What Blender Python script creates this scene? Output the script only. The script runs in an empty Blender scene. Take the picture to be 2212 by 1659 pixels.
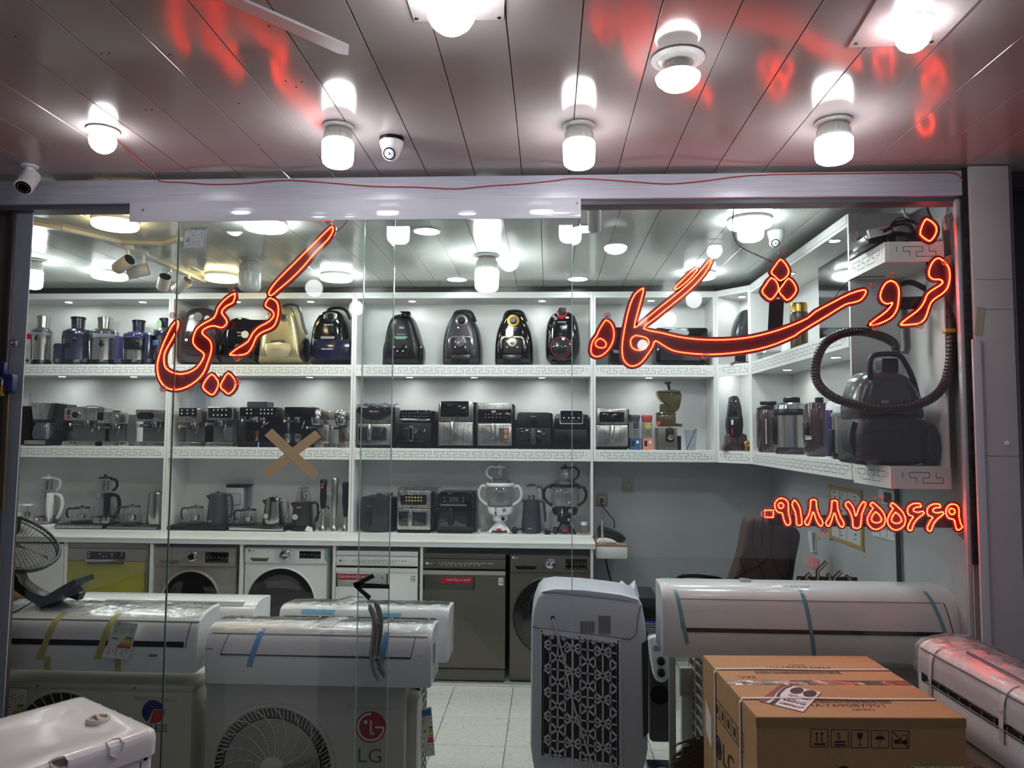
import bpy, bmesh, math, random
from mathutils import Vector, Matrix
random.seed(7)
PI = math.pi
S = bpy.context.scene
COL = S.collection

# ---------------------------------------------------------------- camera
FPX = 1600.0
CZ = 1.82
YAW, PITCH, ROLL = math.radians(2.8), math.radians(3.665), math.radians(0.33)
RM = Matrix.Rotation(YAW, 3, 'Z') @ Matrix.Rotation(PI / 2 + PITCH, 3, 'X') @ Matrix.Rotation(ROLL, 3, 'Z')
cam = bpy.data.cameras.new('camera')
cam.sensor_width = 36.0
cam.lens = 36.0 * FPX / 2212.0
cam.clip_start = 0.05
camo = bpy.data.objects.new('camera', cam)
camo.matrix_world = Matrix.Translation((0, 0, CZ)) @ RM.to_4x4()
COL.objects.link(camo)
S.camera = camo

# ---------------------------------------------------------------- world, exposure
W = bpy.data.worlds.new('world')
S.world = W
W.use_nodes = True
W.node_tree.nodes['Background'].inputs[0].default_value = (0.80, 0.82, 1.0, 1)
W.node_tree.nodes['Background'].inputs[1].default_value = 0.115
S.view_settings.view_transform = 'Standard'
S.view_settings.look = 'None'
S.view_settings.gamma = 1.0
S.view_settings.use_curve_mapping = False
S.view_settings.exposure = 1.15
S.cycles.max_bounces = 8
S.cycles.diffuse_bounces = 3
S.cycles.glossy_bounces = 4
S.cycles.transparent_max_bounces = 14
S.cycles.caustics_reflective = False
S.cycles.caustics_refractive = False
S.cycles.sample_clamp_indirect = 3.0

BULB, BULBI, DISC, WARM, SPOT, BEAD = 15.0, 36.0, 29.0, 13.0, 60.0, 15.0
# further rows of bulbs under the arcade ceiling, out of the frame (their mirror images show in the glass)
for x_, y_, w_ in ((1.07, -0.05, .8), (1.08, -2.0, .8), (-1.57, 0.6, .8), (-1.65, 1.45, .8), (1.10, 0.9, .8)):
    l_ = bpy.data.lights.new('bulb_light', 'POINT'); l_.energy = w_; l_.shadow_soft_size = 0.06; l_.color = (0.97, 0.98, 1.0)
    lo = bpy.data.objects.new('bulb_light', l_); lo.location = (x_, y_, CZ + 1.14 - 0.14); COL.objects.link(lo)

# ---------------------------------------------------------------- projection helpers
def ray(px, py):
    return RM @ Vector(((px - 1106) / FPX, -(py - 829.5) / FPX, -1.0))
def atY(px, py, Y):
    d = ray(px, py); t = Y / d.y
    return Vector((d.x * t, Y, CZ + d.z * t))
def atX(px, py, X):
    d = ray(px, py); t = X / d.x
    return Vector((X, d.y * t, CZ + d.z * t))
def atZ(px, py, Z):
    d = ray(px, py); t = (Z - CZ) / d.z
    return Vector((d.x * t, d.y * t, Z))

# ---------------------------------------------------------------- materials
def lin(c):
    c = c / 255.0
    return c / 12.92 if c <= 0.04045 else ((c + 0.055) / 1.055) ** 2.4
MATS = {}
def M(name, rgb=(200, 200, 200), rough=0.5, metal=0.0, spec=0.5, emit=0.0, alpha=1.0, noise=0.0, nscale=30.0, stretch=None,
      bump=0.0, bscale=60.0, coat=0.0, trans=0.0, nrough=0.0):
    if name in MATS: return MATS[name]
    m = bpy.data.materials.new(name); m.use_nodes = True
    nt = m.node_tree; b = nt.nodes['Principled BSDF']
    col = tuple(lin(c) for c in rgb) + (1,)
    b.inputs['Base Color'].default_value = col
    b.inputs['Roughness'].default_value = rough
    b.inputs['Metallic'].default_value = metal
    b.inputs['Specular IOR Level'].default_value = spec
    b.inputs['Alpha'].default_value = alpha
    b.inputs['Coat Weight'].default_value = coat
    b.inputs['Coat Roughness'].default_value = 0.08
    b.inputs['Transmission Weight'].default_value = trans
    if emit:
        b.inputs['Emission Color'].default_value = col
        b.inputs['Emission Strength'].default_value = emit
    if noise or bump or nrough:
        tc = nt.nodes.new('ShaderNodeTexCoord'); mp = nt.nodes.new('ShaderNodeMapping')
        nt.links.new(tc.outputs['Object'], mp.inputs['Vector'])
        if stretch: mp.inputs['Scale'].default_value = stretch
    if noise or nrough:
        n = nt.nodes.new('ShaderNodeTexNoise'); n.inputs['Scale'].default_value = nscale; n.inputs['Detail'].default_value = 5
        nt.links.new(mp.outputs[0], n.inputs['Vector'])
        if noise:
            r = nt.nodes.new('ShaderNodeMapRange')
            r.inputs['From Min'].default_value = 0.3; r.inputs['From Max'].default_value = 0.7
            r.inputs['To Min'].default_value = 1 - noise; r.inputs['To Max'].default_value = 1 + noise
            nt.links.new(n.outputs['Fac'], r.inputs['Value'])
            mx = nt.nodes.new('ShaderNodeVectorMath'); mx.operation = 'SCALE'
            mx.inputs[0].default_value = col[:3]
            nt.links.new(r.outputs[0], mx.inputs['Scale']); nt.links.new(mx.outputs[0], b.inputs['Base Color'])
        if nrough:
            r2 = nt.nodes.new('ShaderNodeMapRange')
            r2.inputs['From Min'].default_value = 0.35; r2.inputs['From Max'].default_value = 0.65
            r2.inputs['To Min'].default_value = max(0.02, rough - nrough); r2.inputs['To Max'].default_value = rough + nrough
            nt.links.new(n.outputs['Fac'], r2.inputs['Value']); nt.links.new(r2.outputs[0], b.inputs['Roughness'])
    if bump:
        n2 = nt.nodes.new('ShaderNodeTexNoise'); n2.inputs['Scale'].default_value = bscale; n2.inputs['Detail'].default_value = 4
        nt.links.new(mp.outputs[0], n2.inputs['Vector'])
        bp = nt.nodes.new('ShaderNodeBump'); bp.inputs['Strength'].default_value = bump; bp.inputs['Distance'].default_value = 0.01
        nt.links.new(n2.outputs['Fac'], bp.inputs['Height']); nt.links.new(bp.outputs[0], b.inputs['Normal'])
    MATS[name] = m
    return m
def clearmat(name, rgb, ior=1.5, rough=0.0, gain=1.0, tint2=None, opaque=0.0):
    """thin clear glass or film: straight-through tint mixed with a Fresnel mirror"""
    if name in MATS: return MATS[name]
    m = bpy.data.materials.new(name); m.use_nodes = True
    nt = m.node_tree; nt.nodes.clear()
    out = nt.nodes.new('ShaderNodeOutputMaterial'); t = nt.nodes.new('ShaderNodeBsdfTransparent')
    g = nt.nodes.new('ShaderNodeBsdfGlossy'); mix = nt.nodes.new('ShaderNodeMixShader'); ge = nt.nodes.new('ShaderNodeNewGeometry')
    def mth(op, a, b=None, clamp=False):
        n_ = nt.nodes.new('ShaderNodeMath'); n_.operation = op; n_.use_clamp = clamp
        for i_, v_ in enumerate((a, b)):
            if v_ is None: continue
            if isinstance(v_, (int, float)): n_.inputs[i_].default_value = v_
            else: nt.links.new(v_, n_.inputs[i_])
        return n_.outputs[0]
    f = nt.nodes.new('ShaderNodeVectorMath'); f.operation = 'DOT_PRODUCT'
    nt.links.new(ge.outputs['Normal'], f.inputs[0]); nt.links.new(ge.outputs['Incoming'], f.inputs[1])
    f0 = ((ior - 1) / (ior + 1)) ** 2
    sch = mth('ADD', mth('MULTIPLY', mth('POWER', mth('SUBTRACT', 1.0, mth('ABSOLUTE', f.outputs['Value'])), 5.0), 1 - f0), f0)
    t.inputs[0].default_value = tuple(lin(c) for c in rgb) + (1,)
    g.inputs['Roughness'].default_value = rough
    nt.links.new(mth('MULTIPLY', sch, gain, True), mix.inputs[0])
    src = t
    if opaque:
        d = nt.nodes.new('ShaderNodeBsdfDiffuse'); d.inputs[0].default_value = tuple(lin(c) for c in (tint2 or rgb)) + (1,)
        m0 = nt.nodes.new('ShaderNodeMixShader'); m0.inputs[0].default_value = opaque
        nt.links.new(t.outputs[0], m0.inputs[1]); nt.links.new(d.outputs[0], m0.inputs[2]); src = m0
    nt.links.new(src.outputs[0], mix.inputs[1]); nt.links.new(g.outputs[0], mix.inputs[2])
    nt.links.new(mix.outputs[0], out.inputs[0])
    if rough > 0 and 'film' in name:
        tc = nt.nodes.new('ShaderNodeTexCoord'); n2 = nt.nodes.new('ShaderNodeTexNoise'); n2.inputs['Scale'].default_value = 14
        n2.inputs['Detail'].default_value = 6; n2.inputs['Distortion'].default_value = 1.5
        bp = nt.nodes.new('ShaderNodeBump'); bp.inputs['Strength'].default_value = 0.5; bp.inputs['Distance'].default_value = 0.02
        nt.links.new(tc.outputs['Object'], n2.inputs['Vector']); nt.links.new(n2.outputs['Fac'], bp.inputs['Height'])
        nt.links.new(bp.outputs[0], g.inputs['Normal'])
    MATS[name] = m
    return m

WHT = M('white_plastic', (226, 228, 230), 0.28, noise=0.02, nscale=8)
AMZ = M('gloss_white_shell', (228, 230, 233), 0.16, noise=0.02, nscale=5)
LAM = M('white_laminate', (222, 224, 223), 0.36, noise=0.03, nscale=6)
BLK = M('black_plastic', (9, 9, 10), 0.3, spec=0.35)
GBK = M('gloss_black', (6, 6, 7), 0.07)
MBK = M('matt_black', (13, 13, 14), 0.5, spec=0.35)
DGR = M('dark_grey_plastic', (48, 50, 54), 0.45, noise=0.06)
GRY = M('grey_plastic', (120, 122, 124), 0.45)
STL = M('brushed_steel', (178, 176, 172), 0.22, 0.95, noise=0.38, nscale=14, stretch=(9, 9, 0.35))  # streaky colour noise paints reflection contrast on top of the brush grain
CHR = M('chrome', (205, 205, 208), 0.10, 1.0)
RED = M('red_plastic', (150, 18, 28), 0.3)
GLS = clearmat('clear_glass', (247, 249, 249), 1.5, 0.02, 2.2)
SMK = clearmat('smoked_plastic', (110, 100, 80), 1.45, 0.05, 1.5)
INK = M('black_ink', (18, 18, 20), 0.6)
GRI = M('grey_ink', (110, 112, 115), 0.6)
WIN = M('white_ink', (225, 228, 230), 0.5)
RIN = M('red_ink', (170, 20, 45), 0.5)
FLM = clearmat('crinkled_film', (246, 247, 248), 1.5, 0.16, 2.6, opaque=.08, tint2=(225, 228, 230))
PAP = M('white_paper', (222, 222, 218), 0.7)

# ---------------------------------------------------------------- mesh builder
class MB:
    def __init__(s): s.v = []; s.f = []
    def add(s, vs, fs):
        o = len(s.v); s.v += [tuple(v) for v in vs]; s.f += [tuple(i + o for i in f) for f in fs]; return s
    def bmadd(s, bm):
        bm.verts.index_update()
        s.add([v.co[:] for v in bm.verts], [[v.index for v in f.verts] for f in bm.faces]); bm.free(); return s
    def box(s, x0, x1, y0, y1, z0, z1, bev=0, seg=2):
        if x0 > x1: x0, x1 = x1, x0
        if y0 > y1: y0, y1 = y1, y0
        if z0 > z1: z0, z1 = z1, z0
        vs = [(x, y, z) for x in (x0, x1) for y in (y0, y1) for z in (z0, z1)]
        fs = [(0, 1, 3, 2), (4, 6, 7, 5), (0, 4, 5, 1), (2, 3, 7, 6), (0, 2, 6, 4), (1, 5, 7, 3)]
        if not bev: return s.add(vs, fs)
        bm = bmesh.new(); bv = [bm.verts.new(v) for v in vs]
        for f in fs: bm.faces.new([bv[i] for i in f])
        bmesh.ops.bevel(bm, geom=bm.edges[:], offset=min(bev, .49 * min(x1 - x0, y1 - y0, z1 - z0)), segments=seg, affect='EDGES', profile=0.5)
        return s.bmadd(bm)
    def loft(s, rings, cap=True, closed=False):
        n = len(rings[0]); vs = [p for r in rings for p in r]; fs = []
        m = len(rings)
        for i in range(m if closed else m - 1):
            a, b = i * n, ((i + 1) % m) * n
            for j in range(n):
                k = (j + 1) % n
                fs.append((a + j, a + k, b + k, b + j))
        if cap and not closed:
            fs.append(tuple(range(n))[::-1]); fs.append(tuple(range((m - 1) * n, m * n)))
        return s.add(vs, fs)
    def prism(s, pts, y0, y1, bev=0, seg=2):
        """pts: (x, z) outline pushed from y0 (front) to y1 (back)"""
        r0 = [(x, y0, z) for x, z in pts]; r1 = [(x, y1, z) for x, z in pts]
        if not bev: return s.loft([r0, r1])
        ins = inset(pts, bev)
        ins2 = inset(pts, bev * 0.3)
        return s.loft([[(x, y0, z) for x, z in ins], [(x, y0 + bev * .3, z) for x, z in ins2], [(x, y0 + bev, z) for x, z in pts], r1])
    def xprism(s, pts, x0, x1):
        return s.loft([[(x0, y, z) for y, z in pts], [(x1, y, z) for y, z in pts]])
    def pillow(s, pts, y0, y1, steps=6, pw=0.5, tip=0.15, c=None):
        """domed front: outline shrinks toward a point as it comes forward from y1 to y0"""
        c = c or (sum(p[0] for p in pts) / len(pts), sum(p[1] for p in pts) / len(pts))
        rings = []
        for i in range(steps + 1):
            a = i / steps * PI / 2
            k = tip + (1 - tip) * math.sin(a) ** (pw * 2) if i else tip
            y = y0 + (y1 - y0) * (1 - math.cos(a))
            rings.append([(c[0] + (p[0] - c[0]) * k, y, c[1] + (p[1] - c[1]) * k) for p in pts])
        return s.loft(rings)
    def cdt(s, pts, y0, y1):
        """flat plate with any outline, robustly triangulated"""
        from mathutils.geometry import delaunay_2d_cdt
        m = len(pts); vs, _, fs = delaunay_2d_cdt([Vector(p) for p in pts], [], [list(range(m))], 1, 1e-6)[:3]
        s.add([(v.x, y0, v.y) for v in vs], fs); s.add([(v.x, y1, v.y) for v in vs], fs)
        return s.add([(x, y, z) for y in (y0, y1) for x, z in pts], [(i, (i + 1) % m, m + (i + 1) % m, m + i) for i in range(m)])
    def lathe(s, prof, cx, cy, n=28, z0=0, ax='z', cap=True, ang=2 * PI, a0=0):
        rings = []
        for r, z in prof:
            r = max(r, 1e-4)
            ring = []
            for j in range(n):
                a = a0 + ang * j / n
                c, q = r * math.cos(a), r * math.sin(a)
                ring.append((cx + c, cy + q, z0 + z) if ax == 'z' else ((cx + c, z0 + z, cy + q) if ax == 'y' else (z0 + z, cx + c, cy + q)))
            rings.append(ring)
        return s.loft(rings, cap)
    def tube(s, pts, r, n=8, closed=False, cap=True, rs=None):
        P = [Vector(p) for p in pts]; m = len(P); rings = []
        up = None
        for i in range(m):
            if closed: t = P[(i + 1) % m] - P[i - 1]
            else: t = P[min(i + 1, m - 1)] - P[max(i - 1, 0)]
            if t.length < 1e-9: t = Vector((0, 0, 1))
            t.normalize()
            if up is None:
                up = Vector((0, 1, 0)) if abs(t.y) < 0.9 else Vector((1, 0, 0))
            u = up - t * up.dot(t)
            if u.length < 1e-6: u = t.orthogonal()
            u.normalize(); up = u; w = t.cross(u)
            rr = rs[i] if rs else r
            rings.append([tuple(P[i] + u * (rr * math.cos(2 * PI * j / n)) + w * (rr * math.sin(2 * PI * j / n))) for j in range(n)])
        return s.loft(rings, cap, closed)
    def strip(s, pts, w, y, t=0.0015, closed=False):
        """flat ribbon in the XZ plane, width w, thickness t, front face at y"""
        m = len(pts); L = []; R = []
        for i in range(m):
            a = pts[i - 1] if (i or closed) else pts[0]; b = pts[(i + 1) % m] if (i < m - 1 or closed) else pts[-1]
            dx, dz = b[0] - a[0], b[1] - a[1]; l = math.hypot(dx, dz) or 1
            nx, nz = -dz / l * w / 2, dx / l * w / 2
            L.append((pts[i][0] + nx, pts[i][1] + nz)); R.append((pts[i][0] - nx, pts[i][1] - nz))
        for i in range(m if closed else m - 1):
            j = (i + 1) % m
            q = [L[i], L[j], R[j], R[i]]
            s.loft([[(x, y, z) for x, z in q], [(x, y + t, z) for x, z in q]])
        return s
    def sphere(s, c, r, n=14, m=9, sc=(1, 1, 1)):
        rings = []
        for i in range(m + 1):
            a = -PI / 2 + PI * i / m
            rr = max(math.cos(a), 0.003) * r
            rings.append([(c[0] + rr * math.cos(2 * PI * j / n) * sc[0], c[1] + rr * math.sin(2 * PI * j / n) * sc[1], c[2] + r * math.sin(a) * sc[2]) for j in range(n)])
        return s.loft(rings)
    def xf(s, mat, i0=0):
        s.v = s.v[:i0] + [tuple(mat @ Vector(v)) for v in s.v[i0:]]; return s
    def rot(s, c, ang, axis='Y', i0=0):
        return s.xf(Matrix.Translation(c) @ Matrix.Rotation(ang, 4, axis) @ Matrix.Translation([-q for q in c]), i0)

def area2(pts):
    return sum(pts[i][0] * pts[(i + 1) % len(pts)][1] - pts[(i + 1) % len(pts)][0] * pts[i][1] for i in range(len(pts)))
def inset(pts, d):
    """move an outline inward by d (negative d: outward)"""
    sg = 1 if area2(pts) > 0 else -1
    m = len(pts); out = []
    for i in range(m):
        a, b, c = pts[i - 1], pts[i], pts[(i + 1) % m]
        e1 = Vector((b[0] - a[0], b[1] - a[1])); e2 = Vector((c[0] - b[0], c[1] - b[1]))
        if e1.length < 1e-9 or e2.length < 1e-9: out.append(b); continue
        e1.normalize(); e2.normalize()
        n1 = Vector((-e1.y, e1.x)) * sg; n2 = Vector((-e2.y, e2.x)) * sg
        n = n1 + n2
        if n.length < 1e-3: n = n1
        n.normalize(); k = max(n.dot(n1), 0.5)
        out.append((b[0] + n.x * d / k, b[1] + n.y * d / k))
    return out
def sm(pts, k=4, closed=True):
    """Catmull-Rom smoothing"""
    m = len(pts); out = []
    for i in range(m if closed else m - 1):
        if closed: p0, p1, p2, p3 = pts[i - 1], pts[i], pts[(i + 1) % m], pts[(i + 2) % m]
        else: p0, p1, p2, p3 = pts[max(i - 1, 0)], pts[i], pts[i + 1], pts[min(i + 2, m - 1)]
        for j in range(k):
            t = j / k
            out.append(tuple(0.5 * (2 * b + (c - a) * t + (2 * a - 5 * b + 4 * c - d) * t * t + (3 * b - a - 3 * c + d) * t ** 3) for a, b, c, d in zip(p0, p1, p2, p3)))
    if not closed: out.append(tuple(pts[-1]))
    return out
def rr(x0, y0, x1, y1, r, n=4):
    """rounded rectangle outline, any units"""
    if x0 > x1: x0, x1 = x1, x0
    if y0 > y1: y0, y1 = y1, y0
    r = min(r, (x1 - x0) / 2.01, (y1 - y0) / 2.01); out = []
    for cx, cy, a0 in ((x1 - r, y1 - r, 0), (x0 + r, y1 - r, 90), (x0 + r, y0 + r, 180), (x1 - r, y0 + r, 270)):
        for i in range(n + 1):
            a = math.radians(a0 + 90 * i / n); out.append((cx + r * math.cos(a), cy + r * math.sin(a)))
    return out
def ell(cx, cy, rx, ry, n=24):
    return [(cx + rx * math.cos(2 * PI * i / n), cy + ry * math.sin(2 * PI * i / n)) for i in range(n)]

# ---------------------------------------------------------------- objects
USED = {}
def wloc(o):
    v = Vector((0, 0, 0))
    while o: v += o.location; o = o.parent
    return v
def tag(o, label=None, cat=None, group=None, kind=None):
    if label: o['label'] = label
    if cat: o['category'] = cat
    if group: o['group'] = group
    if kind: o['kind'] = kind
    return o
def thing(name, label, cat, loc, group=None):
    o = bpy.data.objects.new(name, None); COL.objects.link(o); o.location = loc; o.empty_display_size = 0.05
    return tag(o, label, cat, group)
def part(name, mb, mat, parent=None, label=None, kind=None, smooth=38):
    if isinstance(mb, MB): vs, fs = mb.v, mb.f
    if parent is not None: org = wloc(parent)
    else:
        xs, ys, zs = zip(*vs); org = Vector(((min(xs) + max(xs)) / 2, (min(ys) + max(ys)) / 2, min(zs)))
    me = bpy.data.meshes.new(name)
    me.from_pydata([(x - org.x, y - org.y, z - org.z) for x, y, z in vs], [], fs)
    bm = bmesh.new(); bm.from_mesh(me); bmesh.ops.recalc_face_normals(bm, faces=bm.faces[:]); bm.to_mesh(me); bm.free()
    me.materials.append(mat)
    if smooth: me.shade_smooth(); me.set_sharp_from_angle(angle=math.radians(smooth))
    o = bpy.data.objects.new(name, me); COL.objects.link(o)
    if parent is not None: o.parent = parent
    else: o.location = org
    if label: o['label'] = label
    if kind: o['kind'] = kind
    return o
def struct(name, mb, mat, parent=None, kind=True):
    o = part(name, mb, mat, parent)
    if parent is None: o['kind'] = 'structure'
    return o
def single(name, mb, mat, label, cat, group=None):
    return tag(part(name, mb, mat), label, cat, group)
FONTC = {}
def textmesh(body):
    if body in FONTC: return FONTC[body]
    cu = bpy.data.curves.new('lettering', 'FONT'); cu.body = body; cu.size = 1.0; cu.resolution_u = 2
    ob = bpy.data.objects.new('lettering', cu); COL.objects.link(ob)
    bpy.context.view_layer.update()
    me = ob.evaluated_get(bpy.context.evaluated_depsgraph_get()).to_mesh()
    vs = [v.co[:] for v in me.vertices]; fs = [tuple(p.vertices) for p in me.polygons]
    if vs:
        xs = [v[0] for v in vs]; ys = [v[1] for v in vs]
        x0, x1, y0, y1 = min(xs), max(xs), min(ys), max(ys)
        vs = [((v[0] - x0) / (y1 - y0), (v[1] - y0) / (y1 - y0)) for v in vs]
    ob.evaluated_get(bpy.context.evaluated_depsgraph_get()).to_mesh_clear()
    bpy.data.objects.remove(ob); bpy.data.curves.remove(cu)
    FONTC[body] = (vs, fs)
    return vs, fs
def text(mb, body, o, u, v, h, w=None):
    """flat lettering: lower-left o, writing direction u, up v, cap height h, optional total width w"""
    vs, fs = textmesh(body)
    if not vs: return mb
    W_ = max(a[0] for a in vs); kx = h if w is None else w / W_
    o, u, v = Vector(o), Vector(u).normalized(), Vector(v).normalized()
    return mb.add([tuple(o + u * (a[0] * kx) + v * (a[1] * h)) for a in vs], fs)

class Fr:
    """a standing plane: pixel rows and columns of the photograph measured into metres on the plane y=Y,
    with photograph row `by` resting at height z0"""
    def __init__(s, Y, z0=None, by=None, cx=1000):
        s.Y = Y; s.cx = cx
        s.by = by if by is not None else 930
        p = atY(cx, s.by, Y); s.z0 = z0 if z0 is not None else p.z
        s.k = (atY(cx, s.by - 50, Y).z - atY(cx, s.by + 50, Y).z) / 100
    def x(s, px): return atY(px, s.by, s.Y).x
    def z(s, py): return s.z0 + (s.by - py) * s.k
    def p(s, px, py): return (s.x(px), s.z(py))
    def P(s, pts): return [s.p(*q) for q in pts]
    def box(s, mb, x0, y0, x1, y1, ya, yb, bev=0):
        return mb.box(s.x(x0), s.x(x1), ya, yb, s.z(y1), s.z(y0), bev)
    def pr(s, mb, pts, ya, yb, bev=0): return mb.prism(s.P(pts), ya, yb, bev)
    def rp(s, mb, x0, y0, x1, y1, r, ya, yb, bev=0): return mb.prism(s.P(rr(x0, y0, x1, y1, r)), ya, yb, bev)
    def la(s, mb, cx, prof, yc, n=24): return mb.lathe([(w * s.k, s.z(y)) for w, y in prof], s.x(cx), yc, n)
    def disc(s, mb, cx, cy, r, ya, yb, n=24): return mb.prism(s.P(ell(cx, cy, r, r, n)), ya, yb)
    def tb(s, mb, pts, r, n=8, y=None, closed=False, k=4):
        q = [(s.x(a[0]), (a[2] if len(a) > 2 else y), s.z(a[1])) for a in pts]
        return mb.tube(sm(q, k, closed) if k > 1 else q, r * s.k, n, closed)
    def tx(s, mb, body, px, py, h, y, w=None):
        """py: baseline row, h: cap height in rows, w: width in columns"""
        return text(mb, body, (s.x(px), y, s.z(py)), (1, 0, 0), (0, 0, 1), h * s.k, None if w is None else w * s.k)
# ================================================================= SETTING
ZC = CZ + 1.14            # ceiling
YG = 3.25                 # shop glass
YU = 5.75                 # front of the upper back cabinets
YB = 6.07                 # back panel
YK = 5.40                 # front of the base cabinets
XR = 1.49                 # front of the right-hand shelves
XW = 1.80                 # right wall
PLO = M('outer_ceiling_pvc', (158, 149, 148), 0.13, spec=0.6, noise=0.03, nscale=3, nrough=0.03)
PLI = M('inner_ceiling_pvc', (188, 192, 190), 0.15, spec=0.6, noise=0.02, nscale=3, nrough=0.03)
GRV = M('panel_groove', (80, 78, 78), 0.6)
TIL = None
def tile_mat():
    m = M('floor_tile', (214, 212, 204), 0.22)
    nt = m.node_tree; b = nt.nodes['Principled BSDF']
    tc = nt.nodes.new('ShaderNodeTexCoord')
    n0 = nt.nodes.new('ShaderNodeTexNoise'); n0.inputs['Scale'].default_value = 6
    ad = nt.nodes.new('ShaderNodeVectorMath'); ad.operation = 'MULTIPLY_ADD'
    ad.inputs[1].default_value = (0.12,) * 3
    v = nt.nodes.new('ShaderNodeTexVoronoi'); v.feature = 'DISTANCE_TO_EDGE'; v.inputs['Scale'].default_value = 22
    nt.links.new(tc.outputs['Object'], n0.inputs['Vector']); nt.links.new(n0.outputs['Color'], ad.inputs[0]); nt.links.new(tc.outputs['Object'], ad.inputs[2])
    nt.links.new(ad.outputs[0], v.inputs['Vector'])
    r = nt.nodes.new('ShaderNodeValToRGB'); r.color_ramp.elements[0].color = (.52, .505, .46, 1); r.color_ramp.elements[1].color = (.66, .65, .61, 1)
    r.color_ramp.elements[1].position = 0.05
    nt.links.new(v.outputs['Distance'], r.inputs[0]); nt.links.new(r.outputs[0], b.inputs['Base Color'])
    return m
TIL = tile_mat()
# ceiling slab + boards
ceil = struct('ceiling', MB().box(-5.2, 3.6, -4.6, 6.4, ZC + 0.012, ZC + 0.1), GRV)
def boards(x0, pw, y0, y1, xa, xb, mat):
    n0 = math.ceil((xa - x0) / pw); me = None
    for n in range(n0, 400):
        x = x0 + n * pw
        if x + pw > xb: break
        if me is None:
            mb = MB().prism([(0.0009, 0.003), (0.0026, 0), (pw - 0.0026, 0), (pw - 0.0009, 0.003), (pw - 0.0009, 0.012), (0.0009, 0.012)], y0, y1)
            o = part('ceiling_board', mb, mat, None, smooth=0); me = o.data; z = ZC
            base = o.location.copy(); o.parent = ceil; off = base.x
            o.location = Vector((x + off, base.y, ZC + base.z)) - ceil.location; cl = o
        else:
            c = cl.copy(); COL.objects.link(c); c.location = cl.location + Vector((x - cl_x, 0, 0)); continue
        cl_x = x
boards(-0.119, 0.2105, -4.5, YG, -4.5, 3.4, PLO)
boards(-0.04, 0.2045, YG + 0.002, 6.2, -4.8, 1.86, PLI)
# floor
floor = struct('floor', MB().box(-5.2, 3.6, -4.6, 6.4, -0.1, -0.006), M('grout', (120, 116, 106), 0.8))
fo = None
ts = 0.42
xo = atZ(975, 1501, 0).x; yo = atZ(1050, 1500, 0).y
for i in range(-9, 8):
    for j in range(-6, 4):
        x, y = xo + i * ts, yo + j * ts
        if y < YG - 0.2 or x > XW + .1: continue
        if fo is None:
            fo = part('floor_tile', MB().box(0.002, ts - 0.002, 0.002, ts - 0.002, -0.008, 0, 0.0015, 1), TIL, None)
            b0 = fo.location.copy(); fo.parent = floor; fo.location = b0 + Vector((x, y, 0)) - floor.location; f0 = (x, y)
        else:
            c = fo.copy(); COL.objects.link(c); c.location = fo.location + Vector((x - f0[0], y - f0[1], 0))
struct('outside_floor', MB().box(-4.5, 3.4, -4.5, YG - 0.21, -0.006, 0.0), M('pavement', (84, 82, 80), 0.7, noise=0.1))
WAL = M('painted_wall', (176, 179, 182), 0.55, noise=0.04, nscale=2, bump=0.08, bscale=5)
struct('wall_back', MB().box(-5.0, XW + .1, YB + 0.02, YB + 0.12, 0, ZC), WAL)
struct('wall_right', MB().box(XW, XW + 0.1, YG + .02, YB + .02, 0, ZC), WAL)
struct('wall_left', MB().box(-5.1, -5.0, YG - .3, YB + .12, 0, ZC), WAL)
# header beam, track cover
xl, xr = -4.2, atY(2088, 400, YG - .04).x
BEM = M('white_marbled_beam', (188, 188, 200), 0.30, noise=0.12, nscale=9, stretch=(0.5, 3, 14))
zb0, zb1 = atY(1106, 431, YG - 0.06).z, ZC - 0.004
struct('trim_1', MB().box(xl, xr, YG - 0.06, YG + 0.05, zb0, zb1 - .012, 0.003), BEM)
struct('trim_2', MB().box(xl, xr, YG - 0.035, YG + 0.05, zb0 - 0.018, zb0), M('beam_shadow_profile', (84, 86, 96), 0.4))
cv = MB().box(atY(280, 450, YG - .07).x, atY(1255, 450, YG - .07).x, YG - 0.07, YG - 0.062, atY(1106, 472, YG - .07).z, atY(1106, 428, YG - .07).z, 0.001)
cvr = struct('trim_3', cv, M('gloss_white_cover', (205, 206, 214), 0.07, coat=0.6, noise=0.03, nscale=5, stretch=(.3, 1, 8)))
f = Fr(YG - .07, cx=1106)
for px, py in ((291, 437), (1246, 431)):
    part('screw', f.disc(MB(), px, py, 2.6, YG - .073, YG - .069, 12), GRY, cvr)
# right hand corner: silver post, torn edge, white pillar
Yp = YG - 0.05
f = Fr(Yp, cx=2100, by=900)
def col_x(px, py, Y): return atY(px, py, Y).x
zt = ZC - 0.004
xp0, xp1 = atY(2078, 830, Yp).x, atY(2090, 830, Yp).x
struct('trim_4', MB().box(xp0, xp1, Yp, YG - 0.02, 0, zb0 - .01, 0.008), M('silver_post', (182, 184, 190), 0.28, 0.35, noise=0.08, nscale=60, bump=.15, bscale=400))
xq0, xq1 = atY(2110, 830, Yp - .03).x, atY(2196, 830, Yp - .03).x
pil = struct('trim_5', MB().box(xq0, xq1, Yp - 0.03, Yp - .012, 0, zt, 0.002).box(xq0 + .05, xq1 - .001, Yp - .012, YG + .2, 0, zt), M('scuffed_white_panel', (186, 180, 178), 0.45, noise=0.05, nscale=4, bump=.1, bscale=3))
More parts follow.
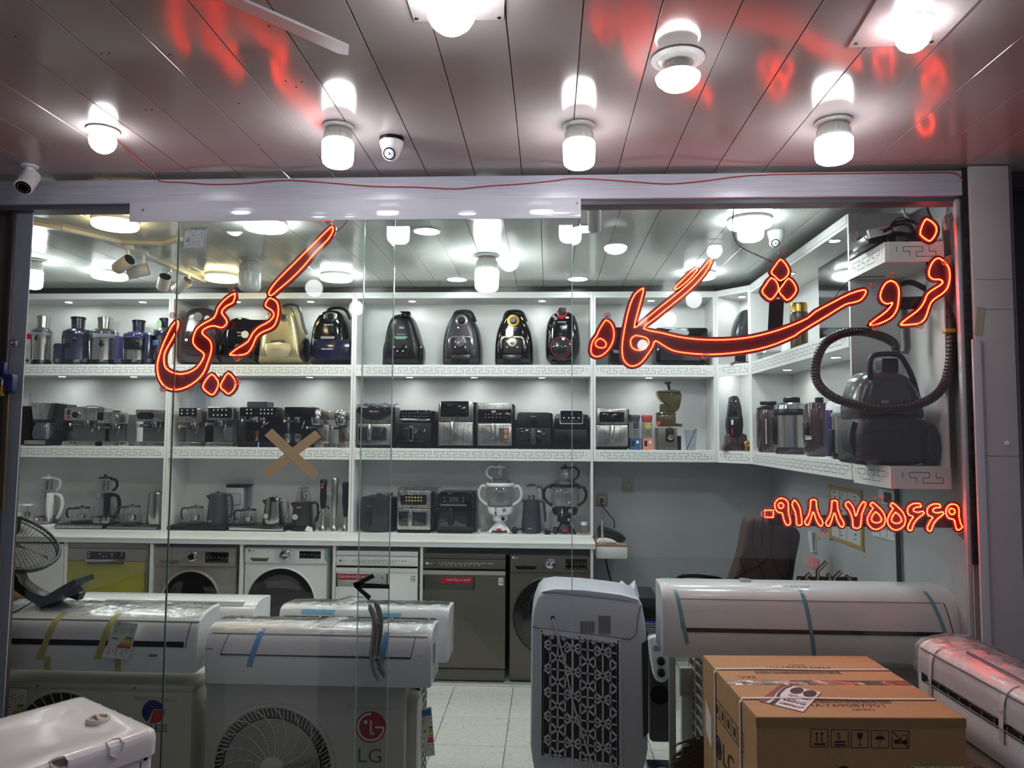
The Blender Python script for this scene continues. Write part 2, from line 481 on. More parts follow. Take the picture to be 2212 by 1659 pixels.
# torn dark gap
n = 40; L = []; R = []
for i in range(n + 1):
    z = 1.28 + (zt - 1.28) * i / n
    L.append((xp1 - .001, z)); R.append((xp1 + .034 + random.uniform(-.006, .006), z))
struct('trim_6', MB().loft([[(a[0], Yp - .010, a[1]), (b[0], Yp - .011, b[1]), (b[0], Yp + .06, b[1]), (a[0], Yp + .06, a[1])] for a, b in zip(L, R)]), M('torn_dark_mortar', (38, 34, 34), 0.9, noise=0.7, nscale=30, bump=1.0, bscale=60))
# lower white strip, tape, foil
fo2 = Fr(Yp - .066, cx=2120, by=900)
struct('trim_7', MB().box(xp1 + .002, xq0 + .016, Yp - .044, Yp - 0.031, 0, atY(2110, 735, Yp).z, 0.003), M('glossy_edge_strip', (196, 192, 196), 0.18))
part('masking_tape', MB().prism(Fr(Yp - .032).P([(2120, 662), (2137, 665), (2128, 724), (2112, 722)]), Yp - .0325, Yp - .0302), M('beige_tape', (168, 160, 134), 0.6), pil)
part('crumpled_foil', MB().prism(Fr(Yp - .07).P([(2067, 460), (2085, 451), (2088, 470), (2083, 488), (2070, 489), (2066, 475)]), Yp - .03, Yp - .012, .004), M('crumpled_foil', (140, 128, 122), 0.35, .4, noise=.3, nscale=40, bump=1, bscale=90), pil)
part('hook', MB().lathe([(.011, 0), (.011, -.004), (.004, -.008)], atY(2175, 958, Yp - .03).x, atY(2175, 958, Yp - .03).z, 20, Yp - .03, 'y'), WHT, pil)
for py in (607, 671, 985):
    z = atY(2150, py, Yp).z
    part('panel_joint', MB().box(xq0 + .01, xq1 - .002, Yp - .0312, Yp - .0295, z, z + .002), M('joint_shadow', (130, 124, 122), .8), pil)
# beyond the pillar
struct('wall_beyond', MB().box(xq1, 3.5, YG + 0.25, YG + 0.35, 0, zt), M('dark_doorway', (26, 25, 27), 0.4, noise=.3, nscale=3))
struct('trim_8', MB().box(xq1, xq1 + .02, Yp - .02, YG + .2, 0, zt, .003), M('grey_jamb', (110, 104, 102), .5))
# left: brown outer door frame, white post, metal edge
struct('wall_outer_left', MB().box(-4.2, atY(0, 800, YG).x - .05, YG - .3, YG - .1, 0, zb0), M('brown_shutter', (66, 58, 60), .35, noise=.25, nscale=5, stretch=(1, 1, 4)))
x0 = atY(20, 800, YG).x; x1 = atY(56, 800, YG).x
struct('trim_9', MB().prism([(q.x, q.z) for q in (atY(a_, b_, YG + .01) for a_, b_ in ((38, 438), (73, 438), (50, 820), (28, 1180), (-3, 1700), (-45, 1700), (-12, 1180), (12, 820)))], YG + .010, YG + .016), M('lilac_white_post', (186, 188, 202), .3, noise=.04, nscale=6))
struct('trim_10', MB().box(x0 - .16, x0 + .02, YG + .03, YG + .07, 0, zb0), M('brown_post', (88, 76, 74), .4, noise=.2, nscale=5, stretch=(3, 1, .6)))
x2 = atY(17, 700, YG - .02).x
struct('trim_11', MB().box(x2 - .006, x2 + .006, YG - .02, YG - .006, 0, zb0, .002), M('steel_edge', (120, 122, 128), .3, .8))
# ---------------------------------------------------------------- glass
PANE = clearmat('shop_glass', (249, 251, 250), 1.5, 0.0, 1.0)
EDG = M('glass_edge', (176, 200, 196), .12, coat=.5)
EDD = M('glass_edge_dark', (62, 78, 78), .15)
def pane(name, pxa, pxb, y, ea, eb, ztop=None):
    xa = atY(pxa, 900, y).x; xb = atY(pxb, 900, y).x; zt2 = ztop or zb0 - .005
    o = struct(name, MB().box(xa, xb, y, y + .008, 0.01, zt2), PANE)
    for e, x in ((ea, xa), (eb, xb)):
        if e: part('glass_edge', MB().box(x - .0017, x + .0017, y - .0006, y + .0086, 0.01, zt2 - .02), e, o)
    return o
pane('window_1', 18, 372, YG, None, EDD)
pane('window_2', 372.5, 846, YG + .018, EDG, EDG)
pane('door_1', 780, 1235.8, YG - .016, EDG, EDG)
pane('window_3', 1236, 2078, YG + .004, None, None)
# ---------------------------------------------------------------- cabinets
KEY = M('key_pattern_line', (92, 96, 96), .6)
def meander(mb, u0, u1, zb, zt_, plane, per=0.098, lw=0.0026, off=0.0):
    """plane(u, z) -> point; the interlocking T line cut in a fascia"""
    h = zt_ - zb; T, Mi, B = zt_ - .26 * h, zt_ - .5 * h, zt_ - .74 * h
    unit = [(0, T), (.746, T), (.746, Mi), (.5, Mi), (.5, B), (1.25, B), (1.25, Mi), (1, Mi)]
    pts = []
    n = int((u1 - u0) / per) + 2
    for i in range(n):
        for a, z in unit: pts.append((u0 + (i + a - .6 + off) * per, z))
    for (a, z), (b, w) in zip(pts, pts[1:]):
        if max(a, b) > u1 - .004 or min(a, b) < u0 + .004: continue
        if abs(a - b) < 1e-6: q = [(a - lw / 2, min(z, w) - lw / 2), (a + lw / 2, min(z, w) - lw / 2), (a + lw / 2, max(z, w) + lw / 2), (a - lw / 2, max(z, w) + lw / 2)]
        else: q = [(min(a, b) - lw / 2, z - lw / 2), (max(a, b) + lw / 2, z - lw / 2), (max(a, b) + lw / 2, z + lw / 2), (min(a, b) - lw / 2, z + lw / 2)]
        mb.add([plane(*c) for c in q], [(0, 1, 2, 3)])
    return mb
fu = Fr(YU, cx=800, by=930)
zS1t, zS1b = fu.z(787), fu.z(812)
zS2t, zS2b = fu.z(968), fu.z(993)
zCT = fu.z(1151) ; zTop = fu.z(628)
vx = [fu.x(-60), fu.x(360.5), fu.x(761), fu.x(1281.5), fu.x(1549)]
pt = 0.019
SPM = M('spot_lens', (248, 250, 249), .4, emit=SPOT)
SPR = M('spot_rim', (200, 202, 204), .3, .3)
def spot(parent, x, y, z, r=.026, name='downlight'):
    s = part(name, MB().lathe([(r * 1.35, 0), (r * 1.35, -.004), (r * 1.05, -.006), (r, -.001)], x, y, 20, z), SPR, parent)
    part('lens', MB().lathe([(r, 0), (r, -.005), (r * .6, -.006)], x, y, 20, z), SPM, s)
BAYN = ['juicer bay', 'cleaner and espresso bay', 'air fryer bay', 'oven bay']
spx = [[(115, 633), (280, 634)], [(490, 638), (654, 640)], [(880, 637), (1170, 637)], [(1413, 640)]]
sp1 = [[(108, 812), (266, 814)], [(480, 815), (655, 815)], [(877, 816), (1020, 817), (1170, 817)], [(1407, 817)]]
BAYL = ['leftmost white wall cabinet with greek key edges, holding juicers above coffee makers',
        'white wall cabinet with greek key shelf edges holding vacuum cleaners above espresso machines',
        'white wall cabinet with greek key edges holding black vacuum cleaners above air fryers',
        'white two shelf wall cabinet with black ovens and a slow juicer, over bare wall']
for i in range(4):
    xa, xb = vx[i] + .001, vx[i + 1] - .001
    zlow = zCT if i < 3 else zS2b
    cab = thing('display_cabinet', BAYL[i], 'cabinet', ((xa + xb) / 2, YU, zlow), 'white wall cabinets along the back')
    for xs in (xa, xb - pt):
        part('side_panel', MB().box(xs, xs + pt, YU, YB, zlow, zTop, .001, 1), LAM, cab)
    part('back_panel', MB().box(xa + pt, xb - pt, YB - .012, YB, zlow, zTop), LAM, cab)
    tp = part('top_panel', MB().box(xa + pt, xb - pt, YU + .001, YB - .012, fu.z(641), fu.z(641) + pt), LAM, cab)
    part('top_rail', MB().box(xa + pt, xb - pt, YU, YU + .016, fu.z(636), zTop, .001, 1), LAM, cab)
    for px, py in spx[i]: spot(tp, fu.x(px), YU + .12, fu.z(641))
    for zt_, zb_, k in ((zS1t, zS1b, 0), (zS2t, zS2b, 1)):
        sh = part('shelf', MB().box(xa + pt, xb - pt, YU + .001, YB - .012, zt_ - .022, zt_), LAM, cab)
        part('soffit', MB().box(xa + pt, xb - pt, YU + .016, YB - .012, zb_ + .004, zb_ + .016), LAM, sh)
        fa = part('shelf_edge', MB().box(xa + pt, xb - pt, YU - .004, YU + .014, zb_, zt_ - .0005, .0015, 1), LAM, sh)
        part('key_pattern', meander(MB(), xa + pt, xb - pt, zb_, zt_, lambda u, z: (u, YU - .0046, z), .0985), KEY, sh, kind='stuff', smooth=0)
        if k == 0:
            for px, py in sp1[i]: spot(sh, fu.x(px), YU + .12, zb_ + .004)
    if i < 3:
        part('bottom_panel', MB().box(xa + pt, xb - pt, YU + .001, YB - .012, zCT, zCT + .006), LAM, cab)
# black gap strip over the cabinets
struct('trim_12', MB().box(-4.9, vx[4], YU + .03, YB, zTop + .001, ZC - .001), M('dark_gap', (34, 36, 36), .3))
# corner cabinet (diagonal)
A = Vector((vx[4], YU)); B = Vector((XR, atX(1622, 800, XR).y))
dv = (B - A); Ld = dv.length; dv.normalize(); nv = Vector((dv.y, -dv.x))
if nv.y > 0: nv = -nv
def dg(u, w, z): q = A + dv * u - nv * w; return (q.x, q.y, z)
cc = thing('corner_cabinet', 'narrow angled white corner cabinet joining the back and right shelves', 'cabinet', (A.x, A.y, zS2b))
def dbox(u0, u1, w0, w1, z0, z1):
    m_ = MB(); vs = [dg(u, w, z) for u in (u0, u1) for w in (w0, w1) for z in (z0, z1)]
    return m_.add(vs, [(0, 1, 3, 2), (4, 6, 7, 5), (0, 4, 5, 1), (2, 3, 7, 6), (0, 2, 6, 4), (1, 5, 7, 3)])
for u in (0, Ld - pt): part('side_panel', dbox(u, u + pt, 0, .28, zS2b, zTop), LAM, cc)
part('back_panel', dbox(.01, Ld - .01, .28, .30, zS2b, zTop), LAM, cc)
part('top_panel', dbox(pt, Ld - pt, .002, .28, fu.z(641), zTop), LAM, cc)
for zt_, zb_ in ((zS1t, zS1b), (zS2t, zS2b)):
    sh = part('shelf', dbox(pt, Ld - pt, .002, .28, zt_ - .02, zt_), LAM, cc)
    part('shelf_edge', dbox(pt, Ld - pt, -.003, .012, zb_, zt_ - .001), LAM, sh)
    part('key_pattern', meander(MB(), pt, Ld - pt, zb_, zt_, lambda u, z: dg(u, -.0036, z), .0985), KEY, sh, kind='stuff', smooth=0)
q = dg(Ld / 2, .12, 0); spot(cc, q[0], q[1], fu.z(641))
q = dg(Ld / 2, .10, 0); spot(cc, q[0], q[1], zS1t - .02)
# right-hand cabinet (runs toward the glass) and its open end
yA = B.y; yM = atX(1839, 750, XR).y; yE = YG + .06; XB = XW - .012
rc = thing('right_cabinet', 'white right wall shelf cabinet with cookers below and a television above', 'cabinet', (XR, yM, zS2b))
part('side_panel', MB().box(XR, XB, yA - pt, yA, zS2b, zTop), LAM, rc)
part('side_panel', MB().box(XR, XB, yM, yM + pt, zS2b, zTop, .001, 1), LAM, rc)
part('back_panel', MB().box(XB, XB + .01, yM + pt, yA, zS2b, zTop), LAM, rc)
tp = part('top_panel', MB().box(XR + .002, XB, yM + pt, yA - pt, fu.z(645), fu.z(645) + pt), LAM, rc)
part('top_rail', MB().box(XR - .002, XR + .014, yM + pt, yA - pt, fu.z(640), zTop), LAM, rc)
for px, py in ((1803, 519), (1706, 590)):
    q = atZ(px, py, fu.z(645)); spot(tp, min(q.x, XR + .2), q.y, fu.z(645))
for zt_, zb_, k in ((zS1t, zS1b, 0), (zS2t, zS2b, 1)):
    sh = part('shelf', MB().box(XR + .002, XB, yM + pt, yA - pt, zt_ - .02, zt_), LAM, rc)
    part('soffit', MB().box(XR + .014, XB, yM + pt, yA - pt, zb_ + .004, zb_ + .016), LAM, sh)
    part('shelf_edge', MB().box(XR - .004, XR + .014, yM + pt, yA - pt, zb_, zt_ - .001), LAM, sh)
    part('key_pattern', meander(MB(), yM + pt, yA - pt, zb_, zt_, lambda u, z: (XR - .0046, u, z), .0985), KEY, sh, kind='stuff', smooth=0)
    if k == 0:
        for px, py in ((1805, 772), (1705, 799)):
            q = atZ(px, py, zb_); spot(sh, XR + .13, q.y, zb_ + .004)
ec = thing('end_shelf_unit', 'open white shelf end on the right, carrying the large dark vacuum cleaner', 'shelf', (XR, yE, zS2b))
fe = Fr(yE, cx=1980, by=930)
xe1 = atY(2054, 1030, yE).x
for k, (pt_, pb_, pxa) in enumerate(((515, 560, 1912), (1009, 1057, 1924))):
    za, zb_ = fe.z(pt_), fe.z(pb_)
    if k == 1: za, zb_ = zS2t - .005, zS2t - .005 - (fe.z(1009) - fe.z(1057))
    sh = part('shelf', MB().box(XR + .002, xe1, yE + .004, yM, zb_ + .004, za), LAM, ec)
    part('shelf_edge', MB().box(XR - .003, XR + .012, yE, yM, zb_, za - .001), LAM, sh)
    part('shelf_edge', MB().box(XR + .012, xe1, yE - .003, yE + .012, zb_, za - .001), LAM, sh)
    mb = meander(MB(), yE + .01, yM, zb_, za, lambda u, z: (XR - .0036, u, z), .105, .003)
    meander(mb, XR + .03, xe1 - .03, zb_, za, lambda u, z: (u, yE - .0036, z), .112, .003)
    part('key_pattern', mb, KEY, sh, kind='stuff', smooth=0)
    if k == 0: zE1 = za
    else: zE2 = za
part('back_panel', MB().box(xe1, xe1 + .006, yE + .012, yM, zE2, fe.z(470)), LAM, ec)
part('side_panel', MB().box(XR + .02, xe1, yM - .012, yM - .001, zE1, fe.z(468)), LAM, ec)
# ================================================================= LAMPS
BM = M('lit_bulb', (250, 250, 255), .4, emit=BULB)
BBD = M('bulb_housing', (176, 176, 170), .4, noise=.05)
BMI = M('lit_bulb_indoors', (250, 255, 252), .4, emit=BULBI)
BUN = M('unlit_bulb', (196, 202, 200), .25, alpha=.92)
DM = M('lit_disc', (246, 252, 251), .4, emit=DISC)
DW = M('warm_lit_disc', (255, 226, 160), .4, emit=WARM)
RIM = M('lamp_rim', (214, 216, 214), .3)
def t_lamp(label, px, pyr, hw, ytop, ybody, ybot, lit=True, pos=None):
    """big T lamp hanging from a ceiling rose: px column of the axis, pyr row of the ceiling rose"""
    c = atZ(px, pyr, ZC); k = (c.y) / FPX * .98
    if pos: c = pos
    r = hw * k; h1 = (ybody - ytop) * k; h2 = (ybot - ytop) * k
    t = thing('led_bulb', label, 'light bulb', (c.x, c.y, ZC), 'bulbs hanging from the ceiling')
    part('ceiling_rose', MB().lathe([(r * .95, 0), (r * 1.0, -.006), (r * .8, -.016), (r * .62, -.02)], c.x, c.y, 32, ZC), BBD, t)
    mb = MB(); n = 40; rings = []
    for q, (rf, z) in enumerate(((.55, -.012), (.72, -h1 * .25), (.9, -h1 * .5), (.95, -h1))):
        rings.append([(c.x + r * rf * (1 if j % 2 else .955) * math.cos(2 * PI * j / n), c.y + r * rf * (1 if j % 2 else .955) * math.sin(2 * PI * j / n), ZC + z) for j in range(n)])
    mb.loft(rings); part('housing', mb, BBD, t, smooth=20)
    H = h2 - h1
    pr = [(r * .9, -h1 + .003), (r, -h1 - .006), (r, -h1 - H * .35), (r * .985, -h1 - H * .7), (r * .92, -h1 - H * .86), (r * .75, -h1 - H * .95), (r * .4, -h2), (0, -h2)]
    part('diffuser', MB().lathe(pr, c.x, c.y, 32, ZC), (BMI if pyr > 400 else BM) if lit else BUN, t)
    return t
def globe(label, px, pyr, pcx, pcy, hw, disc=False, plate=None, k0=None):
    c = atZ(px, pyr, ZC); k = k0 or c.y / FPX
    r = hw * k
    t = thing('led_bulb', label, 'light bulb', (c.x, c.y, ZC), 'bulbs hanging from the ceiling')
    part('ceiling_rose', MB().lathe([(r * 1.15, 0), (r * 1.2, -.006), (r * .95, -.012), (r * .9, -.008), (r * .7, -.018), (r * .5, -.016)], c.x, c.y, 32, ZC), BBD, t)
    zc_ = atY(pcx, pcy, c.y).z
    zc_ = min(zc_, ZC - r * .9)
    if disc:
        part('neck', MB().lathe([(r * .5, 0), (r * .45, zc_ - ZC + r * .45), (r * .93, zc_ - ZC + r * .08)], c.x, c.y, 28, ZC), BBD, t)
        part('diffuser', MB().lathe([(r * .9, r * .1), (r, 0), (r * .93, -r * .2), (r * .7, -r * .42), (r * .35, -r * .54), (0, -r * .57)], c.x, c.y, 32, zc_), BM, t)
    else:
        part('neck', MB().lathe([(r * .55, 0), (r * .6, zc_ - ZC + r * .6), (r * .85, zc_ - ZC + r * .35)], c.x, c.y, 28, ZC), BBD, t)
        pr = [(r * math.cos(a), r * math.sin(a)) for a in [math.radians(q) for q in (35, 20, 0, -20, -40, -60, -75, -90)]]
        part('diffuser', MB().lathe(pr, c.x, c.y, 32, zc_), BM, t)
    return t
globe('small lit globe bulb on the ceiling at the left, the orange wire starting beside it', 223, 280, 217, 303, 29)
t_lamp('large lit T bulb hanging left of the white dome camera under the outer ceiling', 731, 272, 36, 275, 312, 371)
t_lamp('large lit T bulb hanging mid ceiling, right of the outer dome camera', 1251, 270, 36, 272, 312, 371)
t_lamp('large lit T bulb hanging near the right end of the outer ceiling', 1800, 262, 40, 268, 308, 362)
globe('lit mushroom shaped bulb under the ceiling, between the centre and right T bulbs', 1464, 125, 1467, 160, 49, disc=True)
globe('lit globe bulb on the square ceiling plate at upper right', 1972, 45, 1963, 72, 36)
globe('very large lit bulb cut off by the top edge of the photo', 975, -28, 975, 10, 57)
PLT = M('ceiling_plate', (178, 170, 168), .2, noise=.05)
def plate(pts, lab):
    P = [atZ(x, y, ZC - .001) for x, y in pts]
    o = single('ceiling_plate', MB().loft([[(p.x, p.y, ZC - .001) for p in P], [(p.x, p.y, ZC - .005) for p in P]]), PLT, lab, 'plate')
    return P, o
for pts, lab, scr in (([(1832, 100), (1893, 0), (1915, -40), (2150, -40), (2108, 5), (2022, 95)], 'square white ceiling plate around the upper right globe bulb', [(1850, 94), (2012, 90)]),
                 ([(895, 44), (880, -2), (872, -60), (1092, -60), (1090, -2), (1088, 40)], 'thin ceiling plate around the very large bulb at the top edge', [(900, 40), (1078, 38)])):
    P, o = plate(pts, lab)
    for x, y in scr:
        q = atZ(x, y, ZC - .005); part('screw', MB().lathe([(.006, 0), (.005, -.002)], q.x, q.y, 10, ZC - .005), BLK, o)
P = [atZ(x, y, ZC) for x, y in ((470, -8), (505, -14), (754, 96), (752, 114), (730, 110))]
single('cable_trunking', MB().loft([[(p.x, p.y, ZC) for p in P], [(p.x, p.y, ZC - .008) for p in P]]), M('white_trunking', (190, 184, 184), .35), 'white cable trunking strip running across the outer ceiling at upper left', 'trunking')
for px, py in ((34, 79), (219, 116), (236, 115), (367, 118), (315, 238), (328, 237), (516, 223), (617, 175), (640, 188), (652, 177), (581, 56), (560, 312)):
    q = atZ(px, py, ZC); part('screw_hole', MB().lathe([(.004, 0), (.003, -.0012)], q.x, q.y, 8, ZC), INK, ceil)

# cameras
def dome_cam(label, px, py, r, k, look=(0, -1), dark=True):
    c = atZ(px, py, ZC); r = r * c.y / FPX
    t = thing('security_camera', label, 'camera', (c.x, c.y, ZC))
    part('base_ring', MB().lathe([(r, 0), (r * 1.02, -.012), (r * .95, -.016)], c.x, c.y, 28, ZC), BLK if dark else WHT, t)
    part('shell', MB().lathe([(r * .98, -.012), (r * .98, -r * .5), (r * .8, -r * 1.0), (r * .66, -r * 1.4), (r * .5, -r * 1.7), (r * .2, -r * 1.9)], c.x, c.y, 28, ZC), WHT, t)
    ec_ = (c.x + look[0] * r * .35, c.y + look[1] * r * .35, ZC - r * 1.35)
    m_ = MB().lathe([(r * .0, -r * .6), (r * .35, -r * .55), (r * .6, -r * .4), (r * .62, 0)], ec_[0], ec_[2], 24, ec_[1], 'y')
    m_.rot(ec_, math.radians(28), 'X')
    e = part('eyeball', m_, WHT, t)
    m_ = MB().lathe([(r * .5, -r * .52), (r * .5, -r * .40)], ec_[0], ec_[2], 24, ec_[1], 'y').rot(ec_, math.radians(28), 'X')
    part('lens_face', m_, GBK, t)
    m_ = MB()
    for j in range(14):
        a = 2 * PI * j / 14; m_.sphere((ec_[0] + r * .38 * math.cos(a), ec_[1] - r * .53, ec_[2] + r * .38 * math.sin(a)), r * .045, 6, 4)
    m_.sphere((ec_[0], ec_[1] - r * .53, ec_[2]), r * .12, 10, 6)
    m_.rot(ec_, math.radians(28), 'X'); part('infrared_diodes', m_, GRY, t, kind='stuff')
dome_cam('white dome security camera with a ring of diodes under the outer ceiling', 846, 299, 27, 1)
dome_cam('white dome security camera under the inner ceiling, above the phone sign side', 1676, 500, 18, 1, (-.8, -.6), False)
def bullet(label, px, py, k, ax, L, r, dark=True):
    c = atZ(px, py, ZC); k = c.y / FPX
    t = thing('security_camera', label, 'camera', (c.x, c.y, ZC))
    part('mount', MB().lathe([(.035, 0), (.035, -.006), (.014, -.01), (.012, -.06)], c.x, c.y, 20, ZC), WHT, t)
    e = Vector((c.x, c.y, ZC - .06)); d = Vector(ax).normalized()
    m_ = MB().tube([e - d * L * .35, e - d * L * .3, e + d * L * .6, e + d * L * .62], r, 20, rs=[r * .7, r, r, r * .9]); part('barrel', m_, WHT, t)
    part('lens_face', MB().tube([e + d * L * .6, e + d * L * .64], r * .82, 20), GBK if dark else WHT, t)
    m_ = MB(); u = d.orthogonal().normalized(); w = d.cross(u)
    if dark:
        for j in range(12):
            a = 2 * PI * j / 12; m_.sphere(tuple(e + d * L * .64 + (u * math.cos(a) + w * math.sin(a)) * r * .6), r * .08, 6, 4)
        part('infrared_diodes', m_, GRY, t, kind='stuff')
        part('sun_hood', MB().tube([e - d * L * .2, e + d * L * .72], r * 1.08, 20, cap=False), WHT, t) if False else None
bullet('beige bullet security camera above the header beam at far left', 64, 358, 1, (.12, -.55, -.62), .11, .036)
# inner white camera (seen through the glass, aimed away)
bullet('white bullet camera just inside the glass above the centre, seen from behind', 1284, 440, 1, (.05, .55, -.75), .13, .034, False)

# discs inside
def disc_lamp(label, px, py, hw, warm=False):
    c = atZ(px, py, ZC - .04); r = hw * c.y / FPX
    t = thing('ceiling_lamp', label, 'ceiling lamp', (c.x, c.y, ZC), 'round surface lamps on the inner ceiling')
    part('rim', MB().lathe([(r * .99, 0), (r * 1.0, -.012), (r * .97, -.018)], c.x, c.y, 40, ZC), RIM, t)
    part('diffuser', MB().lathe([(r * .96, -.015), (r * .99, -.022), (r * .99, -.036), (r * .94, -.044), (r * .6, -.048), (0, -.048)], c.x, c.y, 40, ZC), DW if warm else DM, t)
disc_lamp('warm yellow round ceiling lamp nearest the glass at left', 249, 490, 49, True)
disc_lamp('large white round ceiling lamp above the left sign, behind the note', 573, 494, 47)
disc_lamp('warm yellow round ceiling lamp beside the unlit bulb', 479, 605, 36, True)
disc_lamp('white round ceiling lamp behind the track spotlights', 237, 600, 37)
disc_lamp('white round ceiling lamp beneath the long red stroke of the left sign', 727, 604, 35)
disc_lamp('white round ceiling lamp inside near the white dome camera', 1620, 488, 47)
disc_lamp('white round ceiling lamp partly behind the slanted stroke of the right sign', 1512, 600, 33)
def downl(label, px, py, hw):
    c = atZ(px, py, ZC - .004); r = hw * c.y / FPX
    t = thing('recessed_light', label, 'ceiling lamp', (c.x, c.y, ZC), 'flush round lights on the inner ceiling')
    part('rim', MB().lathe([(r * 1.18, 0), (r * 1.18, -.004), (r * 1.0, -.006), (r * .98, -.003)], c.x, c.y, 32, ZC), RIM, t)
    part('diffuser', MB().lathe([(r, -.001), (r, -.005), (r * .5, -.007), (0, -.007)], c.x, c.y, 32, ZC), DM, t)
downl('flush round ceiling light in front and left of the hanging inner bulb', 922, 500, 28)
downl('flush round ceiling light behind and left of the hanging inner bulb', 987, 604, 21)
downl('flush round ceiling light beside the inner bullet camera', 1262, 495, 28)
downl('flush round ceiling light nearest the divider right of the inner bulb', 1248, 603, 21)
t_lamp('lit T bulb hanging in the middle of the inner ceiling above the vacuum cleaners', 1052, 551, 27, 555, 590, 638)
t_lamp('unlit T bulb hanging inside beside the warm ceiling lamp', 541, 560, 25, 566, 596, 641, False)
t_lamp('lit T bulb inside at far left, partly behind the white post', 76, 560, 18, 566, 594, 636)
# track and spotlights
TRK = M('beige_track', (206, 200, 184), .4)
def ceilrun(pts, w, h, z=ZC):
    mb = MB()
    for a, b in zip(pts, pts[1:]):
        a = atZ(*a, z); b = atZ(*b, z); d = (b - a).normalized(); n_ = Vector((-d.y, d.x, 0)) * w / 2
        q = [a + n_, b + n_, b - n_, a - n_]
        mb.loft([[(p.x, p.y, z) for p in q], [(p.x, p.y, z - h) for p in q]])
    return mb
single('cable_trunking', ceilrun([(60, 478), (130, 490), (262, 520), (355, 523), (390, 512)], .035, .02), TRK, 'beige cable trunking bent across the inner ceiling at upper left', 'trunking')
tr = single('light_track', ceilrun([(245, 516), (440, 605)], .036, .022), M('white_track', (198, 196, 190), .4), 'white ceiling track holding four cylinder spotlights', 'track')
def trackspot(label, px, py, pcx, pcy, d, L, r, mouth=1):
    c = atZ(px, py, ZC - .02); t = thing('track_spotlight', label, 'spotlight', (c.x, c.y, ZC - .02), 'spotlights on the ceiling track')
    e = atY(pcx, pcy, c.y); d = Vector(d).normalized(); k = c.y / FPX; L *= k; r *= k
    part('adapter', MB().box(c.x - .03, c.x + .03, c.y - .014, c.y + .014, ZC - .045, ZC - .02, .003), WHT, t)
    part('stem', MB().tube([(c.x, c.y, ZC - .04), (c.x, c.y, e.z + r * .3)], .011, 12), WHT, t)
    a = e - d * L / 2; b = e + d * L / 2
    part('lamp_body', MB().tube([a, a + d * .004, b - d * .004, b], r, 26, rs=[r * .94, r, r, r * .96]), M('spotlight_shell', (196, 192, 186), .35), t)
    q = b if mouth > 0 else a
    part('lamp_mouth', MB().tube([q - d * .002 * mouth, q + d * .0015 * mouth], r * .9, 24), M('dark_lens', (28, 30, 32), .4), t)
trackspot('track spotlight nearest the glass with its dark mouth turned right', 277, 530, 266, 571, (.9, -.35, .42), 44, 14)
trackspot('second track spotlight, turned away behind the first one', 310, 543, 298, 586, (.85, .35, .3), 44, 14)
trackspot('third track spotlight with a round black mouth tilted up', 361, 580, 354, 610, (.45, -.55, .62), 34, 13)
trackspot('fourth track spotlight, farthest along the track by the glass edge', 401, 595, 392, 617, (.75, -.2, .45), 40, 12)

# orange wire along the beam
WR = M('orange_wire', (176, 62, 40), .45)
pts = [atZ(250, 300, ZC - .008), atZ(290, 338, ZC - .006), atZ(330, 372, ZC - .005)]
yb = YG - .066
for px, py in ((345, 391), (400, 394), (450, 398), (520, 397), (600, 390), (660, 391), (800, 402), (900, 404), (985, 408), (1050, 402), (1130, 397), (1200, 390), (1230, 386), (1290, 387), (1400, 395), (1450, 397), (1520, 391), (1620, 379), (1800, 375), (2000, 373), (2062, 374), (2080, 390)):
    q = atY(px, py, yb); pts.append(Vector((q.x, yb, min(q.z, ZC - .004))))
single('electric_wire', MB().tube(sm([tuple(p) for p in pts], 3, False), .0026, 6), WR, 'thin orange wire from the left globe bulb sagging along the header beam', 'wire')

# ================================================================= RED SIGNS
BD = M('led_bead', (255, 54, 24), .4, emit=BEAD)
PNL = M('dark_red_acrylic', (74, 2, 8), .22, coat=.4, noise=.15, nscale=70)
BAR = M('black_red_acrylic', (22, 6, 9), .18, coat=.4)
CUP = clearmat('suction_cup_clear', (225, 215, 215), 1.5, .05, 1.8, opaque=.12)
YS = YG + .055          # face of the lettering, just behind the glass
fs = Fr(YS, cx=1106)
def spx(px, py): q = atY(px, py, YS); return (q.x, q.z)
def cr(off, sc, pts): return [(off[0] + x / sc, off[1] + y / sc) for x, y in pts]
def beads(mb, loop, step, r):
    P = [Vector((x, 0, z)) for x, z in loop]; P.append(P[0]); d = 0; nxt = 0
    for a, b in zip(P, P[1:]):
        L = (b - a).length
        while nxt <= d + L:
            q = a + (b - a) * ((nxt - d) / L if L else 0)
            mb.lathe([(r, 0), (r, -r * 1.0), (r * .55, -r * 1.9), (0.0004, -r * 2.1)], q.x, q.z, 6, YS - .0005, 'y', ang=2 * PI)
            nxt += step
        d += L
def glyph(parent, outer, inners=(), smk=3, grow=.013, step=.0082, r=.0032, bar=None):
    lo = [spx(*p) for p in (sm(outer, smk) if smk > 1 else outer)]
    part('letter_panel', MB().cdt(lo, YS, YS + .008).strip(lo, grow * 2.1, YS + .0002, .0078, True), PNL, parent, smooth=0)
    mb = MB(); beads(mb, lo, step, r)
    for inn in inners: beads(mb, [spx(*p) for p in (sm(inn, smk) if smk > 1 else inn)], step, r)
    part('led_beads', mb, BD, parent, kind='stuff', smooth=0)
def bar(parent, pts): part('joining_strip', MB().prism([spx(*p) for p in pts], YS + .009, YS + .014), BAR, parent)
def cup(parent, px, py, r=.016):
    x, z = spx(px, py)
    part('suction_cup', MB().lathe([(r, YG + .014 - YS), (r * .8, YG + .022 - YS), (r * .3, YG + .03 - YS), (r * .3, 0)], x, z, 18, YS, 'y'), CUP, parent)
    part('cup_screw', MB().lathe([(r * .25, -.006), (r * .25, .004)], x, z, 10, YS, 'y'), CHR, parent)
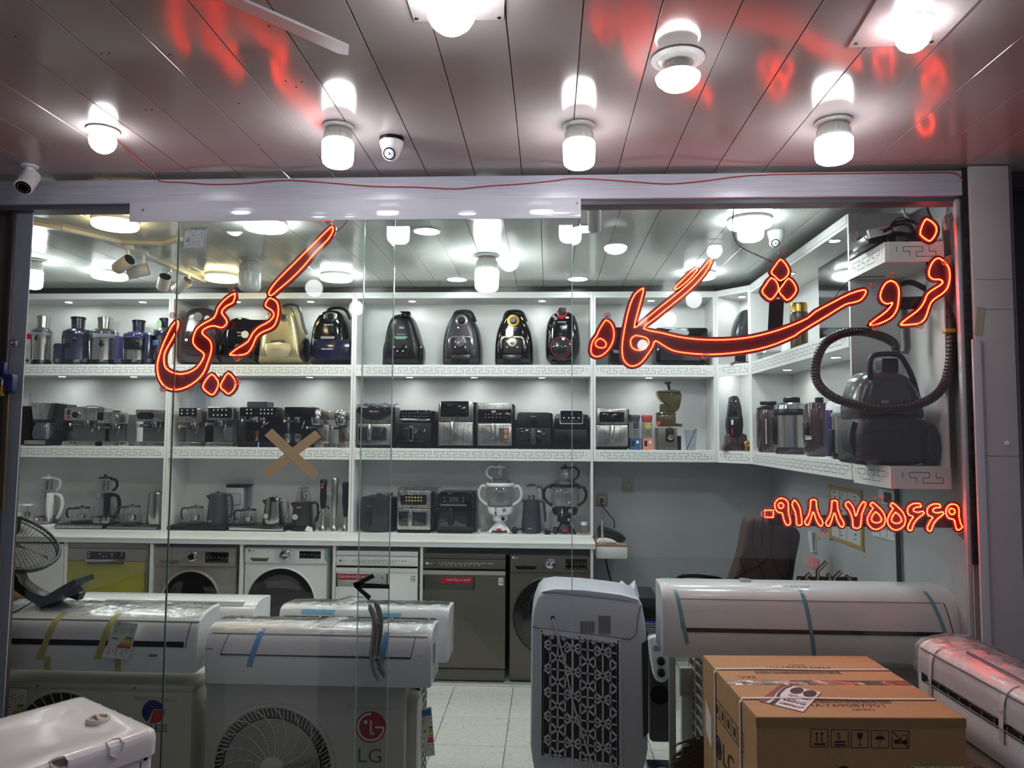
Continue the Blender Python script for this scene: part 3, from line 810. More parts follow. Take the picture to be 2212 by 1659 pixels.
c7 = ((1240, 420), 3.771); c8 = ((1720, 400), 3.606); c5 = ((350, 420), 3.77)
sg = thing('led_sign', 'large red glowing LED word sign in flowing script across the right half of the glass', 'sign', (*spx(1106, 830)[:1], YS, spx(1106, 830)[1]))
sg.location = (spx(1600, 700)[0], YS, spx(1600, 790)[1])
glyph(sg, cr(*c7, [(260, 1025), (300, 1050), (320, 1095), (325, 1150), (315, 1200), (290, 1250), (255, 1290), (210, 1318), (165, 1318), (140, 1290), (140, 1240), (155, 1190), (185, 1150), (205, 1105), (235, 1055)]),
      [cr(*c7, [(215, 1175), (250, 1195), (262, 1220), (250, 1245), (215, 1250), (180, 1235), (175, 1205), (195, 1182)])])
big = cr(*c7, [(565, 765), (548, 850), (518, 960), (490, 1085), (560, 1035), (700, 920), (850, 800), (960, 700), (1050, 600), (1130, 505), (1112, 560), (1060, 650), (950, 770), (800, 895), (650, 1015), (565, 1092), (700, 1125), (850, 1160), (1000, 1180), (1150, 1185), (1300, 1180), (1450, 1160), (1600, 1125), (1750, 1075), (1900, 1010)]) \
    + cr(*c8, [(150, 985), (300, 905), (420, 845), (530, 815), (538, 845), (500, 895), (440, 915), (380, 930), (250, 1010), (100, 1100), (10, 1155)]) \
    + cr(*c7, [(1800, 1150), (1650, 1215), (1500, 1260), (1350, 1285), (1200, 1300), (1050, 1303), (900, 1290), (800, 1270), (720, 1225), (660, 1192), (640, 1240), (600, 1300), (550, 1365), (500, 1395), (450, 1395), (405, 1350), (392, 1280), (395, 1200), (410, 1100), (430, 1000), (460, 890), (500, 810)])
glyph(sg, big, [cr(*c7, [(470, 1170), (460, 1200), (470, 1245), (510, 1268), (560, 1265), (600, 1230), (610, 1200), (590, 1170), (540, 1155), (500, 1150)])], 2)
glyph(sg, cr(*c7, [(990, 600), (1000, 622), (940, 690), (885, 740), (828, 778), (826, 752), (880, 700), (935, 645)]), (), 2, .010)
for pts in ([(1680, 530), (1720, 565), (1748, 620), (1735, 665), (1680, 705), (1640, 672), (1605, 635), (1640, 580)],
            [(1605, 680), (1650, 715), (1665, 770), (1640, 820), (1600, 858), (1560, 830), (1530, 790), (1560, 740)],
            [(1745, 685), (1790, 725), (1810, 780), (1780, 830), (1735, 862), (1700, 830), (1668, 790), (1700, 740)]):
    glyph(sg, cr(*c7, pts), (), 2)
bar(sg, cr(*c7, [(1597, 850), (1716, 850), (1705, 1110), (1583, 1140)]))
glyph(sg, cr(*c8, [(735, 745), (775, 765), (797, 810), (797, 880), (785, 960), (750, 1020), (700, 1055), (640, 1080), (580, 1092), (578, 1076), (640, 1030), (700, 985), (738, 940), (748, 915), (715, 925), (680, 915), (655, 880), (660, 830), (690, 770)]), (), 2)
glyph(sg, cr(*c8, [(1110, 570), (1150, 595), (1185, 640), (1195, 700), (1190, 760), (1170, 810), (1130, 850), (1070, 890), (1040, 930), (1020, 990), (1000, 1040), (960, 1075), (900, 1085), (820, 1090), (818, 1076), (860, 1040), (930, 990), (970, 950), (1000, 900), (1020, 850), (1070, 810), (1120, 780), (1140, 757), (1120, 735), (1070, 735), (1035, 710), (1035, 660), (1055, 610), (1080, 580)]), (), 2)
glyph(sg, cr(*c8, [(1015, 265), (1060, 290), (1090, 330), (1085, 380), (1050, 430), (1020, 430), (965, 385), (975, 330), (995, 285)]), (), 2, .016)
bar(sg, cr(*c8, [(1015, 420), (1100, 410), (1110, 590), (1025, 660)]))
bar(sg, cr(*c8, [(790, 868), (1030, 862), (1000, 962), (785, 965)]))
bar(sg, cr(*c7, [(300, 1080), (420, 1080), (400, 1270), (300, 1260)]))
for p in ((1546, 541), (1683, 547), (1877, 621), (1919, 599), (1882, 709), (1979, 707), (2036, 568), (1310, 685), (1519, 771)): cup(sg, *p)
s2 = thing('led_sign', 'red glowing LED name sign in flowing script on the left half of the glass', 'sign', (spx(520, 700)[0], YS, spx(520, 850)[1]))
glyph(s2, cr(*c5, [(1385, 262), (1392, 300), (1350, 370), (1250, 470), (1150, 590), (1050, 690), (950, 775), (890, 825), (870, 805), (900, 750), (960, 680), (1050, 590), (1150, 490), (1250, 390), (1330, 310)]), (), 2)
glyph(s2, cr(*c5, [(885, 845), (930, 870), (948, 920), (945, 985), (920, 1060), (880, 1095), (820, 1120), (770, 1160), (740, 1230), (700, 1290), (640, 1308), (560, 1308), (560, 1296), (620, 1250), (700, 1200), (740, 1130), (790, 1080), (850, 1050), (900, 1010), (912, 970), (890, 940), (848, 915), (845, 890), (865, 855)]), (), 2)
glyph(s2, [(508, 634), (504, 653), (493, 659), (483, 667), (479, 676), (485, 685), (491, 696), (485, 705), (477, 708), (464, 704), (451, 706), (439, 713), (437.5, 721), (451, 733), (457, 744), (456, 762), (449, 783), (440, 805), (424, 823), (403, 836), (382, 842), (363, 839), (350, 828), (342, 810), (340.5, 785), (349, 754), (359.5, 729), (372, 704), (384, 693), (385, 706), (374, 729), (362, 750), (355, 767), (356, 790), (367, 802), (387, 808), (407, 805), (425, 795), (438, 777), (441, 764), (428, 754), (418, 742), (418, 729), (425, 711), (440, 699), (463, 686), (470, 668), (478, 656), (490, 644)], (), 2)
for pts in ([(405, 1465), (440, 1495), (462, 1540), (440, 1600), (410, 1632), (370, 1610), (333, 1570), (360, 1510)], [(540, 1455), (580, 1490), (600, 1530), (590, 1580), (545, 1625), (510, 1600), (475, 1565), (505, 1500)]):
    glyph(s2, cr(*c5, pts), (), 2)
bar(s2, cr(*c5, [(560, 1015), (850, 1020), (800, 1080), (520, 1100)]))
bar(s2, cr(*c5, [(330, 1490), (560, 1480), (560, 1580), (280, 1530)]))
for p in ((716, 484), (507, 628), (382, 684), (520, 775), (362, 841), (613 - 95, 826)): cup(s2, *p)
s3 = thing('led_sign', 'red glowing LED telephone number sign on the lower right of the glass', 'sign', (spx(1860, 1100)[0], YS, spx(1860, 1150)[1]))
d5 = ((1540, 820), 4.608); d6 = ((1800, 820), 4.148)
kw = dict(smk=2, grow=.011, step=.0084, r=.003)
glyph(s3, cr(*d5, [(515, 1300), (600, 1300), (600, 1370), (515, 1370)]), smk=1, grow=.011, step=.0092, r=.0032)
glyph(s3, cr(*d5, [(680, 1180), (725, 1195), (750, 1235), (750, 1320), (765, 1380), (770, 1430), (745, 1450), (722, 1435), (702, 1380), (690, 1330), (650, 1320), (620, 1285), (615, 1235), (640, 1195)]), [cr(*d5, [(675, 1225), (700, 1240), (700, 1270), (670, 1283), (650, 1262), (655, 1235)])], **kw)
glyph(s3, cr(*d5, [(810, 1200), (840, 1230), (865, 1280), (875, 1340), (885, 1440), (835, 1445), (830, 1380), (815, 1310), (785, 1245)]), **kw)
for dx, dy in ((0, 0), (210, 9)):
    glyph(s3, cr(*d5, [(x + dx, y + dy) for x, y in [(975, 1200), (1025, 1200), (1030, 1270), (1060, 1360), (1095, 1420), (1075, 1460), (1050, 1440), (1020, 1380), (998, 1315), (975, 1380), (945, 1450), (915, 1430), (912, 1410), (950, 1350), (970, 1270)]]), **kw)
glyph(s3, cr(*d5, [(1350, 1215), (1400, 1280), (1420, 1360), (1450, 1280), (1495, 1215), (1520, 1240), (1480, 1340), (1465, 1470), (1395, 1470), (1390, 1400), (1360, 1310), (1315, 1245)]), **kw)
for dx, dy in ((0, 0), (180, 5)):
    glyph(s3, cr(*d6, [(x + dx, y + dy) for x, y in [(350, 1100), (390, 1130), (440, 1180), (465, 1240), (455, 1300), (400, 1340), (350, 1335), (310, 1290), (305, 1240), (335, 1180), (355, 1150), (330, 1125)]]),
          [cr(*d6, [(x + dx, y + dy) for x, y in [(378, 1185), (420, 1225), (430, 1265), (385, 1285), (345, 1265), (345, 1230)]])], **kw)
for dx, dy in ((0, 0), (175, 5)):
    glyph(s3, cr(*d6, [(x + dx, y + dy) for x, y in [(775, 1113), (785, 1140), (745, 1142), (718, 1158), (720, 1178), (760, 1190), (800, 1178), (812, 1200), (760, 1240), (720, 1290), (700, 1350), (672, 1345), (668, 1310), (700, 1250), (716, 1228), (680, 1215), (663, 1185), (670, 1145), (700, 1117), (740, 1108)]]), **kw)
glyph(s3, cr(*d6, [(1065, 1115), (1105, 1125), (1125, 1160), (1125, 1220), (1140, 1290), (1155, 1320), (1120, 1350), (1102, 1335), (1090, 1290), (1078, 1252), (1040, 1245), (1010, 1210), (1010, 1160), (1035, 1125)]), [cr(*d6, [(1060, 1155), (1085, 1165), (1085, 1200), (1055, 1208), (1035, 1185), (1040, 1162)])], **kw)
bar(s3, [(1662, 1112), (2072, 1115), (2078, 1141), (1662, 1136)])
for p in ((1645, 1108), (1774, 1145), (1892, 1076), (2071, 1155)): cup(s3, *p)
# sign wires
BW = M('black_cable', (22, 22, 24), .45)
def wire(label, pts, y=None, r=.0025, mat=None, nm='electric_wire', cat='wire'):
    P = [tuple(atY(p[0], p[1], p[2] if len(p) > 2 else y)) for p in pts]
    return single(nm, MB().tube(sm(P, 4, False), r, 7), mat or BW, label, cat)
wire('thin black wire dropping from the ceiling to the three dots of the right sign', [(1588, 432), (1583, 470), (1583, 500), (1594, 528), (1622, 545), (1660, 562), (1672, 570)], YG + .06)
wire('thin black wire joining the tip of the left sign to the ceiling', [(722, 503), (740, 490), (752, 474)], YG + .06, .0018)
wire('thin dark wire looping between the long stroke and the next letter of the right sign', [(1797, 655), (1812, 630), (1838, 604), (1870, 598), (1912, 597)], YG + .07, .0018)
wire('red wire running down beside the silver post at upper right', [(2052, 425), (2040, 480), (2033, 520)], YG + .08, .002, WR)
# note, tapes, arrow and handle on the glass
nt_ = thing('paper_note', 'small white notice with handwriting stuck high on the glass at left', 'note', tuple(atY(420, 540, YG + .002)))
fn = Fr(YG - .002, cx=420, by=540)
part('sheet', fn.pr(MB(), [(410, 491), (446, 491), (443, 539), (396, 538), (398, 500)], YG - .0028, YG - .0006), M('faded_note_paper', (176, 180, 180), .7), nt_)
m_ = MB()
for c_ in range(5):
    for r_ in range(7):
        if random.random() < .75: fn.box(m_, 409 + c_ * 6.5, 496 + r_ * 5, 409 + c_ * 6.5 + random.uniform(1, 2), 496 + r_ * 5 + random.uniform(1, 4), YG - .0032, YG - .0028)
for a in ((399, 536, 441, 537), (441.5, 494, 442.5, 536), (412, 493, 443, 494)): fn.box(m_, *a, YG - .0032, YG - .0028)
fn.pr(m_, [(402, 520), (406, 512), (407, 522), (403, 524)], YG - .0032, YG - .0028)
part('handwriting', m_, GRI, nt_)
tp1 = single('parcel_tape', Fr(YG + .01, cx=630).pr(MB(), [(587, 926), (691, 1021), (679, 1037), (571, 941)], YG + .0125, YG + .0135), M('brown_parcel_tape', (222, 196, 150), .32, alpha=.93), 'brown parcel tape strip of the cross on the glass, running down to the right', 'tape')
tp2 = single('parcel_tape', Fr(YG + .01, cx=630).pr(MB(), [(680, 929), (693, 944), (583, 1032), (568, 1017)], YG + .0142, YG + .0152), MATS['brown_parcel_tape'], 'brown parcel tape strip of the cross on the glass, running up to the right', 'tape')
fa_ = Fr(YG - .02, cx=785, by=1265)
ar = thing('arrow_sticker', 'black tape arrow pointing left stuck on the glass door', 'arrow', (fa_.x(785), YG - .017, fa_.z(1300)))
for q in ([(762, 1262), (765, 1259), (840, 1262), (841, 1271), (770, 1271)], [(762, 1262), (804, 1239), (809, 1247), (769, 1269)], [(763, 1267), (772, 1264), (802, 1288), (797, 1297)]):
    part('tape_stroke', fa_.pr(MB(), q, YG - .0185, YG - .0165), INK, ar)
HN = M('dark_chrome', (150, 148, 148), .3, .9)
for nm, dx, dy, yy, sg_ in (('near', 0, 0, YG - .052, -1), ('far', 12, -8, YG + .048, 1)):
    hd = thing('door_handle_bar', 'curved chrome pull handle on the outer face of the glass door' if nm == 'near' else 'matching curved chrome pull handle on the inner face of the glass door', 'handle', tuple(atY(815, 1470, yy)), None)
    fh = Fr(yy, cx=815, by=1380)
    path = [(797, 1306), (806, 1330), (809, 1352), (807, 1385), (804, 1412), (808, 1440), (820, 1470)]
    L = sm([(x + dx, y + dy) for x, y in path], 5, False); rings = []
    for i, (x, y) in enumerate(L):
        a = L[max(i - 1, 0)]; b = L[min(i + 1, len(L) - 1)]; ddx, ddy = b[0] - a[0], b[1] - a[1]; l = math.hypot(ddx, ddy); nx, ny = -ddy / l, ddx / l
        w = 6.2 * (1 if 1 < i < len(L) - 2 else .55)
        ring = []
        for j in range(12):
            an = 2 * PI * j / 12; o_ = w * math.cos(an); X, Z = fh.p(x + nx * o_, y + ny * o_); ring.append((X, yy + .009 * math.sin(an), Z))
        rings.append(ring)
    part('grip', MB().loft(rings), HN, hd)
    for px, py in ((809, 1352), (806, 1425)):
        x, z = fh.p(px + dx * .9, py + dy * .6)
        part('standoff', MB().lathe([(.011, 0), (.008, .012 * -sg_), (.008, .03 * -sg_)], x, z, 16, yy, 'y'), HN, hd)
# ================================================================= BASE CABINETS AND LARGE APPLIANCES
fk = Fr(YK, cx=800)
zFL = fk.z(1460)
ct = thing('counter', 'long white countertop over the washing machines and dishwashers', 'counter', (fk.x(600), YK, zCT - .03))
part('worktop', MB().box(fk.x(-60), fk.x(1286), YK - .012, YB, zCT - .012, zCT, .002, 1), LAM, ct)
part('front_band', MB().box(fk.x(-60), fk.x(1286), YK - .01, YK + .008, fk.z(1177), zCT - .012), LAM, ct)
base = thing('base_cabinet', 'white open base cabinet row with vertical panels framing the large appliances', 'cabinet', (fk.x(600), YK, 0))
for px in (152, 336, 528, 727, 914, 1278):
    part('divider_panel', MB().box(fk.x(px - 2.6), fk.x(px + 3), YK, YB, fk.z(1466), fk.z(1177), .001, 1), LAM, base)
part('floor_panel', MB().box(fk.x(-60), fk.x(1284), YK, YB, fk.z(1466), fk.z(1459)), LAM, base)
part('plinth_edge', MB().box(fk.x(-60), fk.x(1284), YK - .004, YK + .014, fk.z(1467), fk.z(1459)), LAM, base)
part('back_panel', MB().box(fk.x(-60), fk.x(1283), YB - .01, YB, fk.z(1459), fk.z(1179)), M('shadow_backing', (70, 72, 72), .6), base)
dr = part('door', MB().box(fk.x(-60), fk.x(148), YK - .002, YK + .016, fk.z(1459), fk.z(1182), .001, 1), LAM, base)
part('hinge', MB().box(fk.x(147), fk.x(150), YK - .003, YK + .01, fk.z(1178), fk.z(1168)), GRY, dr)
for px in (300, 700, 1093): part('cabinet_foot', MB().lathe([(.022, 0), (.028, .01), (.022, .02), (.02, fk.z(1466))], fk.x(px), YK + .06, 16), BLK, base)

YA_ = YK + .03
fa2 = Fr(YA_, cx=800)
OL = M('olive_film_metal', (146, 146, 58), .42, .0, noise=.05, nscale=4)
SG = M('silver_grey_enamel', (160, 158, 152), .34, .55, noise=.02)
DS = M('dark_steel_grey', (104, 101, 94), .36, .55, noise=.02)
DGL = M('dark_door_glass', (16, 16, 20), .05, coat=1)
def body(t, f, x0, x1, yt, yb_, mat, dep=.5, y=None, bev=.006):
    y = y or YA_; return part('body', f.box(MB(), x0, yt, x1, yb_, y, y + dep, bev), mat, t)
def rectp(t, f, nm, x0, y0, x1, y1, d, mat, r=1.5, lab=None):
    """thin plate standing d metres proud of the frame's plane"""
    return part(nm, f.rp(MB(), x0, y0, x1, y1, r, f.Y - d, f.Y + .001, min(.002, d * .4) if d > .004 else 0), mat, t, lab)
def marks(mb, f, x0, x1, py, n, d, h=1.2, w=2.5, seed=1):
    rnd = random.Random(seed)
    for i in range(n):
        x = x0 + (x1 - x0) * i / max(n - 1, 1); ww = w * rnd.uniform(.6, 1.2)
        f.box(mb, x - ww / 2, py - h / 2, x + ww / 2, py + h / 2, f.Y - d - .0008, f.Y - d)
    return mb
# olive dishwasher
t = thing('dishwasher', 'dishwasher with olive front and silver control strip, in the leftmost open bay', 'dishwasher', (fa2.x(248), YA_, fk.z(1459)))
body(t, fa2, 161, 331, 1179, 1456, SG)
rectp(t, fa2, 'lid_edge', 162, 1178, 331, 1188, .012, SG)
rectp(t, fa2, 'door', 160, 1217, 325, 1440, .012, OL)
cp = rectp(t, fa2, 'control_panel', 161, 1190, 328, 1216, .014, SG)
rectp(t, fa2, 'display', 202, 1196, 283, 1212, .0155, GBK)
rectp(t, fa2, 'handle_lip', 201, 1212, 282, 1218, .03, CHR)
rectp(t, fa2, 'pocket', 203, 1218.5, 281, 1222, .0125, DGR)
for px in (196, 288): part('button', fa2.disc(MB(), px, 1205, 3.4, YA_ - .017, YA_ - .01, 14), SG, t)
mb = MB()
for q in ((206, 1199), (206, 1204), (206, 1208), (229, 1201), (236, 1207), (242, 1207), (255, 1201), (255, 1206), (276, 1199), (276, 1204)): fa2.box(mb, q[0] - 1.2, q[1] - .8, q[0] + 1.6, q[1] + .8, YA_ - .0163, YA_ - .0156)
part('display_digits', mb, WIN, t)
# washers
def washer(label, f, x0, x1, yt, ysplit, yb_, mat, dc, ringmat, drawer, knob, disp, glass=DGL, rim=6, yref=None):
    Y = f.Y
    t = thing('washing_machine', label, 'washing machine', (f.x((x0 + x1) / 2), Y, fk.z(1459)))
    part('body', f.box(MB(), x0, yt, x1, yb_, Y, Y + .48, .008), mat, t)
    rectp(t, f, 'control_panel', x0 + 1, yt + 1, x1 - 1, ysplit, .010, mat, 2)
    cx, cy, r = dc; k = f.k
    X, Z = f.p(cx, cy)
    part('door_ring', MB().lathe([(r * k, 0), (r * k, -.012), (r * k * .985, -.022), ((r - rim * .5) * k, -.026), ((r - rim) * k, -.014), ((r - rim) * k, 0)], X, Z, 56, Y, 'y'), ringmat, t)
    dg_ = part('door_glass', MB().lathe([((r - rim) * k, -.016), ((r - rim) * k * .9, -.012), ((r - rim) * k * .72, -.022), ((r - rim) * k * .35, -.03), (0, -.032)], X, Z, 56, Y, 'y'), glass, t)
    rectp(t, f, 'detergent_drawer', *drawer, .0118, mat, 2)
    d0 = drawer
    part('drawer_grip', f.pr(MB(), [(d0[0] + 8, d0[3] - 9), (d0[2] - 2, d0[3] - 9), (d0[2] - 6, d0[3] - 2), (d0[0] + 14, d0[3] - 2)], Y - .0135, Y - .0119), M('grip_shadow', (90, 92, 92), .5) if mat is not DS else BLK, t)
    kx, ky, kr = knob; X, Z = f.p(kx, ky)
    kn = part('dial', MB().lathe([(kr * k * 1.12, -.010), (kr * k * 1.1, -.014), (kr * k, -.016), (kr * k * .95, -.032), (kr * k * .8, -.035), (0, -.034)], X, Z, 32, Y, 'y'), CHR, t)
    rectp(t, f, 'display', *disp, .0112, GBK, 1)
    mb = MB()
    for r_ in range(5):
        for sx in (-1, 1): marks(mb, f, kx + sx * (kr + 6) - 3, kx + sx * (kr + 6) + 3, ky - 8 + r_ * 4, 2, .0102, .8, 3, r_)
    marks(mb, f, disp[0] + 3, disp[2] - 3, disp[3] + 3, 9, .0102, .8, 2.5, 4)
    part('panel_marks', mb, GRI, t)
    mb = MB(); marks(mb, f, disp[0] + 4, disp[2] - 4, (disp[1] + disp[3]) / 2, 6, .0113, 2, 3, 9); marks(mb, f, disp[0] + 4, disp[2] - 4, disp[3] - 3, 8, .0113, 1.5, 2.4, 8)
    part('display_digits', mb, GRI, t)
    return t
t = washer('silver grey washing machine with black dial, beside the olive dishwasher', fa2, 343, 519, 1184, 1224, 1456, SG, (425, 1297, 66), SG, (347, 1187, 402, 1222), (426, 1203.5, 10), (453, 1194, 503, 1217))
part('dial_face', MB().lathe([(7 * fa2.k, -.0352), (0, -.037)], fa2.x(426), fa2.z(1203.5), 24, YA_, 'y'), BLK, t)
t = washer('white washing machine with dark round door and silver dial, in the bay under the handheld blenders', fa2, 537, 713, 1183, 1216, 1456, WHT, (617, 1300, 76), M('white_ring', (225, 228, 230), .3), (541, 1186, 592, 1214), (623, 1198.5, 10.5), (654, 1189, 700, 1205), rim=3)
t['label'] = 'white washing machine with dark round door, the only white one'
mb = MB(); fa2.tx(mb, 'LG', 551.5, 1192, 4.4, YA_ - .0127); part('lettering', mb, GRI, t)
mb = MB(); fa2.tx(mb, 'ThinQ', 582, 1191.5, 3, YA_ - .0127); fa2.tx(mb, '8kg', 587, 1204, 2.6, YA_ - .0127); part('lettering', mb, GRI, t)
part('emblem', fa2.disc(MB(), 547.5, 1189.5, 2.6, YA_ - .0126, YA_ - .0116, 16), GRI, t)
part('blue_film_tab', fa2.pr(MB(), [(708, 1184), (713, 1184), (713, 1210), (708, 1208)], YA_ - .012, YA_ - .0101), M('blue_tape_pale', (120, 170, 186), .5), t)
t = washer('dark grey washing machine at the right end of the base cabinets', fa2, 1103, 1276, 1191, 1226, 1452, DS, (1194, 1318, 84), CHR, (1105, 1194, 1163, 1223), (1190, 1207.5, 10), (1222, 1198, 1268, 1220), rim=3)
mb = MB(); fa2.tx(mb, 'LG', 1114, 1199, 4, YA_ - .0127); part('lettering', mb, WIN, t); part('emblem', fa2.disc(MB(), 1110.5, 1196.5, 2.4, YA_ - .0127, YA_ - .0116, 16), WIN, t)
# two dishwashers
def dishw(label, x0, x1, yt, mat, ink, rtl):
    t = thing('dishwasher', label, 'dishwasher', (fa2.x((x0 + x1) / 2), YA_, fk.z(1459)))
    f = fa2
    part('body', f.box(MB(), x0 + 1, yt + 3, x1 - 1, 1453, YA_, YA_ + .5, .004), mat, t)
    rectp(t, f, 'top_edge', x0, yt, x1, yt + 10, .014, mat, 1)
    rectp(t, f, 'control_panel', x0, yt + 11.5, x1, yt + 31, .014, mat, 1)
    rectp(t, f, 'handle_recess', x0 + 1, yt + 32, x1 - 1, yt + 36, .002, BLK, 1)
    dr = rectp(t, f, 'door', x0, yt + 36, x1, 1427, .014, mat, 1)
    part('handle_bevel', f.pr(MB(), [(x0, yt + 35.5), (x1, yt + 35.5), (x1, yt + 44), (x0, yt + 44)], YA_ - .017, YA_ - .013), M('handle_bevel_light', (188, 188, 180), .3, .4) if mat is DS else mat, t)
    rectp(t, f, 'kick_plate', x0, 1430, x1, 1453, .010, mat, 1)
    mb = MB(); f.tx(mb, 'LG', x0 + 13, yt + 23, 4, YA_ - .0147); marks(mb, f, x0 + 36, x0 + 148, yt + 20, 18, .014, 1.6, 3.4, 3); marks(mb, f, x0 + 40, x0 + 120, yt + 24, 9, .014, 1, 4, 5)
    part('lettering', mb, ink, t); part('emblem', f.disc(MB(), x0 + 9, yt + 21, 2.6, YA_ - .0148, YA_ - .0139, 16), ink, t)
    # sticker band
    q = (x0 + 1, yt + 47, x0 + 111, yt + 76)
    st = rectp(t, f, 'sticker', *q, .0146, M('grey_sticker', (176, 178, 178), .4) if not rtl else M('dark_sticker', (72, 70, 68), .4), .5)
    rx = (q[0] + 5, q[1] + 2, q[0] + 70, q[1] + 14) if not rtl else (q[0] + 38, q[1] + 2, q[0] + 106, q[1] + 15)
    part('red_band', f.box(MB(), *rx, YA_ - .0152, YA_ - .0144), RIN, st)
    mb = MB()
    if rtl: f.tx(mb, '\ufe94\ufea9\ufeaa\ufecc\ufe98\ufee3 \ufe8e\ufef3\ufe8d\ufeed\ufeaf \ufee6\ufee3 \ufed2\ufef4\ufec8\ufee8\ufe98\ufedf\ufe8d', rx[0] + 12, rx[3] - 4, 7, YA_ - .0157, 50)
    else: f.tx(mb, 'CLEAN FROM MULTIPLE ANGLES', rx[0] + 1, rx[3] - 4, 5, YA_ - .0157, 63)
    part('lettering', mb, WIN, st)
    mb = MB()
    f.tx(mb, 'QuadWash', (q[0] + 62) if rtl else (q[0] + 32), q[3] - 7, 4.6, YA_ - .0151, 28 if rtl else 24)
    for i, xx in enumerate((q[0] + 12, q[0] + 28) if rtl else (q[0] + 80, q[0] + 98)):
        f.tx(mb, 'IIJ' if i else '<|', xx - 3, q[1] + 13, 7, YA_ - .0151); marks(mb, f, xx - 3, xx + 3, q[1] + 20, 3, .0147, .8, 2); marks(mb, f, xx - 2, xx + 2, q[1] + 23, 2, .0147, .8, 2)
    part('lettering', mb, M('sticker_ink', (96, 96, 94), .6), st)
    for e in ((q[0], q[0] + 3), (q[2] - 3, q[2])): part('sticker_edge', f.box(MB(), e[0], q[1], e[1], q[3], YA_ - .0153, YA_ - .0145), INK, st)
    bd = rectp(t, f, 'badge', x1 - 15, yt + 49, x1 - 4, yt + 65, .0146, WIN, 1)
    mb = MB(); f.tx(mb, '10', x1 - 13, yt + 62, 7.5, YA_ - .0151); marks(mb, f, x1 - 13, x1 - 6, yt + 52, 3, .0147, 1, 3); part('lettering', mb, INK, bd)
    return t
dishw('white dishwasher with a red banner sticker in english, partly behind the glass door edges', 733, 907, 1187, WHT, GRI, False)
dishw('dark grey dishwasher with a red banner sticker in arabic', 918, 1094, 1190, DS, WIN, True)

# ================================================================= AIR CONDITIONERS ON THE FLOOR
def zat(px, py, Y): return atY(px, py, Y).z
def indoor(label, x0, x1, Yf, prof, cx, slot=None, seam=None, mat=None, thick=0, film=False, x1top=0, endr=.02):
    """wall-unit shell: prof = [(Y offset, row)] from the bottom front edge up and over to the back"""
    mat = mat or AMZ
    P = [(Yf + d, zat(cx, py, Yf + d)) for d, py in prof]
    P = sm(P, 4, False); zb = P[0][1]
    P.append((P[-1][0], zb))
    xa = atY(x0, prof[0][1], Yf).x; xb = atY(x1, prof[0][1], Yf).x
    t = thing('indoor_air_conditioner', label, 'air conditioner', ((xa + xb) / 2, Yf + .1, zb))
    c = (sum(p[0] for p in P) / len(P), sum(p[1] for p in P) / len(P))
    def sc(k): return [(c[0] + (a - c[0]) * k, c[1] + (b - c[1]) * k) for a, b in P]
    part('shell', MB().loft([[(x, a, b) for a, b in sc(k)] for x, k in ((xa, .955), (xa + endr * .25, .985), (xa + endr, 1), (xb - endr, 1), (xb - endr * .25, .985), (xb, .955))]), mat, t, smooth=50)
    t['_x'] = 0; del t['_x']
    return t, P, xa, xb
def onsurf(P, xa, xb, z0, z1, off=.002, n=10, x2=None, x3=None):
    """ribbon that follows the shell's front between heights z0 (low) and z1 (high); x shifts from (xa,xb) to (x2,x3)"""
    zs = [p for p in P[:-1]]
    def yz(z):
        for (a, b), (c, d) in zip(zs, zs[1:]):
            if b <= z <= d and d > b: return a + (c - a) * (z - b) / (d - b)
        return zs[-1][0]
    vs = []; x2 = xa if x2 is None else x2; x3 = xb if x3 is None else x3
    for i in range(n + 1):
        k = i / n; z = z0 + (z1 - z0) * k; y = yz(z) - off
        vs += [(xa + (x2 - xa) * k, y, z), (xb + (x3 - xb) * k, y, z), (xb + (x3 - xb) * k, y + off * .8, z), (xa + (x2 - xa) * k, y + off * .8, z)]
    fs = []
    for i in range(n):
        a = i * 4; b = a + 4
        for j in range(4): fs.append((a + j, a + (j + 1) % 4, b + (j + 1) % 4, b + j))
    fs += [(3, 2, 1, 0), (n * 4, n * 4 + 1, n * 4 + 2, n * 4 + 3)]
    return MB().add(vs, fs)
def filmsheet(name, t, P, xa, xb, i0, i1, mat=None, amp=.008, seed=3):
    """crinkled clear wrap following the shell between profile points i0..i1"""
    rnd = random.Random(seed); pr = P[i0:i1]; nx = 56; vs = []; m = len(pr)
    c = (sum(p[0] for p in P) / len(P), sum(p[1] for p in P) / len(P))
    for i in range(nx + 1):
        x = xa + (xb - xa) * i / nx
        for j, (a, b) in enumerate(pr):
            d = Vector((a - c[0], b - c[1])); d.normalize(); k = .004 + rnd.random() ** 2 * amp
            vs.append((x + rnd.uniform(-.006, .006), a + d.x * k, b + d.y * k))
    fs = [(i * m + j, i * m + j + 1, (i + 1) * m + j + 1, (i + 1) * m + j) for i in range(nx) for j in range(m - 1)]
    return part(name, MB().add(vs, fs), mat or FLM, t, smooth=60)
SLOT = M('outlet_slot_dark', (20, 20, 24), .4)
SEAM = M('seam_shadow', (96, 98, 102), .5)
BLT = M('blue_packing_tape', (84, 150, 214), .4)
YLT = M('yellow_packing_tape', (196, 190, 120), .45, alpha=.85)
TLT = M('teal_packing_tape', (92, 156, 172), .4)
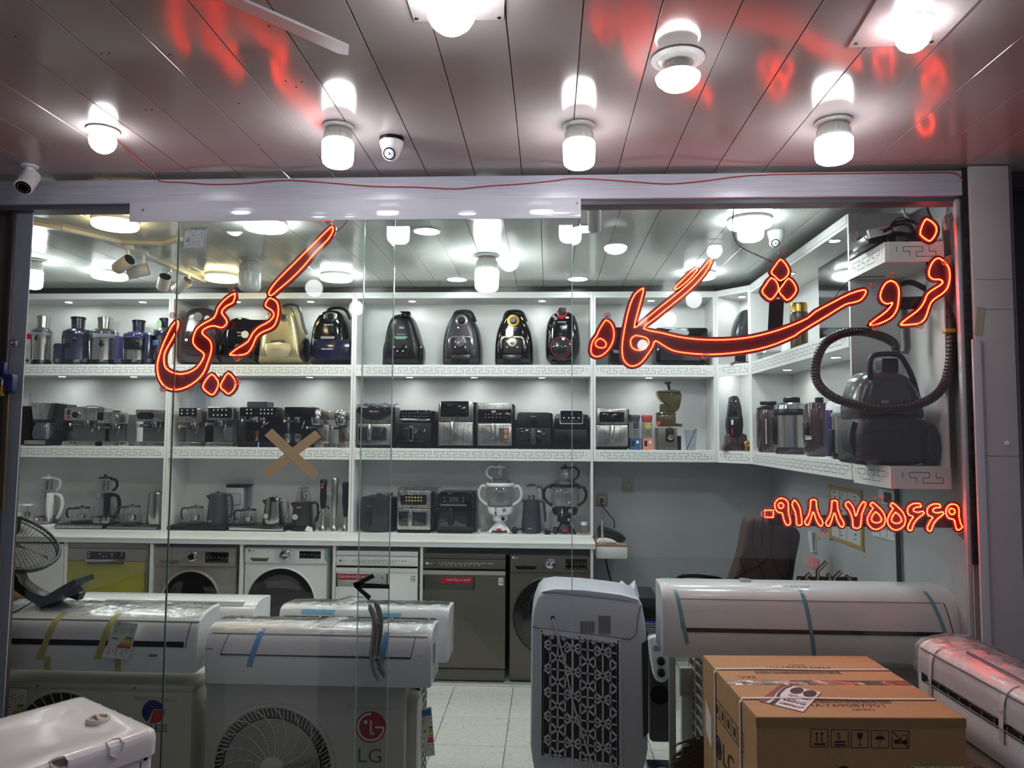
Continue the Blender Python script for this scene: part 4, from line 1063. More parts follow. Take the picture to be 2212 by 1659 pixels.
# left unit
YL = 3.47
tL, P, xa, xb = indoor('white wrapped air conditioner indoor unit with yellow tapes and hanging energy label, on the left outdoor unit', -40, 424, YL,
    [(0, 1452), (-.004, 1425), (-.004, 1397), (.002, 1365), (.02, 1343), (.05, 1330), (.10, 1318), (.17, 1308), (.24, 1301)], 300)
tL['label'] = 'wrapped white air conditioner with yellow tapes and hanging energy label, lower left'
z = lambda py, Y=YL: zat(300, py, Y)
part('outlet_slot', onsurf(P, xa + .01, atY(398, 1390, YL).x, z(1396), z(1384), .0025, 3), SLOT, tL)
part('panel_seam', onsurf(P, xa + .01, xb - .005, z(1345), z(1343), .002, 1), SEAM, tL)
part('panel_seam', onsurf(P, atY(401, 1390, YL).x, atY(402.5, 1390, YL).x, z(1396), z(1345), .002, 4, atY(409, 1345, YL).x, atY(411, 1345, YL).x), SEAM, tL)
for xs, y0_, y1_, xt in ((84, 1428, 1322, 118), (209, 1424, 1322, 238)):
    part('tape_strip', onsurf(P, atY(xs - 3, 1400, YL).x, atY(xs + 11, 1400, YL).x, z(y0_), z(1332), .004, 12, atY(xt - 3, 1330, YL).x, atY(xt + 11, 1330, YL).x), YLT, tL)
for xs in (97, 249): part('tape_strip', onsurf(P, atY(xs, 1430, YL).x, atY(xs + 13, 1430, YL).x, z(1451), z(1421), .003, 2), YLT, tL)
filmsheet('plastic_wrap', tL, P, xa, xb - .01, 18, len(P) - 1)
fl = Fr(YL - .012, cx=300)
mb = MB(); marks(mb, fl, 340, 356, 1406, 9, 0, 5, 1.2); part('barcode', mb, INK, tL)
part('rating_sticker', fl.box(MB(), 16, 1397, 38, 1424, YL - .0065, YL - .003), M('pale_sticker', (206, 208, 212), .5), tL)
mb = MB()
for i in range(6): marks(mb, fl, 19, 32, 1400 + i * 4, 5, -.004, .9, 2.6, i)
part('sticker_print', mb, GRI, tL)
def elabel(t, f, quad, y, curl=.02):
    """hanging paper energy label: quad = top-left, top-right, bottom-right, bottom-left in photo pixels"""
    a, b, c, d = quad
    def uv(u, v): return ((a[0] * (1 - u) + b[0] * u) * (1 - v) + (d[0] * (1 - u) + c[0] * u) * v, (a[1] * (1 - u) + b[1] * u) * (1 - v) + (d[1] * (1 - u) + c[1] * u) * v)
    def P3(u, v, o=0): px, py = uv(u, v); X, Z = f.p(px, py); return (X, y - o - curl * max(0, v - .6) ** 2 * 4, Z)
    vs = []; n = 8
    for i in range(n + 1): vs += [P3(0, i / n), P3(1, i / n), P3(1, i / n, -.0008), P3(0, i / n, -.0008)]
    fs = []
    for i in range(n):
        for j in range(4): fs.append((i * 4 + j, i * 4 + (j + 1) % 4, i * 4 + 4 + (j + 1) % 4, i * 4 + 4 + j))
    fs += [(0, 1, 2, 3), (n * 4 + 3, n * 4 + 2, n * 4 + 1, n * 4)]
    lb = part('energy_label', MB().add(vs, fs), PAP, t)
    cols = [(60, 140, 70), (150, 190, 60), (225, 215, 70), (225, 160, 60), (205, 80, 50), (190, 40, 48)]
    for i, c_ in enumerate(cols):
        v0 = .40 + i * .055; u0 = .62 - i * .05
        part('rating_bar', MB().add([P3(u0 + .06, v0, .0006), P3(.95, v0, .0006), P3(.95, v0 + .045, .0006), P3(u0 + .06, v0 + .045, .0006), P3(u0, v0 + .022, .0006)], [(0, 1, 2, 3, 4)]), M('rating_%d' % i, c_, .6), lb, smooth=0)
    mb = MB(); rnd = random.Random(5)
    for v0 in (.16, .2, .24, .28, .33, .76, .8, .84, .88, .92):
        u = .08
        while u < .85:
            w = rnd.uniform(.05, .2)
            mb.add([P3(u, v0, .0006), P3(min(.92, u + w), v0, .0006), P3(min(.92, u + w), v0 + .012, .0006), P3(u, v0 + .012, .0006)], [(0, 1, 2, 3)]); u += w + rnd.uniform(.05, .2)
    mb.add([P3(.12, .46, .0006), P3(.32, .46, .0006), P3(.36, .48, .0006), P3(.32, .50, .0006), P3(.12, .50, .0006)], [(0, 1, 2, 3, 4)])
    ring = [(.2 + .07 * math.cos(q * PI / 6), .07 + .05 * math.sin(q * PI / 6)) for q in range(12)]
    ri = [(.2 + .045 * math.cos(q * PI / 6), .07 + .032 * math.sin(q * PI / 6)) for q in range(12)]
    mb.add([P3(*q, .0006) for q in ring] + [P3(*q, .0006) for q in ri], [(q, (q + 1) % 12, 12 + (q + 1) % 12, 12 + q) for q in range(12)])
    part('print', mb, GRI, lb, smooth=0)
    return lb
elabel(tL, Fr(YL - .05, cx=270), [(260, 1338), (309, 1342), (292, 1416), (237, 1411)], YL - .03)
# unit behind the left one
tB, P, xa, xb = indoor('white air conditioner shell lying behind the left wrapped one, under the fan', 120, 545, 4.05,
    [(0, 1400), (-.01, 1360), (-.008, 1335), (.01, 1315), (.05, 1301), (.11, 1291), (.18, 1285), (.26, 1282)], 400)
part('support_stand', MB().box(xa + .1, xb - .1, 4.1, 4.25, 0, P[0][1] - .001), GRY, tB)
part('grey_trim', onsurf(P, atY(215, 1310, 4.05).x, atY(520, 1310, 4.05).x, zat(400, 1306, 4.09), zat(400, 1300, 4.09), .003, 3), M('trim_grey', (116, 122, 124), .4), tB)
# centre unit
YN = 3.42
tC, P, xa, xb = indoor('white air conditioner with blue tapes, on the outdoor unit behind the door handle', 443, 931, YN,
    [(0, 1481), (-.012, 1450), (-.014, 1417), (-.006, 1395), (.012, 1373), (.045, 1355), (.10, 1344), (.17, 1338), (.235, 1335)], 680)
z = lambda py, Y=YN: zat(680, py, Y)
part('panel_gap', onsurf(P, atY(479, 1415, YN).x, atY(888, 1415, YN).x, z(1417), z(1414), .003, 2), SLOT, tC)
part('panel_seam', onsurf(P, xa + .02, xb - .02, z(1374), z(1372.5), .002, 1), SEAM, tC)
for a, b in ((479, 492), (888, 896)): part('panel_seam', onsurf(P, atY(a, 1400, YN).x, atY(a + 1.6, 1400, YN).x, z(1414), z(1374), .0025, 5, atY(b, 1374, YN).x, atY(b + 1.6, 1374, YN).x), SEAM, tC)
part('tape_strip', onsurf(P, atY(535, 1440, YN).x, atY(547, 1440, YN).x, z(1441), z(1364), .004, 10, atY(558, 1364, YN).x, atY(569, 1364, YN).x), BLT, tC)
part('tape_strip', onsurf(P, atY(816, 1440, YN).x, atY(828, 1440, YN).x, z(1444), z(1366), .004, 10, atY(829, 1366, YN).x, atY(841, 1366, YN).x), BLT, tC)
filmsheet('plastic_wrap', tC, P, xa + .01, xb - .01, 17, len(P) - 1, seed=5)
fc = Fr(YN - .02, cx=680); mb = MB(); fc.tx(mb, 'ThinQ', 908, 1406, 3.4, YN - .0155); marks(mb, fc, 460, 472, 1398, 4, -.006, 3, 2.4); part('lettering', mb, GRI, tC)
part('side_sticker', MB().box(xb - .001, xb + .001, YN + .05, YN + .12, z(1440), z(1395)), GRY, tC)
# unit behind centre
YM2 = 3.86
tD, P, xa, xb = indoor('open vented white air conditioner behind the blue taped one, with warning sticker on its side', 600, 968, YM2,
    [(0, 1428), (-.01, 1400), (-.01, 1370), (-.002, 1346), (.006, 1328), (.03, 1314), (.08, 1306), (.15, 1301), (.22, 1297)], 780)
z = lambda py, Y=YM2: zat(780, py, Y)
part('vent_opening', onsurf(P, xa + .02, atY(940, 1337, YM2).x, z(1346), z(1333), .003, 3), SLOT, tD)
for px in (610, 690, 765, 845, 925): part('vent_rib', onsurf(P, atY(px, 1340, YM2).x, atY(px + 4, 1340, YM2).x, z(1347), z(1332), .006, 2), AMZ, tD)
for a, b, py in ((650, 722, 1323), (806, 866, 1327)): part('tape_strip', onsurf(P, atY(a, py, YM2).x, atY(b, py, YM2).x, z(py + 4), z(py - 3), .004, 2), M('sky_tape', (110, 182, 216), .4), tD)
part('side_sticker', MB().box(xb - .004, xb + .001, YM2 + .11, YM2 + .14, z(1385), z(1362)), M('warning_yellow', (190, 160, 60), .5), tD)
filmsheet('plastic_wrap', tD, P, xa + .01, xb - .01, 18, len(P) - 1, seed=8)
# remotes in bags
def remote(label, px, py, Y, ang, L=.15):
    c = Vector((atY(px, py, Y).x, Y, 0))
    zb = zat(px, py, Y)
    t = thing('remote_control', label, 'remote control', (c.x, Y, zb - .012), 'remote controls on the air conditioners')
    m_ = MB().box(c.x - .024, c.x + .024, Y - L / 2, Y + L / 2, zb - .012, zb + .010, .007); m_.rot((c.x, Y, zb), ang, 'Z'); part('case', m_, WHT, t)
    m_ = MB().box(c.x - .017, c.x + .017, Y - L / 2 + .012, Y - L / 2 + .05, zb + .0098, zb + .0112, .001, 1); m_.rot((c.x, Y, zb), ang, 'Z'); part('screen', m_, GRY, t)
    m_ = MB()
    for i in range(3):
        for j in range(3): m_.box(c.x - .014 + i * .011, c.x - .008 + i * .011, Y - .008 + j * .016, Y + j * .016, zb + .0098, zb + .0125)
    m_.rot((c.x, Y, zb), ang, 'Z'); part('buttons', m_, GRY, t)
    rnd = random.Random(int(px)); vs = []; n = 9
    for i in range(n + 1):
        for j in range(n + 1):
            u, v = i / n * 2 - 1, j / n * 2 - 1; e = max(abs(u), abs(v))
            hgt = .024 * (1 - e ** 2) + rnd.random() * .008 - (.0 if e < .95 else .012)
            vs.append((c.x + u * .062 + rnd.uniform(-.004, .004), Y + v * .11, zb + max(hgt, -.012)))
    fs = [(i * (n + 1) + j, i * (n + 1) + j + 1, (i + 1) * (n + 1) + j + 1, (i + 1) * (n + 1) + j) for i in range(n) for j in range(n)]
    m_ = MB().add(vs, fs); m_.rot((c.x, Y, zb), ang, 'Z'); part('plastic_bag', m_, FLM, t)
remote('white remote control in a clear bag on the front, blue taped air conditioner', 715, 1347, YN + .12, -.28)
remote('white remote control in a clear bag on the air conditioner behind, left of the handle', 755, 1302, YM2 + .13, -.35, .13)
# right unit
YR = 3.40
tR, P, xa, xb = indoor('very large glossy white air conditioner with teal tape strips, behind the carton', 1432, 2100, YR,
    [(0, 1425), (-.012, 1395), (-.014, 1366), (-.010, 1340), (.0, 1315), (.02, 1290), (.06, 1272), (.12, 1261), (.22, 1253)], 1700, endr=.03)
z = lambda py, Y=YR: zat(1700, py, Y)
part('outlet_slot', onsurf(P, atY(1474, 1360, YR).x, atY(2058, 1360, YR).x, z(1367), z(1358), .003, 3), SLOT, tR)
part('panel_seam', onsurf(P, atY(1464, 1300, YR).x, atY(2042, 1300, YR).x, z(1299), z(1298), .002, 1), SEAM, tR)
part('panel_seam', onsurf(P, atY(1471, 1355, YR).x, atY(1473, 1355, YR).x, z(1360), z(1299), .003, 5, atY(1463, 1299, YR).x, atY(1464.5, 1299, YR).x), SLOT, tR)
part('panel_seam', onsurf(P, atY(2054, 1355, YR).x, atY(2056, 1355, YR).x, z(1360), z(1299), .003, 5, atY(2041, 1299, YR).x, atY(2042.5, 1299, YR).x), SLOT, tR)
for a, b, y0_, y1_ in ((1479, 1456, 1392, 1266), (1754, 1733, 1420, 1273), (2037, 2006, 1366, 1272)):
    part('tape_strip', onsurf(P, atY(a, 1390, YR).x, atY(a + 8, 1390, YR).x, z(y0_), z(y1_ + 6), .004, 12, atY(b, 1275, YR).x, atY(b + 8, 1275, YR).x), TLT, tR)
mb = MB(); text(mb, 'ANSA', (atY(1748, 1270, YR + .1).x, YR + .085, P[-6][1] + .0), (-1, 0, 0), (0, -.6, -.25), .012, .13)
part('lettering', mb, GRI, tR)
single('card_holder', MB().box(atY(1598, 1250, YR + .16).x, atY(1620, 1250, YR + .16).x, YR + .14, YR + .18, P[-2][1] - .004, P[-2][1] + .016, .003), clearmat('frosted_clip', (215, 220, 222), 1.5, .1, 1.5, opaque=.4), 'small clear plastic clip standing on the very large air conditioner', 'clip')

# ------------------------------------------------------------ outdoor units
def fan_grille(t, X, Z, R, Y, mat, rings=20, spokes=12, outer_fins=True, swirl=.5):
    part('fan_well', MB().lathe([(R * .99, -.001), (R * .97, .003), (0, .004)], X, Z, 56, Y - .004, 'y'), M('fan_dark', (10, 10, 14), .5), t)
    fr_ = MB().lathe([(R * 1.04, 0), (R * 1.04, -.010), (R * 1.0, -.014), (R * .97, -.008), (R * .97, 0)], X, Z, 64, Y, 'y')
    fr_.f = [f_ for f_ in fr_.f if len(f_) == 4]
    part('grille_rim', fr_, mat, t)
    mb = MB()
    for i in range(rings):
        r = R * (.2 + .62 * i / rings)
        pts = [(X + r * math.cos(2 * PI * j / 48), Y - .014, Z + r * math.sin(2 * PI * j / 48)) for j in range(48)]
        mb.tube(pts, R * .0085, 4, True)
    part('grille_rings', mb, mat, t, kind='stuff')
    for k in range(spokes):
        a0 = 2 * PI * k / spokes; pts = []
        for i in range(9):
            q = i / 8; r = R * (.19 + .79 * q); a = a0 + swirl * q ** 2 * (1 if swirl > 0 else 1)
            pts.append((X + r * math.cos(a), Y - .016, Z + r * math.sin(a)))
        part('grille_spoke', MB().tube(pts, R * .0085, 5), mat, t)
    if outer_fins:
        mb = MB(); n = 84
        for k in range(n):
            a = 2 * PI * k / n; b = a + .05
            mb.tube([(X + R * .84 * math.cos(a), Y - .015, Z + R * .84 * math.sin(a)), (X + R * .975 * math.cos(b), Y - .010, Z + R * .975 * math.sin(b))], R * .008, 4)
        part('rim_fins', mb, mat, t, kind='stuff')
    part('grille_hub', MB().lathe([(R * .2, -.010), (R * .2, -.020), (R * .17, -.023), (0, -.023)], X, Z, 40, Y, 'y'), mat, t)
OUT = M('outdoor_unit_cream', (186, 184, 170), .42, noise=.03, nscale=4)
OUW = M('outdoor_unit_white', (182, 182, 176), .42, noise=.03, nscale=4)
# left one
Yg = YL + .03
fg = Fr(Yg, cx=250)
t = thing('outdoor_unit', 'cream outdoor unit with blue and red round emblem, lower left behind the glass', 'outdoor unit', (fg.x(230), Yg, 0))
zt_ = fg.z(1474)
part('body', MB().box(fg.x(10), fg.x(434), Yg, Yg + .36, .03, zt_, .012), OUT, t)
part('lid', MB().box(fg.x(8), fg.x(437), Yg - .006, Yg + .37, zt_ - .01, zt_ + .022, .01), OUT, t)
part('foot', MB().box(fg.x(60), fg.x(90), Yg, Yg + .36, 0, .03), BLK, t); part('foot', MB().box(fg.x(350), fg.x(380), Yg, Yg + .36, 0, .03), BLK, t)
for px in (108, 313): part('screw', MB().lathe([(.006, 0), (.005, -.004)], fg.x(px), zt_ + .004, 10, Yg - .006, 'y'), GRY, t)
fan_grille(t, fg.x(162), fg.z(1590), 108 * fg.k, Yg, OUT, 14, 30, False, .12)
part('handle_recess', fg.rp(MB(), 313, 1484, 400, 1496, 6, Yg - .005, Yg + .001, .003), OUT, t)
f = fg
def pie(a0, a1, r=24, cx=353, cy=1521, n=14): return [(cx + r * math.cos(math.radians(a0 + (a1 - a0) * i / n)), cy - r * math.sin(math.radians(a0 + (a1 - a0) * i / n))) for i in range(n + 1)]
part('emblem', f.pr(MB(), pie(14, 240) + [(353, 1515)], Yg - .0012, Yg + .0004), M('emblem_navy', (36, 38, 104), .5), t)
part('emblem', f.pr(MB(), pie(10, -108) + [(353, 1517)], Yg - .0012, Yg + .0004), M('emblem_red', (186, 56, 52), .5), t)
mb = MB(); f.tx(mb, 'GREE', 318, 1561, 14, Yg - .0012, 68); part('lettering', mb, M('emblem_navy'), t)
elabel(t, fg, [(36, 1478), (85, 1480), (84, 1560), (36, 1560)], Yg - .004, 0)
# centre one
Yo = YN + .05
fo_ = Fr(Yo, cx=680)
t = thing('outdoor_unit', 'white outdoor unit with large spiral fan grille and red round emblem, centre foreground', 'outdoor unit', (fo_.x(680), Yo, 0))
zt_ = zat(680, 1481, YN) - .001
part('body', MB().box(fo_.x(462), fo_.x(884), Yo, Yo + .36, .03, zt_, .012), OUW, t)
part('lid', MB().box(fo_.x(460), fo_.x(886), Yo - .004, Yo + .365, zt_ - .035, zt_, .008), OUW, t)
for px in (500, 840): part('foot', MB().box(fo_.x(px), fo_.x(px + 25), Yo, Yo + .36, 0, .03), BLK, t)
fan_grille(t, fo_.x(608), fo_.z(1640), 128 * fo_.k, Yo, OUW, 24, 18, True, .5)
part('handle_recess', f and fo_.rp(MB(), 763, 1504, 866, 1512, 3, Yo - .004, Yo + .001, .002), OUW, t)
CR = M('emblem_crimson', (158, 26, 52), .45)
cx, cy = 812.5, 1551
em = part('emblem', fo_.disc(MB(), cx, cy, 32, Yo - .002, Yo + .001, 48), CR, t)
mb = MB(); WI = M('emblem_white', (214, 212, 206), .5)
arc = [fo_.p(cx + 27 * math.cos(math.radians(a)), cy - 27 * math.sin(math.radians(a))) for a in range(90, 361, 10)]
mb.strip(arc, 4 * fo_.k, Yo - .0032, .001)
mb.strip([fo_.p(cx + 27, cy), fo_.p(cx + 9, cy)], 4 * fo_.k, Yo - .0032, .001)
mb.strip([fo_.p(cx, cy - 14), fo_.p(cx, cy + 13)], 4 * fo_.k, Yo - .0032, .001); mb.strip([fo_.p(cx - 2, cy + 13), fo_.p(cx + 8, cy + 13)], 4 * fo_.k, Yo - .0032, .001)
mb.prism(fo_.P(ell(cx - 11, cy - 10, 4, 4, 14)), Yo - .0032, Yo - .0022)
part('emblem_lines', mb, WI, em)
mb = MB(); fo_.tx(mb, 'LG', 787, 1624, 29, Yo - .0012, 49); part('lettering', mb, M('charcoal_ink', (84, 84, 82), .6), t)
xs_ = fo_.x(884)
part('service_cover', MB().box(xs_ - .02, xs_ + .05, Yo + .05, Yo + .18, .03, fo_.z(1500), .015), OUW, t)
cg = part('condenser', MB().box(xs_ + .02, xs_ + .035, Yo + .18, Yo + .36, .05, zt_ - .01), M('condenser_dark', (36, 38, 42), .5), t)
mb = MB()
for i in range(14):
    z0_ = .06 + i * .045; mb.box(xs_ + .034, xs_ + .041, Yo + .18, Yo + .37, z0_, z0_ + .006)
for j in range(4): mb.box(xs_ + .034, xs_ + .042, Yo + .18 + j * .06, Yo + .186 + j * .06, .05, zt_)
part('condenser_guard', mb, OUW, t)
lf = Fr(Yo + .2, cx=925)
elabel(t, lf, [(915, 1518), (939, 1512), (948, 1612), (927, 1616)], Yo + .20, 0)
mb = MB().prism(lf.P([(915, 1522), (938, 1516), (939, 1529), (916, 1534)]), Yo + .198, Yo + .1988); part('label_header', mb, M('label_blue', (50, 110, 180), .5), t)
# outdoor unit under the right one (mostly hidden)
Yr = 3.46
fr = Fr(Yr, cx=1500)
t = thing('outdoor_unit', 'outdoor unit with dark slotted side grille, between the radiator and the carton', 'outdoor unit', (fr.x(1700), Yr, 0))
xl_ = fr.x(1524)
part('body', MB().box(xl_, fr.x(2040), Yr, Yr + .38, .03, fr.z(1428) , .01), OUW, t)
cgm = MB(); 
part('condenser', MB().box(xl_ - .012, xl_ + .002, Yr + .02, Yr + .38, .04, fr.z(1432)), M('condenser_dark'), t)
mb = MB(); zz = .06
while zz < fr.z(1440): mb.add([(xl_ - .02, Yr + .02, zz + .03), (xl_ - .02, Yr + .38, zz), (xl_ - .02, Yr + .38, zz + .008), (xl_ - .02, Yr + .02, zz + .038), (xl_ - .011, Yr + .02, zz + .03), (xl_ - .011, Yr + .38, zz), (xl_ - .011, Yr + .38, zz + .008), (xl_ - .011, Yr + .02, zz + .038)], [(0, 1, 2, 3), (4, 5, 6, 7), (0, 1, 5, 4), (2, 3, 7, 6), (0, 3, 7, 4), (1, 2, 6, 5)]); zz += .05
for j in range(3): mb.box(xl_ - .022, xl_ - .01, Yr + .02 + j * .17, Yr + .032 + j * .17, .03, fr.z(1428))
part('condenser_guard', mb, OUW, t)
for px in (1580, 1950): part('foot', MB().box(fr.x(px), fr.x(px + 25), Yr, Yr + .36, 0, .03), BLK, t)
# stand legs of another unit left of it
sd = thing('display_stand', 'white upright stand panel under the left end of the very large air conditioner', 'stand', (fr.x(1485), 3.75, 0))
f = Fr(3.75, cx=1490); part('panel', f.box(MB(), 1467, 1440, 1508, 1630, 3.75, 3.79, .004), WHT, sd); sd.location.z = 0
part('post', MB().box(f.x(1452), f.x(1466), 3.9, 3.93, 0, f.z(1425)), GRY, sd)
part('upper_board', f.box(MB(), 1462, 1428, 1516, 1486, 3.71, 3.745, .003), M('greenish_film_board', (158, 160, 150), .4), sd)
part('base', MB().box(f.x(1460), f.x(1510), 3.74, 3.96, 0, .04), WHT, sd)

# ------------------------------------------------------------ evaporative cooler
Yc = 3.50
f = Fr(Yc, cx=1270)
AC = M('cooler_white', (206, 212, 222), .3, noise=.02)
t = thing('air_cooler', 'tall white evaporative air cooler with triangle lattice back grille, centre foreground', 'air cooler', (f.x(1270), Yc, 0))
o = [(1149, 1380), (1150, 1330), (1154, 1310), (1163, 1285), (1175, 1273), (1200, 1269), (1260, 1271), (1340, 1279), (1378, 1288), (1386, 1300), (1393, 1340), (1396, 1380), (1396, 1480), (1397, 1600), (1392, 1628), (1380, 1660), (1158, 1660), (1152, 1628), (1148, 1600)]
zc0 = .0
mb = MB(); oo = f.P(o)
cxm = sum(a for a, b in oo) / len(oo)
rings = []
for y_, k in ((Yc, .955), (Yc + .006, .985), (Yc + .03, 1), (Yc + .30, 1), (Yc + .34, .96)):
    rings.append([(cxm + (x - cxm) * k, y_ - (0 if y_ > Yc + .02 else 0), max(.12, z if k == 1 else z - (1 - k) * .25 * (1 if z > .5 else -1))) for x, z in oo])
mb.loft(rings); part('body', mb, AC, t, smooth=45)
part('base_tank', MB().box(f.x(1160), f.x(1386), Yc + .02, Yc + .32, .05, .30, .03), AC, t)
for px in (1175, 1360): part('caster', MB().lathe([(.025, -.012), (.028, 0), (.025, .012)], Yc + .06, .028, 16, f.x(px), 'x'), BLK, t)
part('top_cover', f.pr(MB(), [(1170, 1275), (1200, 1268.5), (1260, 1270), (1340, 1278), (1379, 1288), (1372, 1294), (1340, 1290), (1200, 1277)], Yc - .004, Yc + .05, .003), AC, t)
gl = part('grille_frame', f.pr(MB(), [(1167, 1352), (1340, 1370), (1343, 1644), (1167, 1617)], Yc - .012, Yc + .002, .004), AC, t)
part('pad', f.pr(MB(), [(1174, 1362), (1332, 1380), (1332, 1634), (1174, 1607)], Yc - .0135, Yc - .011), M('honeycomb_pad', (52, 46, 40), .9, noise=.5, nscale=120, bump=1, bscale=160), gl)
mb = MB(); w_ = 3.1
def gy(px, py): return py + (px - 1174) * .105
def seg(xa_, ya_, xb_, yb_, w=3.0):
    mb.strip([f.p(xa_, gy(xa_, ya_)), f.p(xb_, gy(xb_, yb_))], w * f.k, Yc - .018, .005)
def clipseg(x0_, y0_, x1_, y1_, w=3.0):
    X0, X1, Y0, Y1 = 1174, 1332, 1362, 1612; t0, t1 = 0., 1.; dx, dy = x1_ - x0_, y1_ - y0_
    for p_, q_ in ((-dx, x0_ - X0), (dx, X1 - x0_), (-dy, y0_ - Y0), (dy, Y1 - y0_)):
        if p_ == 0:
            if q_ < 0: return
        else:
            r_ = q_ / p_
            if p_ < 0: t0 = max(t0, r_)
            else: t1 = min(t1, r_)
    if t0 < t1: seg(x0_ + t0 * dx, y0_ + t0 * dy, x0_ + t1 * dx, y0_ + t1 * dy, w)
for i in range(11): clipseg(1174 + i * 15.8, 1362, 1174 + i * 15.8, 1612, 3.6)
for i in range(6): clipseg(1174, 1383 + i * 49, 1332, 1383 + i * 49, 3.0)
for i in range(-6, 12):
    y_ = 1362 + 21 + i * 49
    clipseg(1174, y_, 1332, y_ + 158 * .775, 4.3); clipseg(1174, y_, 1332, y_ - 158 * .775, 4.3)
for a_, b_ in (((1174, 1362), (1332, 1362)), ((1174, 1612), (1332, 1612)), ((1174, 1362), (1174, 1612)), ((1332, 1362), (1332, 1612))): seg(*a_, *b_, 4.5)
part('lattice', mb, AC, t, kind='stuff', smooth=0)
for px, py in ((1171.5, 1356), (1251, 1366), (1334, 1374)): part('screw', f.disc(MB(), px, py, 2.2, Yc - .0145, Yc - .011, 12), GRY, t)
part('seam', MB().strip([f.p(*q) for q in sm([(1154, 1346), (1172, 1352), (1340, 1369), (1360, 1369), (1372, 1358), (1376, 1330), (1382, 1300)], 4, False)], .0022, Yc - .004, .006), SEAM, t)
for q in ((1253, 1335, 1284, 1360), (1292, 1323, 1318, 1362)):
    s_ = part('rating_sticker', f.rp(MB(), *q, 1, Yc - .0015, Yc + .001), M('silver_sticker', (160, 160, 156), .35, .3), t)
    mb = MB()
    for i in range(int((q[3] - q[1]) / 4)): marks(mb, f, q[0] + 4, q[2] - 4, q[1] + 3 + i * 3.6, 4, .0016, 1.1, 4, i + int(q[0]))
    part('sticker_print', mb, GRI, s_)
pp_ = part('side_grille', f.pr(MB(), [(1384, 1379), (1397, 1372), (1397, 1562), (1386, 1574)], Yc - .004, Yc + .03), M('side_grille_dark', (36, 38, 42), .5), t)
part('cord_hole', f.disc(MB(), 1195, 1330, 4.5, Yc - .003, Yc + .002, 18), BLK, t)
part('power_cord', MB().tube(sm([(*f.p(1195, 1330)[:1], Yc - .002, f.z(1330)), (f.x(1200), Yc - .02, f.z(1345)), (f.x(1215), Yc - .026, f.z(1400)), (f.x(1235), Yc - .026, f.z(1490)), (f.x(1262), Yc - .026, f.z(1580)), (f.x(1290), Yc - .03, f.z(1659)), (f.x(1300), Yc - .03, f.z(1700))], 5, False), .0042, 8), M('pale_cord', (206, 206, 204), .4), t)
xs_ = f.x(1396)
part('drain_plug', MB().lathe([(.012, 0), (.012, .03)], Yc + .1, .14, 12, xs_ - .02, 'x'), AC, t)

# ------------------------------------------------------------ oil radiator
Yq = 4.05
f = Fr(Yq, cx=1425)
t = thing('oil_heater', 'black oil filled heater with two knobs on a white control head, beside the air cooler', 'heater', (f.x(1420), Yq, 0))
part('front_fin', f.rp(MB(), 1399, 1368, 1447, 1586, 10, Yq, Yq + .03, .006), M('heater_black', (34, 34, 36), .4, noise=.1), t)
for i in range(6): part('fin', f.rp(MB(), 1401, 1372, 1445, 1584, 8, Yq + .05 + i * .05, Yq + .075 + i * .05, .004), M('heater_black'), t)
part('control_head', f.pr(MB(), sm([(1398, 1366), (1430, 1366), (1441, 1400), (1442, 1430), (1434, 1452), (1420, 1457), (1408, 1448), (1402, 1420), (1398, 1390)], 4), Yq - .05, Yq, .012), M('heater_white', (196, 198, 200), .3), t)
for py in (1412, 1436):
    k_ = part('knob', MB().lathe([(8.5 * f.k, 0), (8.5 * f.k, -.012), (7 * f.k, -.022), (0, -.023)], f.x(1421), f.z(py), 24, Yq - .05, 'y'), BLK, t)
part('switch', f.box(MB(), 1406, 1380, 1420, 1391, Yq - .056, Yq - .048, .002), GRY, t)
part('emboss_ring', MB().lathe([(22 * f.k, 0), (22 * f.k, -.004), (20 * f.k, -.004), (20 * f.k, 0)], f.x(1421), f.z(1488), 30, Yq, 'y'), M('heater_black'), t)
part('foot_bar', MB().box(f.x(1396), f.x(1450), Yq - .02, Yq + .1, .02, .06, .006), BLK, t)
for px in (1402, 1446): part('wheel', MB().lathe([(.02, -.012), (.024, 0), (.02, .012)], Yq + .01, .024, 16, f.x(px), 'x'), BLK, t)
single('plastic_bag', MB().sphere((f.x(1420), Yq - .09, .05), .07, 12, 8, (1, .6, .7)), FLM, 'clear plastic bag lying against the foot of the oil heater', 'bag')
# feather duster
Yd = 3.4
f = Fr(Yd, cx=1480)
t = thing('feather_duster', 'dark brown ostrich feather duster on the floor between heater and carton', 'duster', (f.x(1500), Yd, 0))
mb = MB(); rnd = random.Random(4); x0_ = f.x(1535)
for i in range(900):
    z0_ = rnd.uniform(f.z(1585), f.z(1710)); L = rnd.uniform(.06, .19); yy = Yd + rnd.uniform(-.09, .09); dr = rnd.uniform(.1, .9)
    pts = [(x0_ - L * q, yy + rnd.uniform(-.004, .004), z0_ - dr * L * q * q + rnd.uniform(-.003, .003)) for q in (0, .3, .6, .85, 1)]
    mb.tube(pts, .002, 3, rs=[.001, .003, .0045, .003, .0006])
part('feathers', mb, M('feather_brown', (66, 56, 50), .9, noise=.3), t, kind='stuff')
part('handle', MB().tube([(f.x(1538), Yd, f.z(1640)), (f.x(1545), Yd + .02, f.z(1500))], .008, 10), BLK, t)

